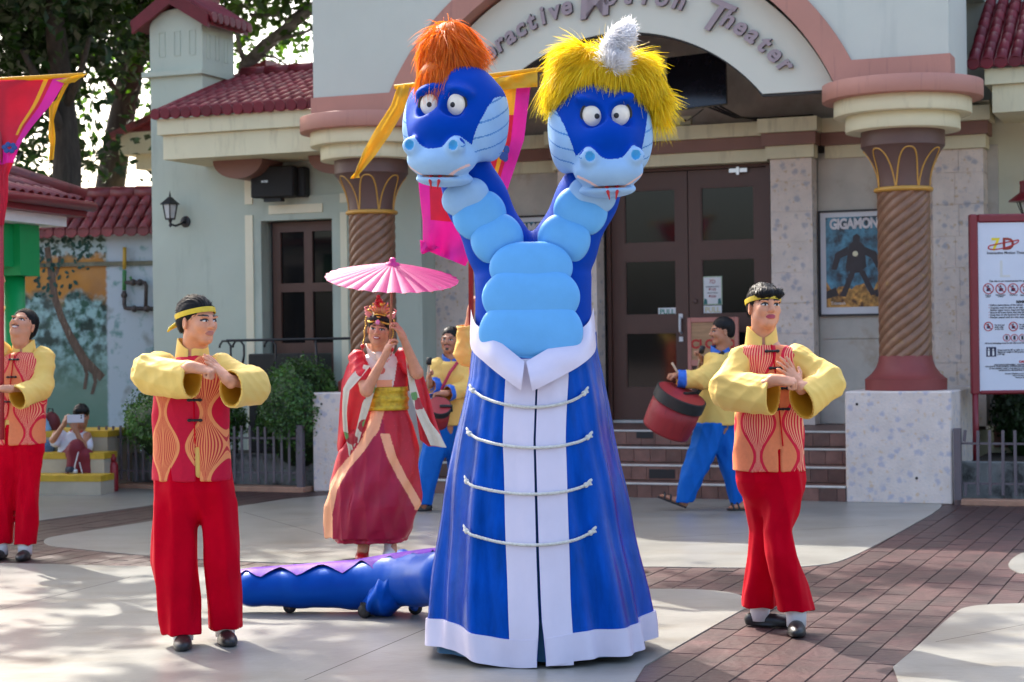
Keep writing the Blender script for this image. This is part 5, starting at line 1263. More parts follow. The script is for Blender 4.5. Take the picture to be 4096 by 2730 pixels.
m3 = performer('man in orange wave patterned vest with crossed legs and yellow headband, fist against open palm', 8.85, (3100,2520),
    head=(3058,1228,-.02, 14, -4, 2, .97), neck=(3046,1365,.02),
    arms=[((2960,1415,.02),(2885,1590,-.12),(3105,1522,-.30)), ((3200,1415,.02),(3335,1545,-.10),(3198,1548,-.27))],
    torso=[(1376,3048,60,.072),(1388,3056,108,.09),(1418,3070,138,.11),(1520,3078,132,.12),(1700,3077,138,.12),(1885,3076,146,.125)],
    legs=[[(1790,3044,60,.05),(1880,3036,72,.05),(1960,3036,78,.06),(2120,3050,58,.10),(2220,3044,60,.12),(2340,3044,70,.14),(2425,3040,76,.16)], [(1790,3120,60,-.0),(1880,3136,72,-.01),(1960,3142,76,-.02),(2120,3112,62,-.05),(2220,3122,60,-.07),(2340,3160,68,-.05),(2445,3185,74,-.04)]],
    shoes=[(1,-.30),(-.15,-1)],
    vest=VEST2, skin=SK1, hstyle='fringe', band=None, lips=LIPM, slit=(3100,5,1795),
    buttons=[(3077,1405),(3091,1472),(3115,1552),(3118,1634)],
    hands=[dict(w=(3105,1520,-.30), d=(1,-.1,-.12), n=(-.1,.5,-.9), curl=(78,80,82,84), thumb=(.8,.45,.45), side=1, spread=0, tc=50), dict(w=(3196,1546,-.24), d=(-.52,-.08,.85), n=(-.6,.75,-.25), curl=(6,8,10,14), thumb=(.5,.8,.1), side=-1, spread=.28)],
    sleeves=[dict(p=[(2972,1428,.0),(2905,1565,-.10),(3094,1580,-.26)], ab=[(.066,.075),(.098,.085),(.100,.075)], hollow=.5),
             dict(p=[(3184,1430,.0),(3318,1532,-.10),(3205,1610,-.24)], ab=[(.066,.072),(.082,.08),(.095,.075)], hollow=.75)])
headband(headM(at(3058,1228,8.83), 14, -4, 2, .97), .97, m3, m3.location, BAND, zf=.046, zb=.012, hw=.0125)
m2 = performer('man in orange vest looking up, raising a banner pole at the left edge', 12.35, (60,2235),
    head=(92,1302,-.02, -14, -27, 6, 1.0), neck=(93,1405,.03),
    arms=[((10,1420,.02),(-75,1330,-.05),(-15,1165,-.12)), ((172,1425,.02),(178,1545,-.05),(30,1556,-.28))],
    torso=[(1410,94,42,.072),(1418,93,76,.09),(1440,92,98,.11),(1520,90,98,.12),(1650,84,96,.12),(1778,82,100,.125)],
    legs=[[(1720,36,42,.0),(1780,30,50,.0),(1850,22,54,.0),(2020,14,50,.0),(2175,4,46,.0)], [(1720,112,42,.0),(1780,116,50,.0),(1850,118,53,.0),(2020,106,46,-.02),(2178,100,42,-.03)]],
    shoes=[(-.1,-1),(.08,-1)],
    vest=VEST2, skin=SK3, hstyle='slick', band=None, lips=LIPN, slit=(40,8,1680), buttons=[(72,1438),(64,1508),(46,1606)], moust=1, teeth=1, gaze=(0,.002),
    hands=[dict(w=(-15,1165,-.12), d=(.2,-.1,1), n=(.9,.2,0), curl=(70,72,74,76), side=1, spread=0), dict(w=(32,1556,-.28), d=(-1,-.1,.05), n=(0,.3,-1), curl=(70,72,74,76), side=-1, spread=0)],
    sleeves=[dict(p=[(12,1415,.0),(-72,1335,-.05),(-22,1215,-.10)], ab=[(.066,.075),(.08,.08),(.08,.08)], side=(1,0,0), hollow=.6),
             dict(p=[(172,1425,.0),(170,1548,-.06),(68,1592,-.26)], ab=[(.07,.075),(.08,.08),(.085,.08)], hollow=.8)])
# ================================================================== woman with parasol
def upx(C):
    """photo pixel of world points (n,3)"""
    a = F*C[:,0]/C[:,1]; b = -F*(C[:,2]-HCAM)/C[:,1]; return CX+a*_cr+b*_sr, CY-a*_sr+b*_cr
def floral(name, base, petals, sc=16):
    m = mat(name, base, .6, .08, 20, .1, 150); b = bsdf(m); last = b.inputs['Base Color'].links[0].from_socket; tc = nd(m, 'ShaderNodeTexCoord')
    for i, (c, th, s_) in enumerate(petals):
        v = nd(m, 'ShaderNodeTexVoronoi'); v.inputs['Scale'].default_value = s_; mp = nd(m, 'ShaderNodeMapping'); mp.inputs['Location'].default_value = (i*3.1, i*.7, i*1.9); mp.inputs['Scale'].default_value = (1,.3,1); lk(m, tc.outputs['Object'], mp.inputs[0])
        nz = nd(m, 'ShaderNodeTexNoise'); nz.inputs['Scale'].default_value = s_*2.2; lk(m, mp.outputs[0], nz.inputs[0]); ad = nd(m, 'ShaderNodeMixRGB', blend_type='ADD'); ad.inputs[0].default_value = .05; lk(m, mp.outputs[0], ad.inputs[1]); lk(m, nz.outputs[1], ad.inputs[2]); lk(m, ad.outputs[0], v.inputs['Vector'])
        lt = nd(m, 'ShaderNodeMath', operation='LESS_THAN'); lt.inputs[1].default_value = th; lk(m, v.outputs['Distance'], lt.inputs[0])
        sp = nd(m, 'ShaderNodeSeparateColor'); lk(m, v.outputs['Color'], sp.inputs[0]); gt = nd(m, 'ShaderNodeMath', operation='GREATER_THAN'); gt.inputs[1].default_value = .35; lk(m, sp.outputs[0], gt.inputs[0])
        mu = nd(m, 'ShaderNodeMath', operation='MULTIPLY'); lk(m, lt.outputs[0], mu.inputs[0]); lk(m, gt.outputs[0], mu.inputs[1])
        mx = nd(m, 'ShaderNodeMixRGB'); lk(m, mu.outputs[0], mx.inputs[0]); lk(m, last, mx.inputs[1]); mx.inputs[2].default_value = rgb(c); last = mx.outputs[0]
    lk(m, last, b.inputs['Base Color']); return m
RBRO = floral('crimson brocade', (.42,.005,.018), [((.58,.03,.05), .16, 34)]); MAR = mat('maroon satin skirt', (.32,.003,.034), .45, .18, 6, .2, 14, spec=.35)
PEACH = mat('peach satin', (.78,.34,.17), .5, .05, 8, .06, 30); FLOR = floral('white floral brocade', (.66,.58,.50), [((.55,.12,.08), .30, 11), ((.65,.25,.15), .18, 22)])
TRIM = floral('floral sleeve trim', (.60,.55,.42), [((.36,.03,.04), .34, 8), ((.12,.28,.08), .22, 7)]); OBI = mat('gold brocade sash', (.50,.34,.02), .32, .45, 26, .5, 60, metal=.35, dirt=('7a2a08', 12, .58, .6, (1,1,1)))
RTR = mat('bright red gauze', (.60,.008,.02), .5, .15, 14, .1, 80); GOLDM = mat('gold ornament', (.75,.48,.08), .3, .15, 40, metal=.6); PKORN = mat('pink filigree ornament', (.80,.30,.28), .4, .1, 40); REDORN = mat('red ornament', (.50,.01,.015), .3, .1, 30)
YW = 12.0; wb = Vector((at(1510,2240,YW).x, YW, .009))
wm = empty('person', wb, label='smiling woman in red court robe with gold sash and tall ornate headdress', cat='person'); P = lambda u, v, dy=0.0: at(u, v, YW+dy)
hc = P(1518,1318,-.02); Mh = headM(hc, -6, 2, 7, .95); B = Blob(); head_prims(B, Mh, P(1520,1425,.02), .95, 1, True)
ch = P(1530,1480,.02); pv = P(1535,1660,.02)
B.cone(P(1520,1425,.02), ch, .046, .07, .03).cone(ch, pv, .08, .085, .03)
B.path([ch, P(1425,1440,.0), P(1466,1562,-.14), P(1546,1412,-.22)], [.06,.042,.040,.022], .02); B.path([ch, P(1618,1425,.0), P(1668,1492,-.10), P(1608,1340,-.20)], [.06,.042,.040,.022], .02)
hand(B, P(1546,1408,-.22), (.35,-.05,1), (.95,.2,-.3), (40,55,60,62), (.8,.5,.3), .88, -1, 0, 40); hand(B, P(1606,1338,-.20), (-.45,-.05,1), (-.9,.15,-.4), (50,60,62,64), (.8,.5,.3), .88, 1, 0, 40)
B.path([pv, P(1560,1900,.0), P(1562,2150,.0), P(1565,2210,-.02)], [.08,.06,.04,.04], .02); B.path([pv, P(1475,1900,-.02), P(1460,2120,.02), P(1450,2200,-.05)], [.08,.06,.04,.035], .02)
sdf('body', B, .011, [SK3, LIPR, LINER, EYEW, IRIS, TEETH, STUB], wm, wb, [(*hbox(hc, .13), .003), (*hbox(P(1568,1370,-.22), .07), .004), (*hbox(P(1575,1290,-.2), .07), .004)], region=face_region(Mh, .95, teeth=1, brow=.0030))
hair_short(Mh, .97, wm, wb, 'bun')
# robe body and collar
G_ = Blob().vloft([P(1535,v).z for v in (1408,1428,1470,1560,1640)], [P(u,1500).x for u in (1522,1525,1530,1538,1543)], [YW+.02]*5, [q*YW/F for q in (36,78,102,92,84)], [.06,.085,.11,.115,.11], 2.2)
def breg(C, N):
    u, v = upx(C); o = np.zeros(len(C), dtype=np.int32)
    o[(u > 1448+(v-1400)*.20) & (u < 1598-(v-1400)*.17) & (N[:,1] < .2)] = 1; o[(v > 1522) & (u > 1505) & (u < 1568) & (N[:,1] < .2)] = 2; return o
sdf('robe_bodice', G_, .007, [RBRO, FLOR, PEACH], wm, wb, disp=lambda q: .004*ridge(q, (25,14,22), 2), region=breg)
collar(wm, wb, P(1522,1425,.0), .075, .07, .04, .085, FLOR, open_=.5, flare=.02)
S_ = Blob().vloft([P(1543,v).z for v in (1545,1590,1640)], [P(u,1500).x for u in (1543,1544,1545)], [YW+.02]*3, [q*YW/F for q in (86,88,86)], [.122]*3, 2.2); sdf('sash', S_, .007, OBI, wm, wb, disp=lambda q: .003*np.sign(np.sin(q[:,2]*95)))
sk = [(1630,1543,82,.11),(1700,1534,118,.15),(1800,1516,158,.19),(1920,1500,182,.22),(2020,1490,190,.23),(2110,1478,176,.22),(2150,1470,168,.21)]
lb = ([1640,1720,1800,1880,1960,2060,2120], [1512,1490,1440,1372,1328,1308,1318]); rbn = ([1640,1740,1830,1910,1980,2030], [1528,1540,1568,1608,1650,1676])
def sreg(C, N):
    u, v = upx(C); l = np.interp(v, *lb); r = np.interp(v, *rbn); o = np.zeros(len(C), dtype=np.int32); f = N[:,1] < .35
    o[f & (u > l) & (u < r)] = 1; o[f & (np.abs(u-l) < 21)] = 2; o[f & (np.abs(u-r) < 19) & (v > 1735)] = 2; o[f & (np.abs(u-l) < 26) & (v < 1745)] = 2; o[v > 2040-np.abs(u-1310)*.0+0] = np.where(((u > 1345) & f)[v > 2040], 1, o[v > 2040]); o[(v > 2080) & (u > 1330)] = 1; return o
K = Blob().vloft([P(1500,v).z for v, u, hw, b in sk], [P(u,v).x for v, u, hw, b in sk], [YW+.03]*len(sk), [hw*YW/F for v, u, hw, b in sk], [b for v, u, hw, b in sk], 2.0, mod=folds(7, 11, .035, .6))
K.vloft([P(1500,v).z for v in (2168,2100,1900)], [P(u,2000).x for u in (1478,1480,1490)], [YW+.02]*3, [q*YW/F for q in (150,150,130)], [.19,.18,.16], 2.0, .01, mod=folds(6, 13, .07, 2))
sdf('robe_skirt', K, .006, [RBRO, MAR, PEACH], wm, wb, disp=lambda q: .008*ridge(q, (32,6,30), 4), region=sreg)
# wide hanging sleeves
def sheet(name, rows, m, parent, base, thick=.006, n=14, wav=.02, ph=0.0, Y=YW):
    """rows: list of (uL,vL,dyL,uR,vR,dyR); a hanging cloth sheet with folds"""
    rr = [(at(a,b,Y+c), at(d,e,Y+f)) for a,b,c,d,e,f in rows]; mb = MB(); bs_ = Vector(base)
    def pt(u, v, o):
        k = v*(len(rr)-1); i = min(int(k), len(rr)-2); t = k-i; L_ = rr[i][0].lerp(rr[i+1][0], t); R__ = rr[i][1].lerp(rr[i+1][1], t); q = L_.lerp(R__, u)
        return q + Vector((0, wav*math.sin(u*9+v*3+ph)*(.3+v)+o, 0)) - bs_
    mb.grid(lambda u, v: pt(u, v, 0), n, 16); mb.grid(lambda u, v: pt(1-u, v, thick), n, 16)
    mb.grid(lambda u, v: pt(0, u, thick*v), 16, 2); mb.grid(lambda u, v: pt(1, u, thick*(1-v)), 16, 2); mb.grid(lambda u, v: pt(u, 1, thick*v), n, 2)
    return mb.build(name, m, parent, smooth=True)
sheet('sleeve', [(1425,1418,.02,1452,1425,-.05),(1392,1450,.0,1478,1470,-.12),(1366,1530,-.02,1470,1545,-.14),(1358,1620,-.02,1462,1620,-.10),(1352,1720,.0,1436,1720,-.06),(1346,1800,.0,1415,1790,-.04),(1362,1820,.0,1412,1835,-.03)], RTR, wm, wb)
sheet('sleeve_trim', [(1448,1458,-.10,1482,1464,-.13),(1398,1508,-.14,1428,1530,-.16),(1372,1556,-.15,1398,1562,-.17),(1368,1640,-.13,1386,1645,-.15),(1372,1720,-.11,1392,1725,-.12),(1392,1790,-.09,1412,1795,-.10),(1396,1838,-.08,1416,1840,-.08)], TRIM, wm, wb, n=6, wav=.006)
sheet('sleeve_trim', [(1478,1560,-.15,1504,1545,-.12),(1450,1610,-.13,1482,1620,-.12),(1436,1670,-.12,1462,1680,-.11),(1420,1740,-.11,1442,1745,-.10),(1408,1835,-.09,1416,1836,-.09)], TRIM, wm, wb, n=6, wav=.006)
sheet('sleeve', [(1600,1410,-.02,1650,1425,.03),(1622,1470,-.04,1690,1490,.03),(1650,1560,-.04,1715,1570,.02),(1668,1680,-.04,1742,1680,.02),(1680,1760,-.03,1770,1760,.02),(1712,1785,-.02,1780,1790,.02)], RTR, wm, wb, ph=1)
sheet('sleeve_trim', [(1622,1430,-.10,1645,1440,-.06),(1630,1500,-.12,1660,1530,-.08),(1640,1570,-.11,1684,1610,-.07),(1668,1660,-.10,1722,1690,-.06),(1704,1740,-.08,1760,1740,-.05),(1722,1782,-.07,1786,1792,-.05)], TRIM, wm, wb, n=6, wav=.008, ph=2)
for B in (Blob().path([P(1430,1435,.0), P(1452,1505,-.08)], [.062,.068], .03), Blob().path([P(1612,1425,.0), P(1640,1470,-.05)], [.058,.06], .03)): sdf('sleeve_top', B, .008, RTR, wm, wb, disp=lambda q: .004*ridge(q, (40,44,40), 1))
# headdress
hd = MB()
for k in range(24):
    pass
Hp = lambda x, y, z: Mh @ Vector((x, y, z)) - wb
band_ = Blob(); Rm = np.array(Mh.to_3x3())/.95
band_.ell(np.array(Mh @ Vector((0,.0,.072))), (.082,.092,.040), .01, Rm); band_.ell(np.array(Mh @ Vector((0,-.075,.028))), (.075,.045,.034), .01, Rm, True)
hdo = sdf('headdress', band_, .004, mat('black velvet', (.008,.008,.010), .8, .2, 40), wm, wb)
gl = MB()
for s0 in (.35, .7, 1.05):
    gl.tube([Hp(.083*s0*.75*math.cos(a_), -.094+.06*abs(math.cos(a_))*s0, .050+.055*s0*math.sin(a_)) for a_ in [math.pi*i/12 for i in range(13)]], .0055, 6)
for q in (-1,1): gl.tube([Hp(q*.03,-.09,.055),Hp(q*.055,-.078,.048),Hp(q*.075,-.05,.046),Hp(q*.085,-.01,.05)], .006, 6)
gl.build('gold_scroll', GOLDM, hdo, smooth=True)
MB().sphere(Hp(0,-.098,.052), .016, 12).build('pink_jewel', mat('pink jewel', (.75,.25,.50), .25, .1, 30), hdo, smooth=True)
fi = MB(); random.seed(4)
for k in range(-4, 5):
    a_ = k*.30; r = .085 if k % 2 == 0 else .070
    fi.tube([Hp(math.sin(a_)*.02,-.05,.10), Hp(math.sin(a_)*r*.7,-.052,.10+r*.75*math.cos(a_)+.01), Hp(math.sin(a_)*r,-.045,.11+r*math.cos(a_)), Hp(math.sin(a_)*r*.8+.008,-.04,.115+r*1.12*math.cos(a_))], [.006,.008,.006,.003], 6)
for q in (-1,1):
    for j in range(3): fi.tube([Hp(q*.05,-.05,.08+.008*j), Hp(q*(.085+.008*j),-.045,.085+.018*j), Hp(q*(.105+.004*j),-.035,.10+.022*j), Hp(q*.09,-.03,.115+.02*j)], [.006,.007,.005,.003], 6)
fi.build('filigree', PKORN, hdo, smooth=True)
fg_ = MB()
for k in range(9):
    a_ = (k-4)*.32; fg_.sphere(Hp(math.sin(a_)*.085,-.06,.105+.085*math.cos(a_)), .0075, 8); fg_.tube([Hp(math.sin(a_)*.03,-.062,.10), Hp(math.sin(a_)*.08,-.06,.10+.08*math.cos(a_))], .003, 5)
fg_.build('gold_bead', GOLDM, hdo, smooth=True)
fn_ = MB()
for k in range(5):
    a_ = k*2*math.pi/5; fn_.sphere(Hp(-.012+.018*math.cos(a_), -.06, .185+.018*math.sin(a_)), .015, 8)
fn_.sphere(Hp(-.02,-.06,.225), .016, 8); fn_.build('red_flower', REDORN, hdo, smooth=True); MB().sphere(Hp(.010,-.075,.178), .013, 8).build('flower_centre', GOLDM, hdo, smooth=True)
for q in (-1, 1):
    bs_ = MB()
    for j in range(16): bs_.sphere(Hp(q*(.100+.003*math.sin(j)), -.02, .075-.0125*j), .0055, 6)
    bs_.build('bead_string', GOLDM, hdo, smooth=True); MB().sphere(Hp(q*.103,-.02,-.13), .016, 10).build('red_bead', REDORN, hdo, smooth=True)
    MB().tube([Hp(q*.103,-.02,-.145), Hp(q*.098,-.025,-.20), Hp(q*.10,-.02,-.25)], [.004,.008,.006], 6).build('tassel', REDORN, hdo, smooth=True)
B = Blob(); B.ell(P(1556,2225,-.05), (.045,.09,.045), .02).cone(P(1562,2140,.0), P(1560,2225,-.02), .042, .042, .02); sdf('white_boot', B, .006, SOCK, wm, wb)
B = Blob(); B.ell(P(1446,2232,-.06), (.042,.085,.04), .02).cone(P(1458,2170,.0), P(1448,2230,-.03), .04, .04, .02); sdf('red_shoe', B, .006, REDORN, wm, wb)
# ---- parasol
pc = at(1570,1056,11.78); ps = empty('parasol', pc, label='pink paper parasol held up by the woman in red', cat='parasol'); ps.rotation_euler = (R(13.5), R(3.6), 0)
PINK = mat('pink parasol paper', (.50,.03,.20), .55, .12, 9, .08, 60, dirt=('f3c9e0', 10, .64, .8, (1,1,1))); b = bsdf(PINK); b.inputs['Transmission Weight'].default_value = 0
tr_ = nd(PINK, 'ShaderNodeBsdfTranslucent'); tr_.inputs[0].default_value = (.55,.04,.25,1); mxs = nd(PINK, 'ShaderNodeMixShader'); mxs.inputs[0].default_value = .4; ou = PINK.node_tree.nodes['Material Output']; lk(PINK, b.outputs[0], mxs.inputs[1]); lk(PINK, tr_.outputs[0], mxs.inputs[2]); lk(PINK, mxs.outputs[0], ou.inputs[0])
cn = MB(); NS = 84
def cano(u, v):
    a_ = 2*math.pi*u; r = .02+v*.42*(1-.02*(1-abs(math.sin(a_*14)))); return (r*math.cos(a_), r*math.sin(a_), -.105*v**1.15+.008*abs(math.sin(a_*14))*v)
cn.grid(cano, NS*2, 8, closeu=True); cn.build('canopy', PINK, ps)
rb3 = MB()
for k in range(28):
    a_ = 2*math.pi*k/28+.056; rb3.tube([(.03*math.cos(a_),.03*math.sin(a_),-.012),(.22*math.cos(a_),.22*math.sin(a_),-.058),(.43*math.cos(a_),.43*math.sin(a_),-.112)], .0035, 4)
rb3.build('ribs', mat('bamboo', (.42,.22,.10), .6, .2, 20), ps)
MB().lathe([(.055,-.02),(.045,.004),(.02,.012),(.022,.03),(.012,.04)], 16).build('hub_cap', mat('magenta hub', (.55,.01,.20), .5, .1, 20), ps, smooth=True)
MB().tube([(0,0,-.02),(0,-.0,-.60)], .0085, 8).build('handle', mat('bamboo stick', (.36,.17,.08), .5, .2, 20), ps, smooth=True)
# ================================================================== drummers
def drummer(label, Y0, foot, head, neck, torso, arms, hands, sleeves, legs, skin, goatee, depth=.13):
    base = Vector((at(foot[0], foot[1], Y0).x, Y0, .009)); t = empty('person', base, label=label, cat='person'); P = lambda u, v, dy=0.0: at(u, v, Y0+dy); px = Y0/F
    hc = P(*head[:3]); sc = head[6]; Mh = headM(hc, *head[3:6], sc); nk = P(*neck); B = Blob(); head_prims(B, Mh, nk, sc, 0)
    ch = P(torso[1][1], torso[1][0]+40, .01); pv = P(torso[-1][1], torso[-1][0], .01); B.cone(nk, ch, .056, .07, .03).cone(ch, pv, .08, .09, .03)
    for a_ in arms: B.path([ch]+[P(*q) for q in a_], [.05,.042,.036,.024], .02)
    for lg in legs: B.path([pv]+[P(u, v, dy) for v, u, hw, dy in lg[1:]]+[P(*lg[0][4])], [.08]+[.05,.045,.034][:len(lg)-1]+[.034], .02)
    for h_ in hands: hand(B, P(*h_[0]), h_[1], h_[2], (72,76,78,80), side=h_[3], spread=0, tcurl=45)
    sdf('body', B, .012, [skin, LIPN, LINER, EYEW, IRIS, TEETH, STUB], t, base, [(*hbox(hc, .13), .0034)]+[(*hbox(P(*h_[0]), .09), .006) for h_ in hands], region=face_region(Mh, sc, moust=1, goatee=goatee))
    hair_short(Mh, sc, t, base, 'crop', .0042)
    zt = [P(u, v).z for v, u, hw in torso]
    V = Blob().vloft(zt, [P(u, v).x for v, u, hw in torso], [Y0+.01]*len(torso), [hw*px for v, u, hw in torso], [depth*min(1, hw/torso[2][2]) for v, u, hw in torso], 2.2, mod=folds(4, 7, .02, Y0))
    sdf('tunic', V, .009, CY_, t, base, disp=lambda q: .005*ridge(q, (16,10,18), 2))
    collar(t, base, (P(torso[0][1], torso[0][0]).x, Y0+.012, zt[0]-.01), .08, .078, .02, .066, CBL2, flare=-.004)
    for i, s_ in enumerate(sleeves): sleeve('sleeve', t, base, [P(*q) for q in s_['p']], s_['ab'], s_.get('side', (0,0,1)), [CY_, CYI, CBL2], h=.008, hollow=.35, seed=i+Y0, cuffmat=s_.get('cuff', .72))
    T_ = Blob()
    for i, lg in enumerate(legs):
        pts = [P(u, v, dy) for v, u, hw, dy in [q[:4] for q in lg]]; T_.vloft([q.z for q in pts], [q.x for q in pts], [q.y for q in pts], [q[2]*px for q in lg], [q[2]*px*.95 for q in lg], 2.1, .04, mod=folds(5, 8, .03, i+Y0))
    sdf('trousers', T_, .009, CBLUE, t, base, disp=lambda q: .007*ridge(q, (34,7,36), 3))
    return t, base, P
d1, d1b, PD = drummer('drummer in yellow tunic and blue trousers walking left with red drum before the steps', 15.2, (2830,2030),
    head=(2886,1326,.0, -78, 3, 0, .98), neck=(2890,1405,.02), torso=[(1408,2882,44),(1422,2884,66),(1480,2888,82),(1600,2878,86),(1702,2872,84)],
    arms=[[(2872,1465,-.14),(2810,1528,-.24),(2716,1506,-.22)], [(2885,1465,.14),(2845,1500,.2),(2802,1440,.12)]],
    hands=[((2718,1505,-.22), (-1,0,.15), (0,.2,-1), 1), ((2806,1445,.10), (-.3,0,1), (-1,0,-.2), 1)],
    sleeves=[dict(p=[(2876,1455,-.12),(2812,1520,-.22),(2708,1516,-.22)], ab=[(.085,.08),(.085,.085),(.075,.075)], cuff=.66), dict(p=[(2885,1460,.12),(2850,1500,.18),(2815,1455,.12)], ab=[(.08,.08),(.07,.07),(.06,.06)], side=(1,0,0), cuff=.7)],
    legs=[[(1690,2845,64,-.02,(2735,2015,-.02)),(1800,2815,60,-.03),(1900,2772,52,-.05),(2012,2736,36,-.06)], [(1690,2885,58,.08,(2965,2030,.06)),(1800,2912,56,.08),(1900,2938,50,.08),(2028,2964,42,.08)]], skin=SK2, goatee=0)
def sandal(parent, base, heel, toe):
    a_, b = Vector(heel), Vector(toe); d = (b-a_); L = d.length; d.normalize(); s_ = d.cross(Vector((0,0,1))).normalized(); up = s_.cross(d)
    B = Blob(); Rm = np.array([[s_.x,d.x,up.x],[s_.y,d.y,up.y],[s_.z,d.z,up.z]]); B.ell(a_+d*L*.5+up*.03, (.038,L*.46,.026), .01, Rm); B.ell(a_+d*L*.22+up*.05, (.032,.05,.045), .03, Rm)
    for k in range(5): B.ell(a_+d*L*(.92-.03*abs(k-1))+s_*(-.03+.015*k)+up*.026, (.008,.02,.009), .004, Rm)
    f_ = sdf('foot', B, .006, SK2, parent, base)
    mb = MB(); bs_ = Vector(base)
    out = [(-.040,0),(-.046,.5),(-.048,.8),(-.025,1.03),(.025,1.03),(.046,.8),(.042,.5),(.038,0)]
    lo = [a_+d*L*q[1]+s_*q[0]-bs_ for q in out]; hi = [p+up*.016 for p in lo]; n = len(out); mb.add(lo+hi, [tuple(range(n-1,-1,-1)), tuple(range(n,2*n))]+[(i,(i+1)%n,n+(i+1)%n,n+i) for i in range(n)])
    for q in (.3,.58,.8): mb.tube([a_+d*L*q+s_*-.044+up*.012-bs_, a_+d*L*(q+.04)+s_*-.03+up*.052-bs_, a_+d*L*(q+.05)+up*.062-bs_, a_+d*L*(q+.04)+s_*.03+up*.052-bs_, a_+d*L*q+s_*.042+up*.012-bs_], .008, 6)
    mb.build('sandal', SHOE, parent)
sandal(d1, d1b, PD(2742,2034,-.05), PD(2632,1992,-.05)); q0 = gnd(3012,2046); sandal(d1, d1b, (q0.x,q0.y,.01), (q0.x-.21,q0.y-.02,.01))
def drum(label, c0, c1, r, name='drum'):
    """c0 bottom, c1 top"""
    c0, c1 = Vector(c0), Vector(c1); d = (c1-c0); L = d.length; t = empty(name, c0, label=label, cat='drum', group='red hand drums'); t.rotation_euler = d.to_track_quat('Z','Y').to_euler()
    red = mat('red drum shell', (.26,.012,.018), .55, .2, 12, .15, 50, stretch=(1,1,.15), dirt=('140508', 14, .62, .9, (3,3,.25)))
    MB().lathe([(r*.93,0),(r*.95,.02),(r*.985,L*.4),(r*.97,L*.72)], 40).build('shell', red, t, smooth=True); bb = MB().lathe([(r,L*.72),(r*1.02,L*.73),(r*1.02,L*.99),(r*.99,L)], 40).build('rim', M['black'], t); smooth_angle(bb.data)
    MB().lathe([(r*.95,L+.001),(r*.3,L+.004)], 40).build('skin_head', mat('red drum head', (.30,.02,.025), .5, .15, 8), t)
    MB().tube([(0,-.02,L+.012),(r*.98,-.02,L+.01),(r*1.03,-.02,L*.75)], .014, 6).build('strap', M['black'], t)
    return t
dr1 = drum('red drum with black rim carried by the drummer before the steps', at(2662,1722,14.95), at(2728,1575,14.85), .215)
def stick(label, a_, b, head=True):
    a_, b = Vector(a_), Vector(b); t = empty('drumstick', a_, label=label, cat='drumstick', group='drumsticks'); d = b-a_; MB().tube([(0,0,0), d], .010, 8).build('stick', mat('pale stick wood', (.45,.33,.22), .6, .15, 20), t, smooth=True)
    if head:
        u_ = d.normalized(); MB().tube([d-u_*.01, d+u_*.05], .022, 10).build('mallet_head', M['black'], t, smooth=True)
stick('drumstick in the right drummer\u2019s near hand', PD(2735,1535,-.25), PD(2688,1452,-.28), False); stick('black tipped drumstick held up by the right drummer', PD(2790,1480,.10), PD(2806,1408,.06))
MB().tube([PD(2900,1405,-.02)-d1b, PD(2868,1430,-.15)-d1b, PD(2838,1480,-.165)-d1b, PD(2800,1560,-.19)-d1b, PD(2770,1600,-.2)-d1b], .018, 6).build('strap', M['black'], d1)
d2, d2b, P2 = drummer('moustached drummer in yellow tunic standing between the woman and the dragon', 15.4, (1760,2040),
    head=(1800,1362,.0, -14, -2, 3, .96), neck=(1808,1440,.02), torso=[(1442,1806,44),(1455,1808,72),(1500,1812,88),(1600,1806,92),(1702,1790,92)],
    arms=[[(1750,1470,.0),(1735,1560,-.10),(1716,1525,-.22)], [(1870,1470,.0),(1890,1560,-.08),(1775,1575,-.24)]],
    hands=[((1718,1528,-.22), (-.1,-.1,1), (1,0,0), -1), ((1778,1575,-.24), (-1,0,0), (0,.2,-1), -1)],
    sleeves=[dict(p=[(1752,1468,.0),(1742,1565,-.10),(1716,1548,-.22)], ab=[(.08,.08),(.08,.08),(.072,.072)], side=(1,0,0), cuff=.25), dict(p=[(1868,1468,.0),(1875,1558,-.08),(1790,1575,-.22)], ab=[(.08,.08),(.08,.08),(.07,.07)], cuff=.8)],
    legs=[[(1690,1760,56,.0,(1692,2030,-.02)),(1800,1738,52,-.02),(1900,1712,44,-.03),(2020,1694,34,-.03)], [(1690,1825,58,.05,(1850,2030,.08)),(1850,1840,52,.06),(2025,1852,42,.08)]], skin=SK2, goatee=1)
q0 = P2(1700,2035,0); shoe(d2, d2b, (q0.x+.06,q0.y,.009), (q0.x-.16,q0.y-.05,.009)); shoe(d2, d2b, (P2(1852,2035).x,15.48,.009), (P2(1852,2035).x,15.25,.009))
stick('drumstick in the moustached drummer\u2019s raised hand', P2(1712,1558,-.25), P2(1716,1455,-.27))
drum('dark drum hanging before the moustached drummer', at(1748,1690,15.2), at(1758,1622,15.05), .10)
MB().tube([P2(1838,1440,-.06)-d2b, P2(1800,1490,-.155)-d2b, P2(1765,1560,-.17)-d2b, P2(1748,1620,-.2)-d2b], .014, 6).build('strap', mat('red strap', (.42,.02,.06), .6, .1, 20), d2)
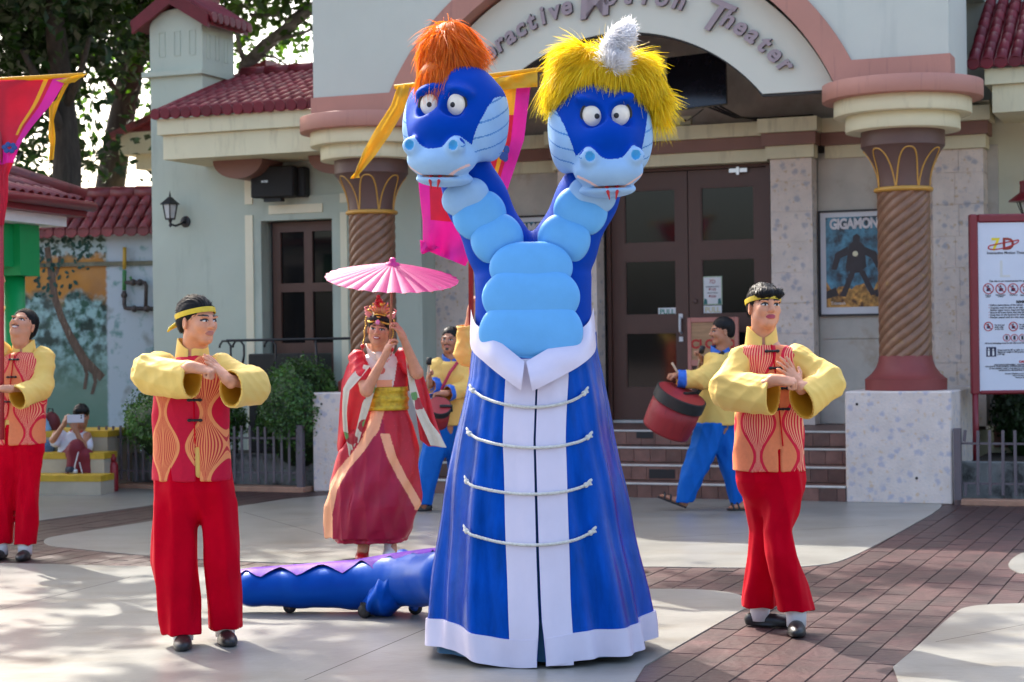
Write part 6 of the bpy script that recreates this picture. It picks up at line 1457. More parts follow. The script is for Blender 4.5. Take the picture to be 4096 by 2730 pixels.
# performer hidden behind the dragon: a raised yellow sleeve
hp_b = Vector((at(1935,1365,12.6).x, 12.6, .009)); hp = empty('person', hp_b, label='performer hidden behind the dragon costume, one yellow sleeve raised', cat='person'); PH = lambda u, v, dy=0.0: at(u, v, 12.6+dy)
B = Blob(); Mh = headM(PH(1990,1270,.0), 10, -10, 0, 1.0); head_prims(B, Mh, PH(1990,1375,.02), 1.0); B.cone(PH(1990,1375,.02), PH(1985,1480,.02), .056, .08, .03).cone(PH(1985,1480,.02), PH(1985,1700,.02), .08, .1, .03)
B.path([PH(1985,1450,.02), PH(1915,1440,.0), PH(1858,1400,-.02), PH(1885,1240,-.05)], [.05,.045,.036,.024], .02); hand(B, PH(1885,1240,-.05), (.2,0,1), (1,0,0), (70,74,76,78), side=-1, spread=0)
B.path([PH(1985,1700,.02), PH(1950,1900,.02), PH(1945,2150,.02)], [.09,.06,.04], .02).path([PH(1985,1700,.02), PH(2030,1900,.02), PH(2035,2150,.02)], [.09,.06,.04], .02)
sdf('body', B, .012, [SK1, LIPN, LINER, EYEW, IRIS, TEETH, STUB], hp, hp_b, [(*hbox(PH(1990,1270), .13), .005)], region=face_region(Mh, 1.0)); hair_short(Mh, 1.0, hp, hp_b, 'slick', .006)
sleeve('sleeve', hp, hp_b, [PH(1925,1440,.0), PH(1866,1415,-.02), PH(1858,1302,-.04)], [(.08,.08),(.085,.08),(.058,.07)], (1,0,0), [CY_, CYI], h=.008, hollow=.5)
V = Blob().vloft([PH(1985,v).z for v in (1385,1410,1450,1600,1800)], [PH(1985,1500).x]*5, [12.61]*5, [.06,.14,.19,.19,.19], [.06,.1,.12,.12,.12], 2.3); sdf('vest', V, .012, VEST2, hp, hp_b)
V = Blob().vloft([PH(1945,v).z for v in (1760,1950,2190)], [PH(1945,1900).x]*3, [12.61]*3, [.1,.1,.085], [.1,.1,.085]).vloft([PH(2030,v).z for v in (1760,1950,2190)], [PH(2032,1900).x]*3, [12.61]*3, [.1,.1,.085], [.1,.1,.085]); sdf('trousers', V, .012, CRED, hp, hp_b)
for u in (1945, 2032): shoe(hp, hp_b, (PH(u,2200).x,12.65,.009), (PH(u,2200).x,12.42,.009))
# ================================================================== seated child with phone
YC = 18.05; cb = gnd(330, 1985); cb = Vector((cb.x, YC, .0)); kid = empty('person', cb, label='seated child in white shirt and maroon track trousers filming with a phone', cat='person'); PC = lambda u, v, dy=0.0: at(u, v, YC+dy)
B = Blob(); Mh = headM(PC(325,1665,.02), 12, 6, 0, .93); head_prims(B, Mh, PC(310,1735,.05), .93)
ch = PC(300,1762,.06); pv = PC(262,1858,.08); B.cone(PC(310,1735,.05), ch, .05, .07, .03).cone(ch, pv, .075, .09, .03)
B.path([ch, PC(225,1740,.0), PC(212,1762,-.08), PC(262,1690,-.15)], [.05,.036,.032,.022], .02); B.path([ch, PC(350,1745,.0), PC(335,1790,-.10), PC(300,1715,-.15)], [.05,.036,.032,.022], .02)
hand(B, PC(258,1695,-.15), (.2,0,1), (.6,.3,0), (40,45,50,55), sc=.85, side=-1, spread=0); hand(B, PC(298,1718,-.15), (.0,0,1), (-.2,.8,0), (30,35,40,45), sc=.85, side=1, spread=0)
B.path([pv, PC(305,1790,-.20), PC(285,1895,-.22)], [.08,.055,.034], .02).path([pv, PC(342,1825,-.18), PC(355,1950,-.20)], [.08,.055,.034], .02)
sdf('body', B, .012, [SK2, LIPN, LINER, EYEW, IRIS, TEETH, STUB], kid, cb, [(*hbox(PC(325,1665,.02), .12), .0045)], region=face_region(Mh, .93)); hair_short(Mh, .97, kid, cb, 'fringe', .005)
WH = mat('white cotton shirt', (.62,.64,.72), .8, .06, 10, .1, 60); MRN = mat('maroon track cloth', (.16,.006,.018), .7, .12, 10, .1, 40)
V = Blob().vloft([PC(300,v).z for v in (1722,1735,1765,1830,1860)], [PC(u,1800).x for u in (305,303,296,278,266)], [YC+.06]*5, [.05,.11,.155,.15,.15], [.05,.09,.11,.12,.12], 2.2).cone(PC(245,1740,.03), PC(222,1768,-.04), .055, .06, .02).cone(PC(345,1750,.03), PC(352,1785,-.04), .055, .058, .02)
sdf('shirt', V, .009, WH, kid, cb, disp=lambda q: .005*ridge(q, (20,18,22), 2)); collar(kid, cb, PC(308,1735,.04), .065, .06, .02, .045, REDORN)
V = Blob().path([pv, PC(305,1795,-.20), PC(287,1895,-.22)], [.105,.085,.062], .03).path([pv+Vector((.05,0,0)), PC(342,1828,-.18), PC(352,1945,-.20)], [.105,.082,.062], .03); sdf('track_trousers', V, .009, MRN, kid, cb, disp=lambda q: .005*ridge(q, (22,16,22), 2))
stp = MB(); stp.tube([PC(316,1800,-.27)-cb, PC(300,1860,-.29)-cb, PC(296,1895,-.285)-cb], .006, 5); stp.tube([PC(318,1850,-.255)-cb, PC(330,1900,-.265)-cb, PC(338,1945,-.262)-cb], .006, 5); stp.build('side_stripe', SOCK, kid)
for (hu, hv, tu, tv, z_) in ((268,1925,298,1932,.2), (335,1968,402,1970,.0)):
    h0 = PC(hu, hv, -.24); t0 = PC(tu, tv, -.30); h0.z = z_+.01; t0.z = z_+.01; shoe(kid, cb, h0, t0, mat('navy sneaker', (.012,.016,.035), .7, .2, 20), .065, .04, name='sneaker')
    MB().tube([h0+Vector((0,0,.008))-cb, t0+Vector((.02,0,.012))-cb], .022, 8).build('sneaker_sole', SOCK, kid, smooth=True)
ph_ = empty('phone', PC(302,1676,-.24), R(2), label='pale phone held sideways by the seated child', cat='phone'); MB().box(-.083,.083,-.004,.004,-.040,.040).build('phone_body', mat('pale lilac phone back', (.55,.55,.62), .25, .04, 20), ph_, bevel=.003)
for dz in (-.0,.022): MB().lathe([(.008,0),(.008,.003)], 12).build('camera_lens', M['black'], ph_, loc=(.058,-.0045,.008+dz), rot=(R(90),0,0))
wbtl = gnd(455,1968); bt = empty('water_bottle', wbtl, label='red water bottle standing before the left picket fence', cat='bottle')
MB().lathe([(.044,.009),(.047,.02),(.047,.26),(.036,.29),(.028,.30)], 24).build('bottle_body', mat('red bottle paint', (.25,.008,.015), .4, .1, 10), bt, smooth=True); MB().lathe([(.030,.301),(.031,.345),(.018,.35),(.016,.375)], 20).build('cap', mat('red cap', (.20,.006,.012), .5, .1, 10), bt, smooth=True)
# seated person with backpack mostly hidden behind the banner carrier
YS = 18.35; sb_ = Vector((at(160,1365,YS).x, YS, .2)); ss = empty('person', sb_, label='seated person in light blue shirt hidden behind the banner carrier', cat='person'); PS = lambda u, v, dy=0.0: at(u, v, YS+dy)
B = Blob(); Mh = headM(PS(130,1590,.0), 30, 10, 0, .93); head_prims(B, Mh, PS(130,1660,.03), .93); B.cone(PS(130,1660,.03), PS(135,1700,.03), .05, .08, .03).cone(PS(135,1700,.03), PS(140,1810,.03), .08, .09, .03)
B.path([PS(140,1690,.03), PS(172,1690,.0), PS(186,1740,-.05), PS(178,1790,-.12)], [.05,.04,.034,.022], .02).path([PS(140,1810,.03), PS(180,1790,-.2), PS(185,1890,-.22)], [.09,.06,.04], .03); hand(B, PS(178,1790,-.12), (-.2,-.3,-1), (0,.8,0), (30,30,35,35), sc=.85)
sdf('body', B, .012, [SK2, LIPN, LINER, EYEW, IRIS, TEETH, STUB], ss, sb_, [(*hbox(PS(130,1590), .12), .006)], region=face_region(Mh, .93)); hair_short(Mh, .97, ss, sb_, 'crop', .007)
V = Blob().vloft([PS(140,v).z for v in (1665,1690,1760,1830)], [PS(140,1700).x]*4, [YS+.03]*4, [.06,.13,.15,.15], [.06,.1,.11,.12], 2.2).cone(PS(168,1690,.0), PS(184,1722,-.03), .058, .055, .02); sdf('shirt', V, .010, mat('light blue shirt', (.22,.42,.62), .8, .06, 10), ss, sb_)
V = Blob().path([PS(140,1820,.03), PS(180,1795,-.2), PS(186,1890,-.22)], [.1,.085,.06], .03); sdf('jeans', V, .012, mat('blue jeans', (.08,.16,.30), .8, .15, 20), ss, sb_)
for u in (186,): h0 = PS(u,1900,-.20); h0.z = .2+.01; t0 = h0+Vector((.06,-.18,0)); shoe(ss, sb_, h0, t0, SOCK, .065, .04)
bk = empty('backpack', PS(205,1740,.10), label='maroon backpack beside the seated child', cat='bag'); kb = Vector(bk.location)
V = Blob().ell(kb+Vector((0,0,.09)), (.10,.08,.15), .02).ell(kb+Vector((.0,.0,-.10)), (.115,.09,.13), .05).ell(kb+Vector((.0,-.075,-.08)), (.07,.04,.07), .02); sdf('bag_body', V, .009, mat('maroon bag nylon', (.13,.010,.014), .6, .15, 14, .1, 80), bk, kb)
MB().tube([(-.03,-.02,.22),(-.02,-.02,.27),(.02,-.02,.27),(.03,-.02,.22)], .008, 6).build('carry_loop', M['black'], bk)
# ================================================================== two-headed dragon costume
YM = 8.35; DB = Vector((at(2140,1365,YM).x, YM, .009)); dg0 = empty('dragon_costume', DB, label='tall blue two headed dragon costume in royal blue robe with white trim', cat='costume'); PM = lambda u, v, dy=0.0: at(u, v, YM+dy)
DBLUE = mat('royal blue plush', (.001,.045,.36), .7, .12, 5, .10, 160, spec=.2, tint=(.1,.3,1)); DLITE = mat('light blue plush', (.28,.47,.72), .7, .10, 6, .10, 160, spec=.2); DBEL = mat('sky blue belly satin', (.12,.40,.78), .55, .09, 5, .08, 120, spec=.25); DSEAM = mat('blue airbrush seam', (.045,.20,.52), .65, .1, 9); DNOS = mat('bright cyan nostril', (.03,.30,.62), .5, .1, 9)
SATB = mat('royal blue satin', (.0008,.048,.34), .27, .35, 3, .6, 6, stretch=(6,6,1.2), spec=.6, tint=(.05,.30,1)); SATW = mat('white lilac satin', (.62,.58,.72), .36, .06, 4, .14, 9); EYEC = mat('cream eye', (.78,.73,.62), .3, .03, 20); ROPE = mat('white cotton rope', (.66,.66,.62), .8, .2, 90, .6, 240); LIPP = mat('pale pink mouth edge', (.75,.50,.46), .5, .05, 20); FANG = mat('red felt tongue', (.45,.005,.012), .5, .05, 20)
def dragon_head(c, yaw, pitch, roll, fierce):
    Mh = headM(c, yaw, pitch, roll, 1.0); Rm = np.array(Mh.to_3x3()); B = Blob(); Pt = lambda x, y, z: np.array(Mh @ Vector((x, y, z)))
    E = lambda q, r, k=.04, sub=False, rot=None: B.ell(Pt(*q), r, k, Rm if rot is None else Rm@np.array(rot), sub)
    E((0,.02,.10), (.205,.20,.19)); E((0,-.115,-.030), (.175,.185,.142), .09); E((0,-.19,-.163), (.158,.142,.090), .05)
    for q in (-1,1):
        E((q*.104,-.284,-.103), (.045,.045,.041), .03); E((q*.170,.00,-.01), (.060,.14,.150), .10); E((q*.104,-.322,-.099), (.019,.018,.022), .012, True)
        E((q*.078,-.160,.150), (.062,.05,.03), .03, rot=Matrix.Rotation((-.45 if fierce else .35)*q, 3, 'Y')); E((q*.066,-.222,.084), (.056,.055,.064), .02, True)
    E((0,-.145,-.249), (.130,.135,.038), .02); E((0,-.30,-.237), (.155,.10,.004), .012, True); E((0,.05,-.20), (.12,.12,.10), .06)
    Mi = np.array(Mh.inverted())
    def reg(C, N):
        q = C@Mi[:3,:3].T+Mi[:3,3]; x, y, z = q[:,0], q[:,1], q[:,2]; ax = np.abs(x); o = np.zeros(len(C), dtype=np.int32)
        bx = np.interp(z, [-.17,-.09,.02,.12,.20], [.112,.150,.182,.212,.32]); top = -.115+.060*np.exp(-((ax-.104)/.042)**2)+.25*np.clip(ax-.14,0,1)
        lt = ((ax > bx) & (y < .14)) | ((y < -.10) & (z < top)) | (z < -.177); o[lt] = 1
        st = lt & (ax > .14) & (np.abs(((z+.5-.35*y)*15) % 1-.5) < .055) & (z > -.13); o[st] = 2
        o[(y < -.26) & ((ax-.104)**2+(z+.099)**2 < .022**2)] = 3
        o[(y < -.16) & (np.abs(z+.238-.6*np.clip(ax-.06,0,1)) < .005) & (ax < .15)] = 4
        return o
    h = sdf('head', B, .0055, [DBLUE, DLITE, DSEAM, DNOS, LIPP], dg0, DB, region=reg)
    for q in (-1,1):
        e = MB(); s_ = Mh @ Vector((q*.064,-.172,.086)) - DB
        ev = MB(); ev.sphere((0,0,0), (.050,.024,.056 if not fierce else .054), 24)
        o = ev.build('eye', EYEC, h, smooth=True, loc=s_); o.rotation_euler = (Mh.to_3x3() @ Matrix.Rotation((.28 if fierce else -.12)*q, 3, 'Y')).to_euler()
        dx = -.018*q if fierce else (-.010 if q > 0 else .004)
        pu = MB(); pu.sphere((dx,-.0225,-.008 if fierce else 0), (.0125,.004,.0125), 14); o2 = pu.build('pupil', M['black'], o, smooth=True)
        rm = MB(); rm.tube([(.051*math.cos(a_), -.010, .058*math.sin(a_)) for a_ in [2*math.pi*i/24 for i in range(25)]], .0055, 6, caps=False); rm.build('eye_rim', M['black'], o, smooth=True)
    for q in (-1,1):
        f = MB(); f.tube([Mh @ Vector((q*.022+dx_, -.285+yy, zz)) - DB for dx_, yy, zz in ((0,.03,-.230),(q*-.001,.012,-.259),(q*-.008,.012,-.295))], [.010,.008,.002], 8); f.build('tongue_fork', FANG, h, smooth=True)
    return h, Mh
hA, MA = dragon_head(PM(1826,502,-.02), -19, 4, 3, False); hB, MBm = dragon_head(PM(2400,546,-.02), 7, 4, -2, True)
# necks and body
B = Blob(); A0 = MA @ Vector((0,.05,-.16)); B0 = MBm @ Vector((0,.05,-.16)); V0 = PM(2002,1000,.02); V1 = PM(2252,1000,.02)
B.path([A0, PM(1905,800,.03), V0, PM(2100,1180,.04)], [.125,.135,.145,.17], .05); B.path([B0, PM(2345,800,.03), V1, PM(2160,1180,.04)], [.125,.135,.145,.17], .05)
B.vloft([PM(2134,v).z for v in (1075,1110,1140,1500)], [PM(2134,1200).x]*4, [YM+.03]*4, [.225,.262,.268,.272], [.20,.215,.22,.23], 2.4, .05)
sdf('body', B, .009, DBLUE, dg0, DB, disp=lambda q: .003*wob(q, (14,12,16), 1))
def plate(u, v, dy, rx, rz, ry, roll, m=DBEL, dome=False):
    B = Blob(); c = PM(u, v, dy); Rm = np.array(Matrix.Rotation(R(roll), 3, 'Y')); B.ell(c, (rx, ry, rz), .01, Rm)
    for q in ((-.3,.3) if dome else (-.5,-.3,.3,.5)): B.ell(np.array(c)+Rm@np.array((q*rx,0,0)), (rx*(1-abs(q))*1.0, ry*.96, rz*(1.0-.10*abs(q))), .02, Rm)
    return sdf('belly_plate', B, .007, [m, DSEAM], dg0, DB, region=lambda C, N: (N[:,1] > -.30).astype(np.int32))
plate(1862,790,-.095, .105,.072,.045, -22, DLITE); plate(1918,862,-.085, .118,.098,.055, -22); plate(1988,957,-.10, .115,.100,.055, -26)
plate(2368,782,-.095, .105,.072,.045, 14, DLITE); plate(2322,846,-.085, .118,.098,.055, 18); plate(2256,958,-.10, .115,.100,.055, 22)
plate(2124,1072,-.165, .186,.118,.046, 0, DBEL, True); plate(2124,1190,-.186, .216,.124,.048, 0); plate(2124,1330,-.196, .230,.140,.048, 0); plate(2120,1430,-.185, .17,.085,.040, 0)
# robe: a bell-shaped sheet open at the front
rows = [(1330,2140,246,.255),(1400,2140,252,.265),(1500,2145,268,.285),(1750,2135,318,.335),(1950,2140,358,.375),(2150,2145,392,.41),(2350,2152,425,.445),(2480,2158,445,.465),(2620,2160,452,.475)]
rz = [PM(2140,v).z for v,_,_,_ in rows]; rx_ = [PM(u,v).x for v,u,_,_ in rows]; ra = [h_*YM/F for _,_,h_,_ in rows]; rb_ = [b for *_,b in rows]
z_hi = rz[0]; z_lo = .02
def robe_pt(phi, z, off=0.0):
    """phi 0 = front, positive to the viewer's right"""
    a_, b, cx = np.interp(z, rz[::-1], ra[::-1]), np.interp(z, rz[::-1], rb_[::-1]), np.interp(z, rz[::-1], rx_[::-1])
    low = max(0, 1-(z-.02)/1.5); side = min(1, abs(phi)/.5)
    f = 1+low*side*(.040*math.sin(phi*9+1.2*math.sin(z*3))+.024*math.sin(phi*19+z*3)) + .006*math.sin(z*14+phi*3)+.006*side*math.sin(phi*31+z*5)
    return Vector((cx+(a_*f+off)*math.sin(phi), YM+.03-(b*f+off)*math.cos(phi), z))
def hem(phi): return .018+.050*abs(math.sin(phi))**1.5+.012*math.sin(phi*5)
def gap(t): return .010+.028*max(0, (t-.86)/.14)
NP, NZ = 150, 60; mb = MB()
for side in (0, 1):
    off = 0 if side == 0 else -.006; V = []; 
    for j in range(NZ):
        t = j/(NZ-1)
        for i in range(NP):
            g = gap(t); ph = g+(2*math.pi-2*g)*i/(NP-1); ph2 = ph if ph < math.pi else ph-2*math.pi
            z = z_hi-.10*max(0,math.cos(ph2))**2*(1-t)*1.2; z = z+(hem(ph2)-z)*t; V.append(robe_pt(ph2, z, off)-DB)
    fs = []; mi = []
    for j in range(NZ-1):
        for i in range(NP-1):
            a0 = j*NP+i; q = (a0, a0+NP, a0+NP+1, a0+1) if side == 0 else (a0, a0+1, a0+NP+1, a0+NP); fs.append(q)
            mi.append(0)
    b0 = len(mb.v); mb.v += [tuple(q) for q in V]; mb.f += [tuple(b0+k for k in q) for q in fs]; mb.m += mi
rob = mb.build('robe', [SATB, SATW], dg0, smooth=True)
# raised white front facings and hem edge give the trim its own thickness
for sg in (-1, 1):
    fc = MB()
    def fpt(u, v, o, sg=sg):
        g = gap(v)+.004; z = z_hi-.12+(hem(0)+.004-(z_hi-.12))*v; x0 = .139; aa = np.interp(z, rz[::-1], ra[::-1]); w1 = math.asin(min(.95, x0/aa)); ph = sg*(g+(w1-g)*u); return robe_pt(ph, z, .006+o)-DB
    fc.grid(lambda u, v: fpt(u, v, 0), 8, 50); fc.grid(lambda u, v: fpt(1, u, -.006*v), 50, 2); fc.grid(lambda u, v: fpt(0, u, -.006*v), 50, 2)
    fc.build('front_facing', SATW, rob, smooth=True)
    hm = MB()
    def hpt(u, v, o, sg=sg):
        ph = sg*(gap(1)+(math.pi-.02-gap(1))*u); z = hem(ph)+.122*(1-v); return robe_pt(ph, z, .009+.006*math.sin(u*60)*v+o)-DB
    hm.grid(lambda u, v: hpt(u, v, 0), 90, 5); hm.grid(lambda u, v: hpt(u, 0, -.009*v), 90, 2); hm.grid(lambda u, v: hpt(u, 1, -.012*v), 90, 2)
    hm.build('hem_band', SATW, rob, smooth=True)
inn = MB(); inn.grid(lambda u, v: robe_pt(2*math.pi*u, .03+1.2*v, -.05)-DB, 48, 6, closeu=True); inn.build('robe_lining', mat('teal lining', (.01,.10,.22), .6, .1, 9), rob, smooth=True)
# folded collar
for sg in (-1, 1):
    cl = MB(); N_ = 30
    ups = [(2373,1230,.05),(2350,1293,-.10),(2273,1349,-.18),(2182,1401,-.23),(2105,1447,-.27)] if sg > 0 else [(1884,1237,.05),(1901,1293,-.10),(1950,1332,-.18),(1993,1363,-.22),(2098,1447,-.27)]
    lows = [(2384,1350,.10),(2378,1410,-.12),(2322,1462,-.23),(2238,1510,-.29),(2129,1566,-.325)] if sg > 0 else [(1880,1340,.10),(1887,1400,-.12),(1940,1452,-.23),(2000,1502,-.29),(2084,1563,-.325)]
    def cp(u, v, o):
        k = u*4; i = min(int(k), 3); t = k-i; t2 = t
        cat = lambda L_: [PM(*L_[j]) for j in range(5)]
        def sp(L_):
            Pn = cat(L_); p0, p1, p2, p3 = Pn[max(i-1,0)], Pn[i], Pn[i+1], Pn[min(i+2,4)]
            return .5*((2*p1)+(p2-p0)*t+(2*p0-5*p1+4*p2-p3)*t*t+(3*p1-p0-3*p2+p3)*t**3)
        q = sp(ups).lerp(sp(lows), v); return q+Vector((0, -.030*math.sin(v*math.pi)+o-.012+.004*math.sin(u*15+v*4), 0))-DB
    cl.grid(lambda u, v: cp(u, v, 0), N_, 9); cl.grid(lambda u, v: cp(1-u, v, .008), N_, 9); cl.grid(lambda u, v: cp(u, 1, .008*v), N_, 2); cl.grid(lambda u, v: cp(u, 0, .008*(1-v)), N_, 2); cl.grid(lambda u, v: cp(1, u, .008*v), 9, 2)
    cl.build('collar_flap', SATW, rob, smooth=True)
# rope loops
for (x0, y0, x1, y1, ys) in ((1095,898,1337,905,936),(1083,997,1345,1006,1029),(1077,1107,1341,1115,1136),(1083,1221,1352,1225,1253)):
    k = 1.7408; pts = []
    for i in range(25):
        t = i/24; u = (x0+(x1-x0)*t)*k; sag = 4*t*(1-t); v = (y0+(y1-y0)*t)*k*(1)+((ys-(y0+y1)/2)*k)*(sag**.75)
        z = PM(u, v, -.3).z; 
        for _ in range(3):
            aa = np.interp(z, rz[::-1], ra[::-1]); cx = np.interp(z, rz[::-1], rx_[::-1]); xq = at(u, v, YM-.3).x; ph = math.asin(max(-.95, min(.95, (xq-cx)/aa))); q = robe_pt(ph, z, .020); z = at(u, v, q.y).z
        pts.append(q-DB)
    rp_ = MB()
    for s_ in range(3):
        pp_ = []
        for i in range(len(pts)*4-3):
            t = i/4; j = min(int(t), len(pts)-2); q = pts[j].lerp(pts[j+1], t-j); a_ = i*1.05+s_*2.094; pp_.append(q+Vector((0, math.cos(a_)*.0036, math.sin(a_)*.0036)))
        rp_.tube(pp_, .0044, 6)
    rp = rp_.build('rope_loop', ROPE, rob, smooth=True)
    for e in (0, -1):
        kn = MB(); q = pts[e]; kn.sphere(q, (.012,.011,.013), 10)
        dd = (pts[0]-pts[1] if e == 0 else pts[-1]-pts[-2]).normalized()
        for m_ in range(9): kn.tube([q, q+dd*.016+Vector((0,-.004,.010*math.sin(m_*1.4)+.004)), q+dd*(.024+.004*(m_%3))+Vector((0,-.004+.006*math.cos(m_),.014*math.sin(m_*1.4)+.004))], [.006,.004,.002], 5)
        kn.build('rope_knot', ROPE, rp, smooth=True)
# fur
def fur(name, lobes, m, n, L, wdt, parent, seed, flow):
    g = np.random.default_rng(seed); Vs = []; tot = sum(r[0]*r[2] for c, r, *_ in lobes); core = Blob()
    for c, r, *ex in lobes:
        core.ell(np.array(c), np.array(r)*.92, .04); k = int(n*r[0]*r[2]/tot)
        u = g.normal(0, 1, (k,3)); u[:,1] -= .35; u /= np.linalg.norm(u, axis=1)[:,None]; p = np.array(c)+u*np.array(r)*.93
        d = flow(p, u); d = d-u*(np.einsum('ij,ij->i', d, u)[:,None])*.85+g.normal(0, .12, d.shape)*1.0; d /= np.linalg.norm(d, axis=1)[:,None]; Vs.append((p, u, d))
    p = np.concatenate([q[0] for q in Vs]); u = np.concatenate([q[1] for q in Vs]); d = np.concatenate([q[2] for q in Vs]); k = len(p)
    ln = L*g.uniform(.55, 1.25, (k,1)); sd_ = np.cross(d, g.normal(0, 1, (k,3))); sd_ /= np.linalg.norm(sd_, axis=1)[:,None]; w_ = wdt*g.uniform(.6, 1.3, (k,1))
    cl_ = np.sin(p*np.array([38,31,35])+seed)+.6*np.sin(p[:,[1,2,0]]*np.array([71,63,67])+2*seed); curl = cl_*.55+g.normal(0, .18, (k,3)); S = 6; V = np.empty((k, 2*S, 3))
    for i in range(S):
        t = i/(S-1); q = p+u*ln*(.20*t-.20*t*t)+d*ln*(t*.9)+curl*ln*t*t*.50+np.array([0,0,-1])*ln*.34*t*t; ww = w_*(1-t**1.6)*.5+.0004
        V[:,2*i] = q-sd_*ww; V[:,2*i+1] = q+sd_*ww
    Q = np.concatenate([np.arange(k)[:,None]*2*S+np.array([2*i,2*i+1,2*i+3,2*i+2]) for i in range(S-1)])
    co = sdf(name, core, .012, m, parent, DB); qmesh(name+'_strands', V.reshape(-1,3), Q, m, co, DB); return co
def furmat(name, c1, c2):
    m = mat(name, c1, .55, .25, 12); b = bsdf(m); src = b.inputs['Base Color'].links[0].from_socket; g = nd(m, 'ShaderNodeNewGeometry'); mx = nd(m, 'ShaderNodeMixRGB'); lk(m, g.outputs['Random Per Island'], mx.inputs[0]); lk(m, src, mx.inputs[1]); mx.inputs[2].default_value = rgb(c2); lk(m, mx.outputs[0], b.inputs['Base Color'])
    t = nd(m, 'ShaderNodeBsdfTranslucent'); lk(m, mx.outputs[0], t.inputs[0]); ms = nd(m, 'ShaderNodeMixShader'); ms.inputs[0].default_value = .45; o = m.node_tree.nodes['Material Output']; lk(m, b.outputs[0], ms.inputs[1]); lk(m, t.outputs[0], ms.inputs[2]); lk(m, ms.outputs[0], o.inputs[0]); return m
ORF = furmat('orange fur', (.72,.13,.004), (.88,.26,.015)); YEF = furmat('yellow fur', (.88,.60,.004), (.95,.78,.03)); WHF = furmat('white fur', (.86,.86,.88), (.92,.92,.94))
def fl_o(p, u):
    c = np.array(PM(1758,178,-.18)); t = p-c; t[:,1] *= .3; t /= np.linalg.norm(t, axis=1)[:,None]+.05; return t*.42+np.array([.06,-.05,-1.0])
fur('orange_hair', [(PM(1790,232,.0), (.130,.14,.155)), (PM(1805,145,.02), (.10,.11,.07)), (PM(1768,308,-.08), (.115,.085,.07)), (PM(1722,300,-.10), (.04,.045,.045))], ORF, 21000, .112, .0030, hA, 3, fl_o)
def fl_y(p, u):
    c = np.array(PM(2440,300,.0)); t = p-c; t[:,1] *= .3; t /= np.linalg.norm(t, axis=1)[:,None]+.05; return t*.75+np.array([0,-.08,-.75])
fur('yellow_hair', [(PM(2300,255,.0), (.11,.13,.09)), (PM(2275,335,-.02), (.085,.11,.085)), (PM(2420,262,.0), (.16,.15,.09)), (PM(2415,292,-.09), (.15,.08,.05)), (PM(2545,290,.0), (.10,.12,.085)), (PM(2600,352,-.02), (.056,.09,.085)), (PM(2632,400,-.03), (.034,.06,.05)), (PM(2238,340,-.03), (.05,.08,.055))], YEF, 26000, .108, .0032, hB, 5, fl_y)
def fl_w(p, u): return u*.4+np.array([.25,-.1,.35])
fur('white_tuft', [(PM(2448,215,-.14), (.055,.05,.085)), (PM(2490,145,-.12), (.060,.05,.050)), (PM(2455,250,-.17), (.034,.03,.04))], WHF, 5000, .055, .003, hB, 8, fl_w)
# tail on casters
YT = 9.62; PT = lambda u, v, dy=0.0: at(u, v, YT+dy)
tl_ = [(1770,2312,-.42),(1680,2318,-.22),(1560,2328,-.08),(1420,2343,.0),(1200,2350,.03),(1010,2353,.06),(900,2356,.08)]; tr2 = [.140,.138,.132,.121,.106,.093,.07]
B = Blob(); B.path([PT(*q) for q in tl_], tr2, .03)
tb = sdf('tail', B, .008, mat('blue tail satin', (.001,.055,.36), .34, .15, 4, .12, 12, spec=.5, tint=(.1,.4,1)), dg0, DB, disp=lambda q: .003*wob(q, (11,20,14), 2))
B = Blob()
for k, (u, v, rx2, rz2, rr) in enumerate(((1595,2318,.07,.162,12),(1550,2345,.06,.168,20),(1508,2372,.05,.135,30),(1645,2332,.05,.148,-6),(1550,2400,.07,.085,14))): B.ell(PT(u, v, -.08), (rx2,.180,rz2), .03, np.array(Matrix.Rotation(R(rr), 3, 'Y')))
sdf('tail_drape', B, .008, bpy.data.materials['blue tail satin'], tb, DB, disp=lambda q: .006*ridge(q, (46,16,26), 4))
PUR = mat('purple satin fin', (.10,.006,.30), .55, .1, 6, .1, 20, spec=.12); tp_ = [PT(*q) for q in tl_]
def tpos(s):
    k = s*(len(tp_)-1); i = min(int(k), len(tp_)-2); t = k-i; return tp_[i].lerp(tp_[i+1], t), tr2[i]+(tr2[i+1]-tr2[i])*t
fn2 = MB(); NF = 60; Vf = []; zig = 7.5
for i in range(NF+1):
    s = .02+.93*i/NF; c, r = tpos(s)
    z0 = (s*zig*1.3) % 1; dn_ = math.radians(14+40*abs(2*((s*zig) % 1)-1))
    for a_ in (-1.25, -.6, 0, dn_*.55, dn_): Vf.append(c+Vector((0, -(r+.018)*math.sin(a_), (r+.018)*math.cos(a_)))-DB)
for i in range(NF):
    for j in range(4): fn2.f.append((i*5+j, i*5+j+1, (i+1)*5+j+1, (i+1)*5+j)); fn2.m.append(0)
fn2.v = [tuple(q) for q in Vf]; fn2.build('purple_fin', PUR, tb, smooth=True)
for (u, v) in ((1155,2452),(1455,2472),(1660,2458)):
    g = gnd(u, v+14); g.y += .05; 
    w3 = MB(); w3.lathe([(.012,-.013),(.034,-.013),(.037,-.006),(.037,.006),(.034,.013),(.012,.013)], 20); w3.build('caster_wheel', M['black'], tb, loc=Vector((g.x,g.y,.046))-DB, rot=(R(90),0,R(random.uniform(-40,40))), smooth=True)
    fk = MB(); fk.box(-.006,.006,-.022,-.017,.03,.085); fk.box(-.006,.006,.017,.022,.03,.085); fk.box(-.02,.02,-.024,.024,.08,.09); fk.build('caster_fork', M['iron'], tb, loc=Vector((g.x,g.y,0))-DB)
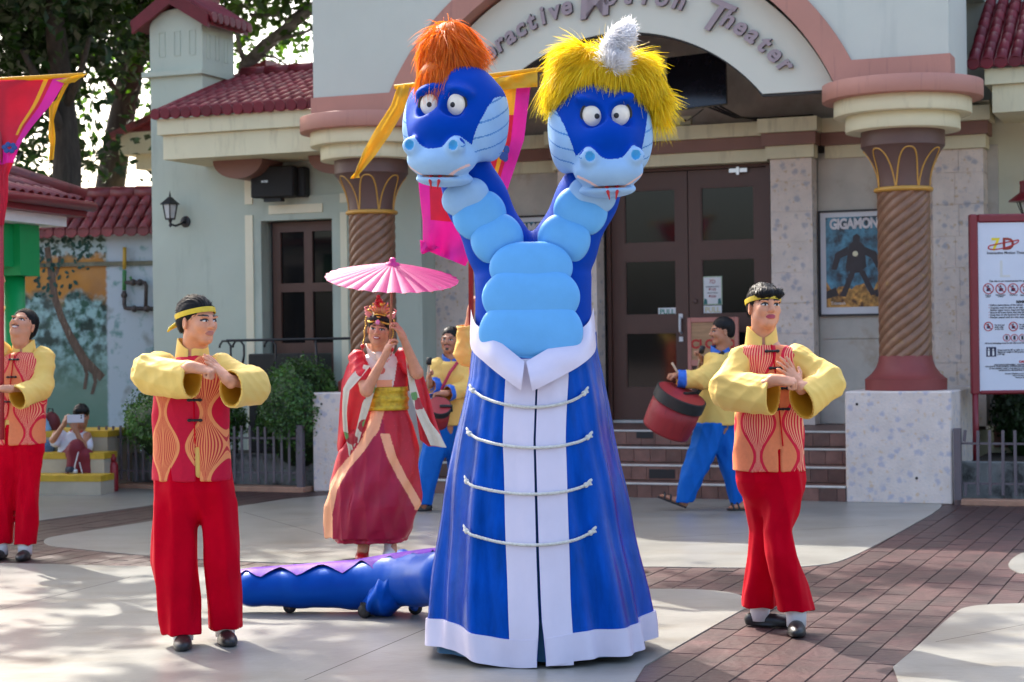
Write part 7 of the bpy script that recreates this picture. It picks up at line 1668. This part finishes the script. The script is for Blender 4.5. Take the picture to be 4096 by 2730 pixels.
# ================================================================== banners
BRED = mat('red banner cloth', (.60,.010,.045), .6, .15, 5, .1, 30); BMAG = mat('magenta banner edge', (.72,.012,.36), .55, .12, 5, .1, 30); BYEL = mat('yellow streamer satin', (.72,.42,.01), .45, .12, 5, .12, 20)
for m_ in (BRED, BMAG, BYEL):
    b = bsdf(m_); src = b.inputs['Base Color'].links[0].from_socket; t = nd(m_, 'ShaderNodeBsdfTranslucent'); lk(m_, src, t.inputs[0]); ms = nd(m_, 'ShaderNodeMixShader'); ms.inputs[0].default_value = .35; o = m_.node_tree.nodes['Material Output']; lk(m_, b.outputs[0], ms.inputs[1]); lk(m_, t.outputs[0], ms.inputs[2]); lk(m_, ms.outputs[0], o.inputs[0])
def cloth(name, rows, mats, parent, base, Y, edge, n=26, wav=.03, ph=0.0, line=None):
    rr = [(at(a,b,Y), at(c,d,Y)) for a,b,c,d in rows]; mb = MB(); bs_ = Vector(base); nv = 26
    def pt(u, v, o=0):
        k = v*(len(rr)-1); i = min(int(k), len(rr)-2); t = k-i; q = rr[i][0].lerp(rr[i+1][0], t).lerp(rr[i][1].lerp(rr[i+1][1], t), u)
        return q+Vector((0, wav*math.sin(u*8+v*5+ph)+wav*.5*math.sin(u*17-v*6+ph)+o, 0))-bs_
    V = [pt(i/(n-1), j/(nv-1)) for j in range(nv) for i in range(n)]; V += [v+Vector((0,.004,0)) for v in V]
    for j in range(nv-1):
        for i in range(n-1):
            a0 = j*n+i; mi = edge(i/(n-2), j/(nv-2)); mb.f.append((a0, a0+n, a0+n+1, a0+1)); mb.m.append(mi); a1 = a0+n*nv; mb.f.append((a1, a1+1, a1+n+1, a1+n)); mb.m.append(mi)
    mb.v = [tuple(v) for v in V]; return mb.build(name, mats, parent, smooth=True)
YB = 12.25; b1 = Vector(at(1885,1365,YB)); b1.z = 0; bn1 = empty('banner', b1, label='red pennant banner with magenta edge carried behind the dragon heads', cat='banner', group='red processional banners')
MB().tube([at(1577,350,YB+.02)-b1, at(2190,276,YB+.02)-b1], .016, 8).build('crossbar', BYEL, bn1, smooth=True); MB().tube([at(1880,310,YB+.05)-b1, at(1885,1300,YB+.05)-b1], .018, 8).build('pole', mat('red pole', (.30,.012,.02), .4, .1, 9), bn1, smooth=True)
cloth('cloth', [(1650,350,2128,296),(1662,560,2096,560),(1676,760,2030,760),(1690,880,1968,900),(1692,985,1890,1010),(1700,1000,1862,1066)], [BRED, BMAG, BYEL], bn1, b1, YB, lambda u, v: 1 if (u < .10 or u > .90 or v > .60) else (2 if (.82 < u < .87) or v < .10 else 0))
cloth('lower_edge', [(1680,960,1760,990),(1682,1010,1720,1005),(1690,1018,1712,1010)], [BMAG], bn1, b1, YB-.02, lambda u, v: 0, 8, .01)
cloth('yellow_band', [(1925,330,2150,282),(1930,366,2150,348)], [BYEL], bn1, b1, YB-.03, lambda u, v: 0, 12, .012)
cloth('streamer', [(1590,345,1640,335),(1565,420,1622,430),(1500,520,1560,540),(1455,600,1500,625),(1420,690,1436,700),(1402,715,1440,712)], [BYEL], bn1, b1, YB-.02, lambda u, v: 0, 6, .012)
emb = MB()
for k in range(7): a_ = k*.9; emb.sphere(at(2012+14*math.cos(a_), 600+34*math.sin(a_*1.3), YB-.045)-b1, (.022,.005,.030), 8)
emb.build('blue_emblem', mat('navy applique', (.01,.05,.22), .6, .1, 9), bn1, smooth=True)
YL = 12.05; b2 = Vector(at(8,1365,YL)); b2.z = 0; bn2 = empty('banner', b2, label='red pennant banner with yellow streamer raised at the left edge', cat='banner', group='red processional banners')
MB().tube([at(-420,345,YL+.02)-b2, at(344,300,YL+.02)-b2], .016, 8).build('crossbar', BYEL, bn2, smooth=True); MB().tube([at(344,300,YL+.02)-b2, at(337,301,YL+.02)-b2], .018, 8).build('bar_tip', M['black'], bn2)
MB().tube([at(2,310,YL+.04)-b2, at(6,1200,YL+.04)-b2, at(8,1760,YL+.04)-b2], .017, 8).build('pole', bpy.data.materials['red pole'], bn2, smooth=True)
cloth('cloth', [(-300,338,268,312),(-280,420,210,418),(-220,500,135,505),(-120,570,85,575),(-60,650,58,640),(-40,720,30,700),(-20,800,28,790),(-10,900,12,900)], [BRED, BMAG, BYEL], bn2, b2, YL, lambda u, v: 1 if (u > .90 or u < .06) and v < .62 or .48 < v < .62 else (2 if .855 < u < .885 and v < .35 else 0), 30, .025, 1.0)
cloth('streamer', [(255,335,285,318),(225,400,262,355),(195,420,232,420),(196,480,214,480),(192,540,222,545),(200,575,222,565),(196,630,215,640),(198,642,204,640)], [BYEL], bn2, b2, YL-.02, lambda u, v: 0, 6, .012)
cloth('yellow_wrap', [(222,322,345,296),(262,336,300,330)], [BYEL], bn2, b2, YL-.03, lambda u, v: 0, 8, .01)
emb = MB()
for k in range(6): a_ = k*1.1; emb.sphere(at(38+20*math.cos(a_), 592+14*math.sin(a_), YL-.05)-b2, (.020,.005,.018), 8)
emb.build('blue_emblem', bpy.data.materials['navy applique'], bn2, smooth=True)
# ================================================================== notice board at the right edge
YN = 15.84; nb0 = at(3898,1365,YN); nb = empty('notice_board', (nb0.x, YN, 0), R(1), label='red framed notice board with 7D logo and ride rules beside the right plinth', cat='sign')
S2 = YN/F
def NX(u): return (at(u, 1365, YN).x-nb0.x)
def NZ_(v, u=3990): return at(u, v, YN).z
zt_, zb_ = NZ_(857), NZ_(1578)
WN = 1.02
MB().tube([(0,0,.30),(0,0,zb_+.03)], .028, 12).build('post', M['redmetal'], nb, smooth=True); MB().tube([(WN-.02,0,.30),(WN-.02,0,zb_+.03)], .028, 12).build('post', M['redmetal'], nb, smooth=True)
fb = MB(); xL = NX(3881); xR = xL+WN+.02
fb.box(xL,xL+.075,-.03,.03,zb_,zt_); fb.box(xR-.075,xR,-.03,.03,zb_,zt_); fb.box(xL+.075,xR-.075,-.03,.03,zt_-.075,zt_); fb.box(xL+.075,xR-.075,-.03,.03,zb_,zb_+.035)
fb.build('frame', M['redmetal'], nb, bevel=.012)
MB().box(xL+.07,xR-.07,-.012,.012,zb_+.03,zt_-.07).build('panel', mat('white notice panel', (.60,.64,.72), .35, .03, 6), nb)
ink = mat('black print', (.03,.03,.04), .5, .05, 9); redi = mat('red print', (.48,.01,.015), .5, .05, 9); navy = mat('navy print', (.01,.012,.05), .5, .05, 9)
def TN(txt, u, v, hpx, m_, al='LEFT', off=.0008): return link('print_text', xform(text_me(txt, hpx*S2*1.38, m_, .0004, off, al), UPR), nb, (NX(u), -.0135, NZ_(v, u)))
TN('7', 3968, 1002, 50, [mat('yellow print', (.75,.60,.01), .5, .05, 9)], off=.004); TN('D', 4012, 999, 48, [mat('dark red print fade', (.28,.03,.01), .5, .3, 30)], off=.004)
lg = MB(); lg.tube([(NX(4018)+.135*math.cos(a_), -.0142, NZ_(978)+.034*math.sin(a_)+.05*math.cos(a_)*.6) for a_ in [2*math.pi*i/40 for i in range(41)] if not (.3 < (a_ % 6.28) < 2.6)], .0055, 5); lg.build('logo_ring', redi, nb)
TN('Interactive Motion Theater', 3951, 1018, 11, ink)
TN('L', 3996, 1110, 70, [mat('faded tape', (.62,.62,.58), .5, .05, 9)])
TN('This ride is not recommended for guests with', 3958, 1129, 7, ink); TN('REMINDERS', 4066, 1213, 10, ink, off=.002)
for i, (tx, v) in enumerate((('Follow instructions of the ushers',1225),('Guest(s) must be able to sit with',1235.5),('his/her upper torso, head and feet',1245),('Secure all loose items that may fall',1254.5),('Keep feet on the footrest for safety',1264),('Remain seated until the ride stops',1274))): TN(tx, 3961, v, 7.2, ink)
for v in (1221,1231.5,1250.5,1260,1270): TN('\u2022', 3955, v+4, 8, redi)
def ring(u, v, rpx):
    q = MB(); c = (NX(u), -.0138, NZ_(v, u)); r = rpx*S2; q.tube([(c[0]+r*math.cos(a_), c[1], c[2]+r*math.sin(a_)) for a_ in [2*math.pi*i/28 for i in range(29)]], .0042, 5, caps=False); q.tube([(c[0]-r*.7, c[1]-.001, c[2]+r*.7), (c[0]+r*.7, c[1]-.001, c[2]-r*.7)], .0034, 5); q.build('prohibition_ring', redi, nb, smooth=True)
    ic = MB(); ic.prism([(c[0]-r*.45,c[2]-r*.5),(c[0]+r*.3,c[2]-r*.5),(c[0]+r*.5,c[2]),(c[0]+r*.1,c[2]+r*.3),(c[0]-r*.3,c[2]+.1*r)], -.0128, -.0124); ic.sphere((c[0]-r*.05,-.0126,c[2]+r*.5), (r*.2,.0008,r*.2), 10); ic.build('pictogram', navy, nb)
for u in (3955,4005,4054,4103): ring(u, 1156, 20)
for u in (3953,4053): ring(u, 1307, 17)
for u in (4026,4057,4089):
    q = MB(); c = (NX(u), -.0138, NZ_(1352, u)); q.tube([(c[0]+.030*math.cos(a_), c[1], c[2]+.030*math.sin(a_)) for a_ in [2*math.pi*i/24 for i in range(25)]], .003, 5, caps=False); q.build('pictogram_ring', redi, nb); MB().box(c[0]-.010,c[0]+.010,-.0138,-.013,c[2]-.018,c[2]+.018).build('pictogram', ink, nb)
for (tx,u,v) in (('Prone to',3942,1184),('seizure',3944,1190),('Recent surgery',3984,1183),('or illness',3992,1189),('Weak heart',4040,1183),('High blood',4082,1184)): TN(tx, u, v, 4.6, ink)
for (tx,u,v) in (('No food and',3978,1304),('drink while',3978,1312),('on the ride.',3978,1320),('No photo',4077,1302),('or video',4077,1310),('while riding',4077,1318)): TN(tx, u, v, 5.6, ink)
TN('All loose belongings must be left with a non-rider', 3938, 1377, 6, ink)
MB().box(NX(3943),NX(3983),-.0135,-.0125,NZ_(1428,3960),NZ_(1389,3960)).build('height_box', navy, nb)
ic = MB()
for u, s_ in ((3953,1.0),(3971,.95)): c = NX(u); z = NZ_(1426,u); ic.box(c-.008,c+.008,-.0142,-.0137,z+.005,z+.05*s_); ic.sphere((c,-.014,z+.062*s_), (.008,.0006,.008), 10)
ic.build('pictogram', pap, nb)
for (tx,v) in (('Guest must be 40" or taller to ride.',1404),('Maximum weight is 350 pounds',1412),('(159 kg.)',1420)): TN(tx, 3988, v, 6, ink)
TN('CAUTION', 4074, 1452, 9, redi, off=.002)
for (tx,u,v) in (('PARTICIPATE RESPONSIBLY. YOU SHOULD RIDE ONLY IF',3974,1463),('YOU KNOW YOUR PHYSICAL CONDITIONS AND LIMITATIONS.',3938,1470),('IF YOU SUSPECT THAT YOUR HEALTH COULD BE AT RISK OR',3955,1478),('AGGRAVATE A PRE-EXISTING CONDITION, DO NOT RIDE.',3992,1485)): TN(tx, u, v, 5.2, ink)
for (tx,u,v) in (('Enchanted Kingdom reserves the right to refuse',4017,1498),('entry to 7D Interactive Motion Theater.',4046,1505),('Thank you for your cooperation.',4058,1513)): TN(tx, u, v, 5, ink)
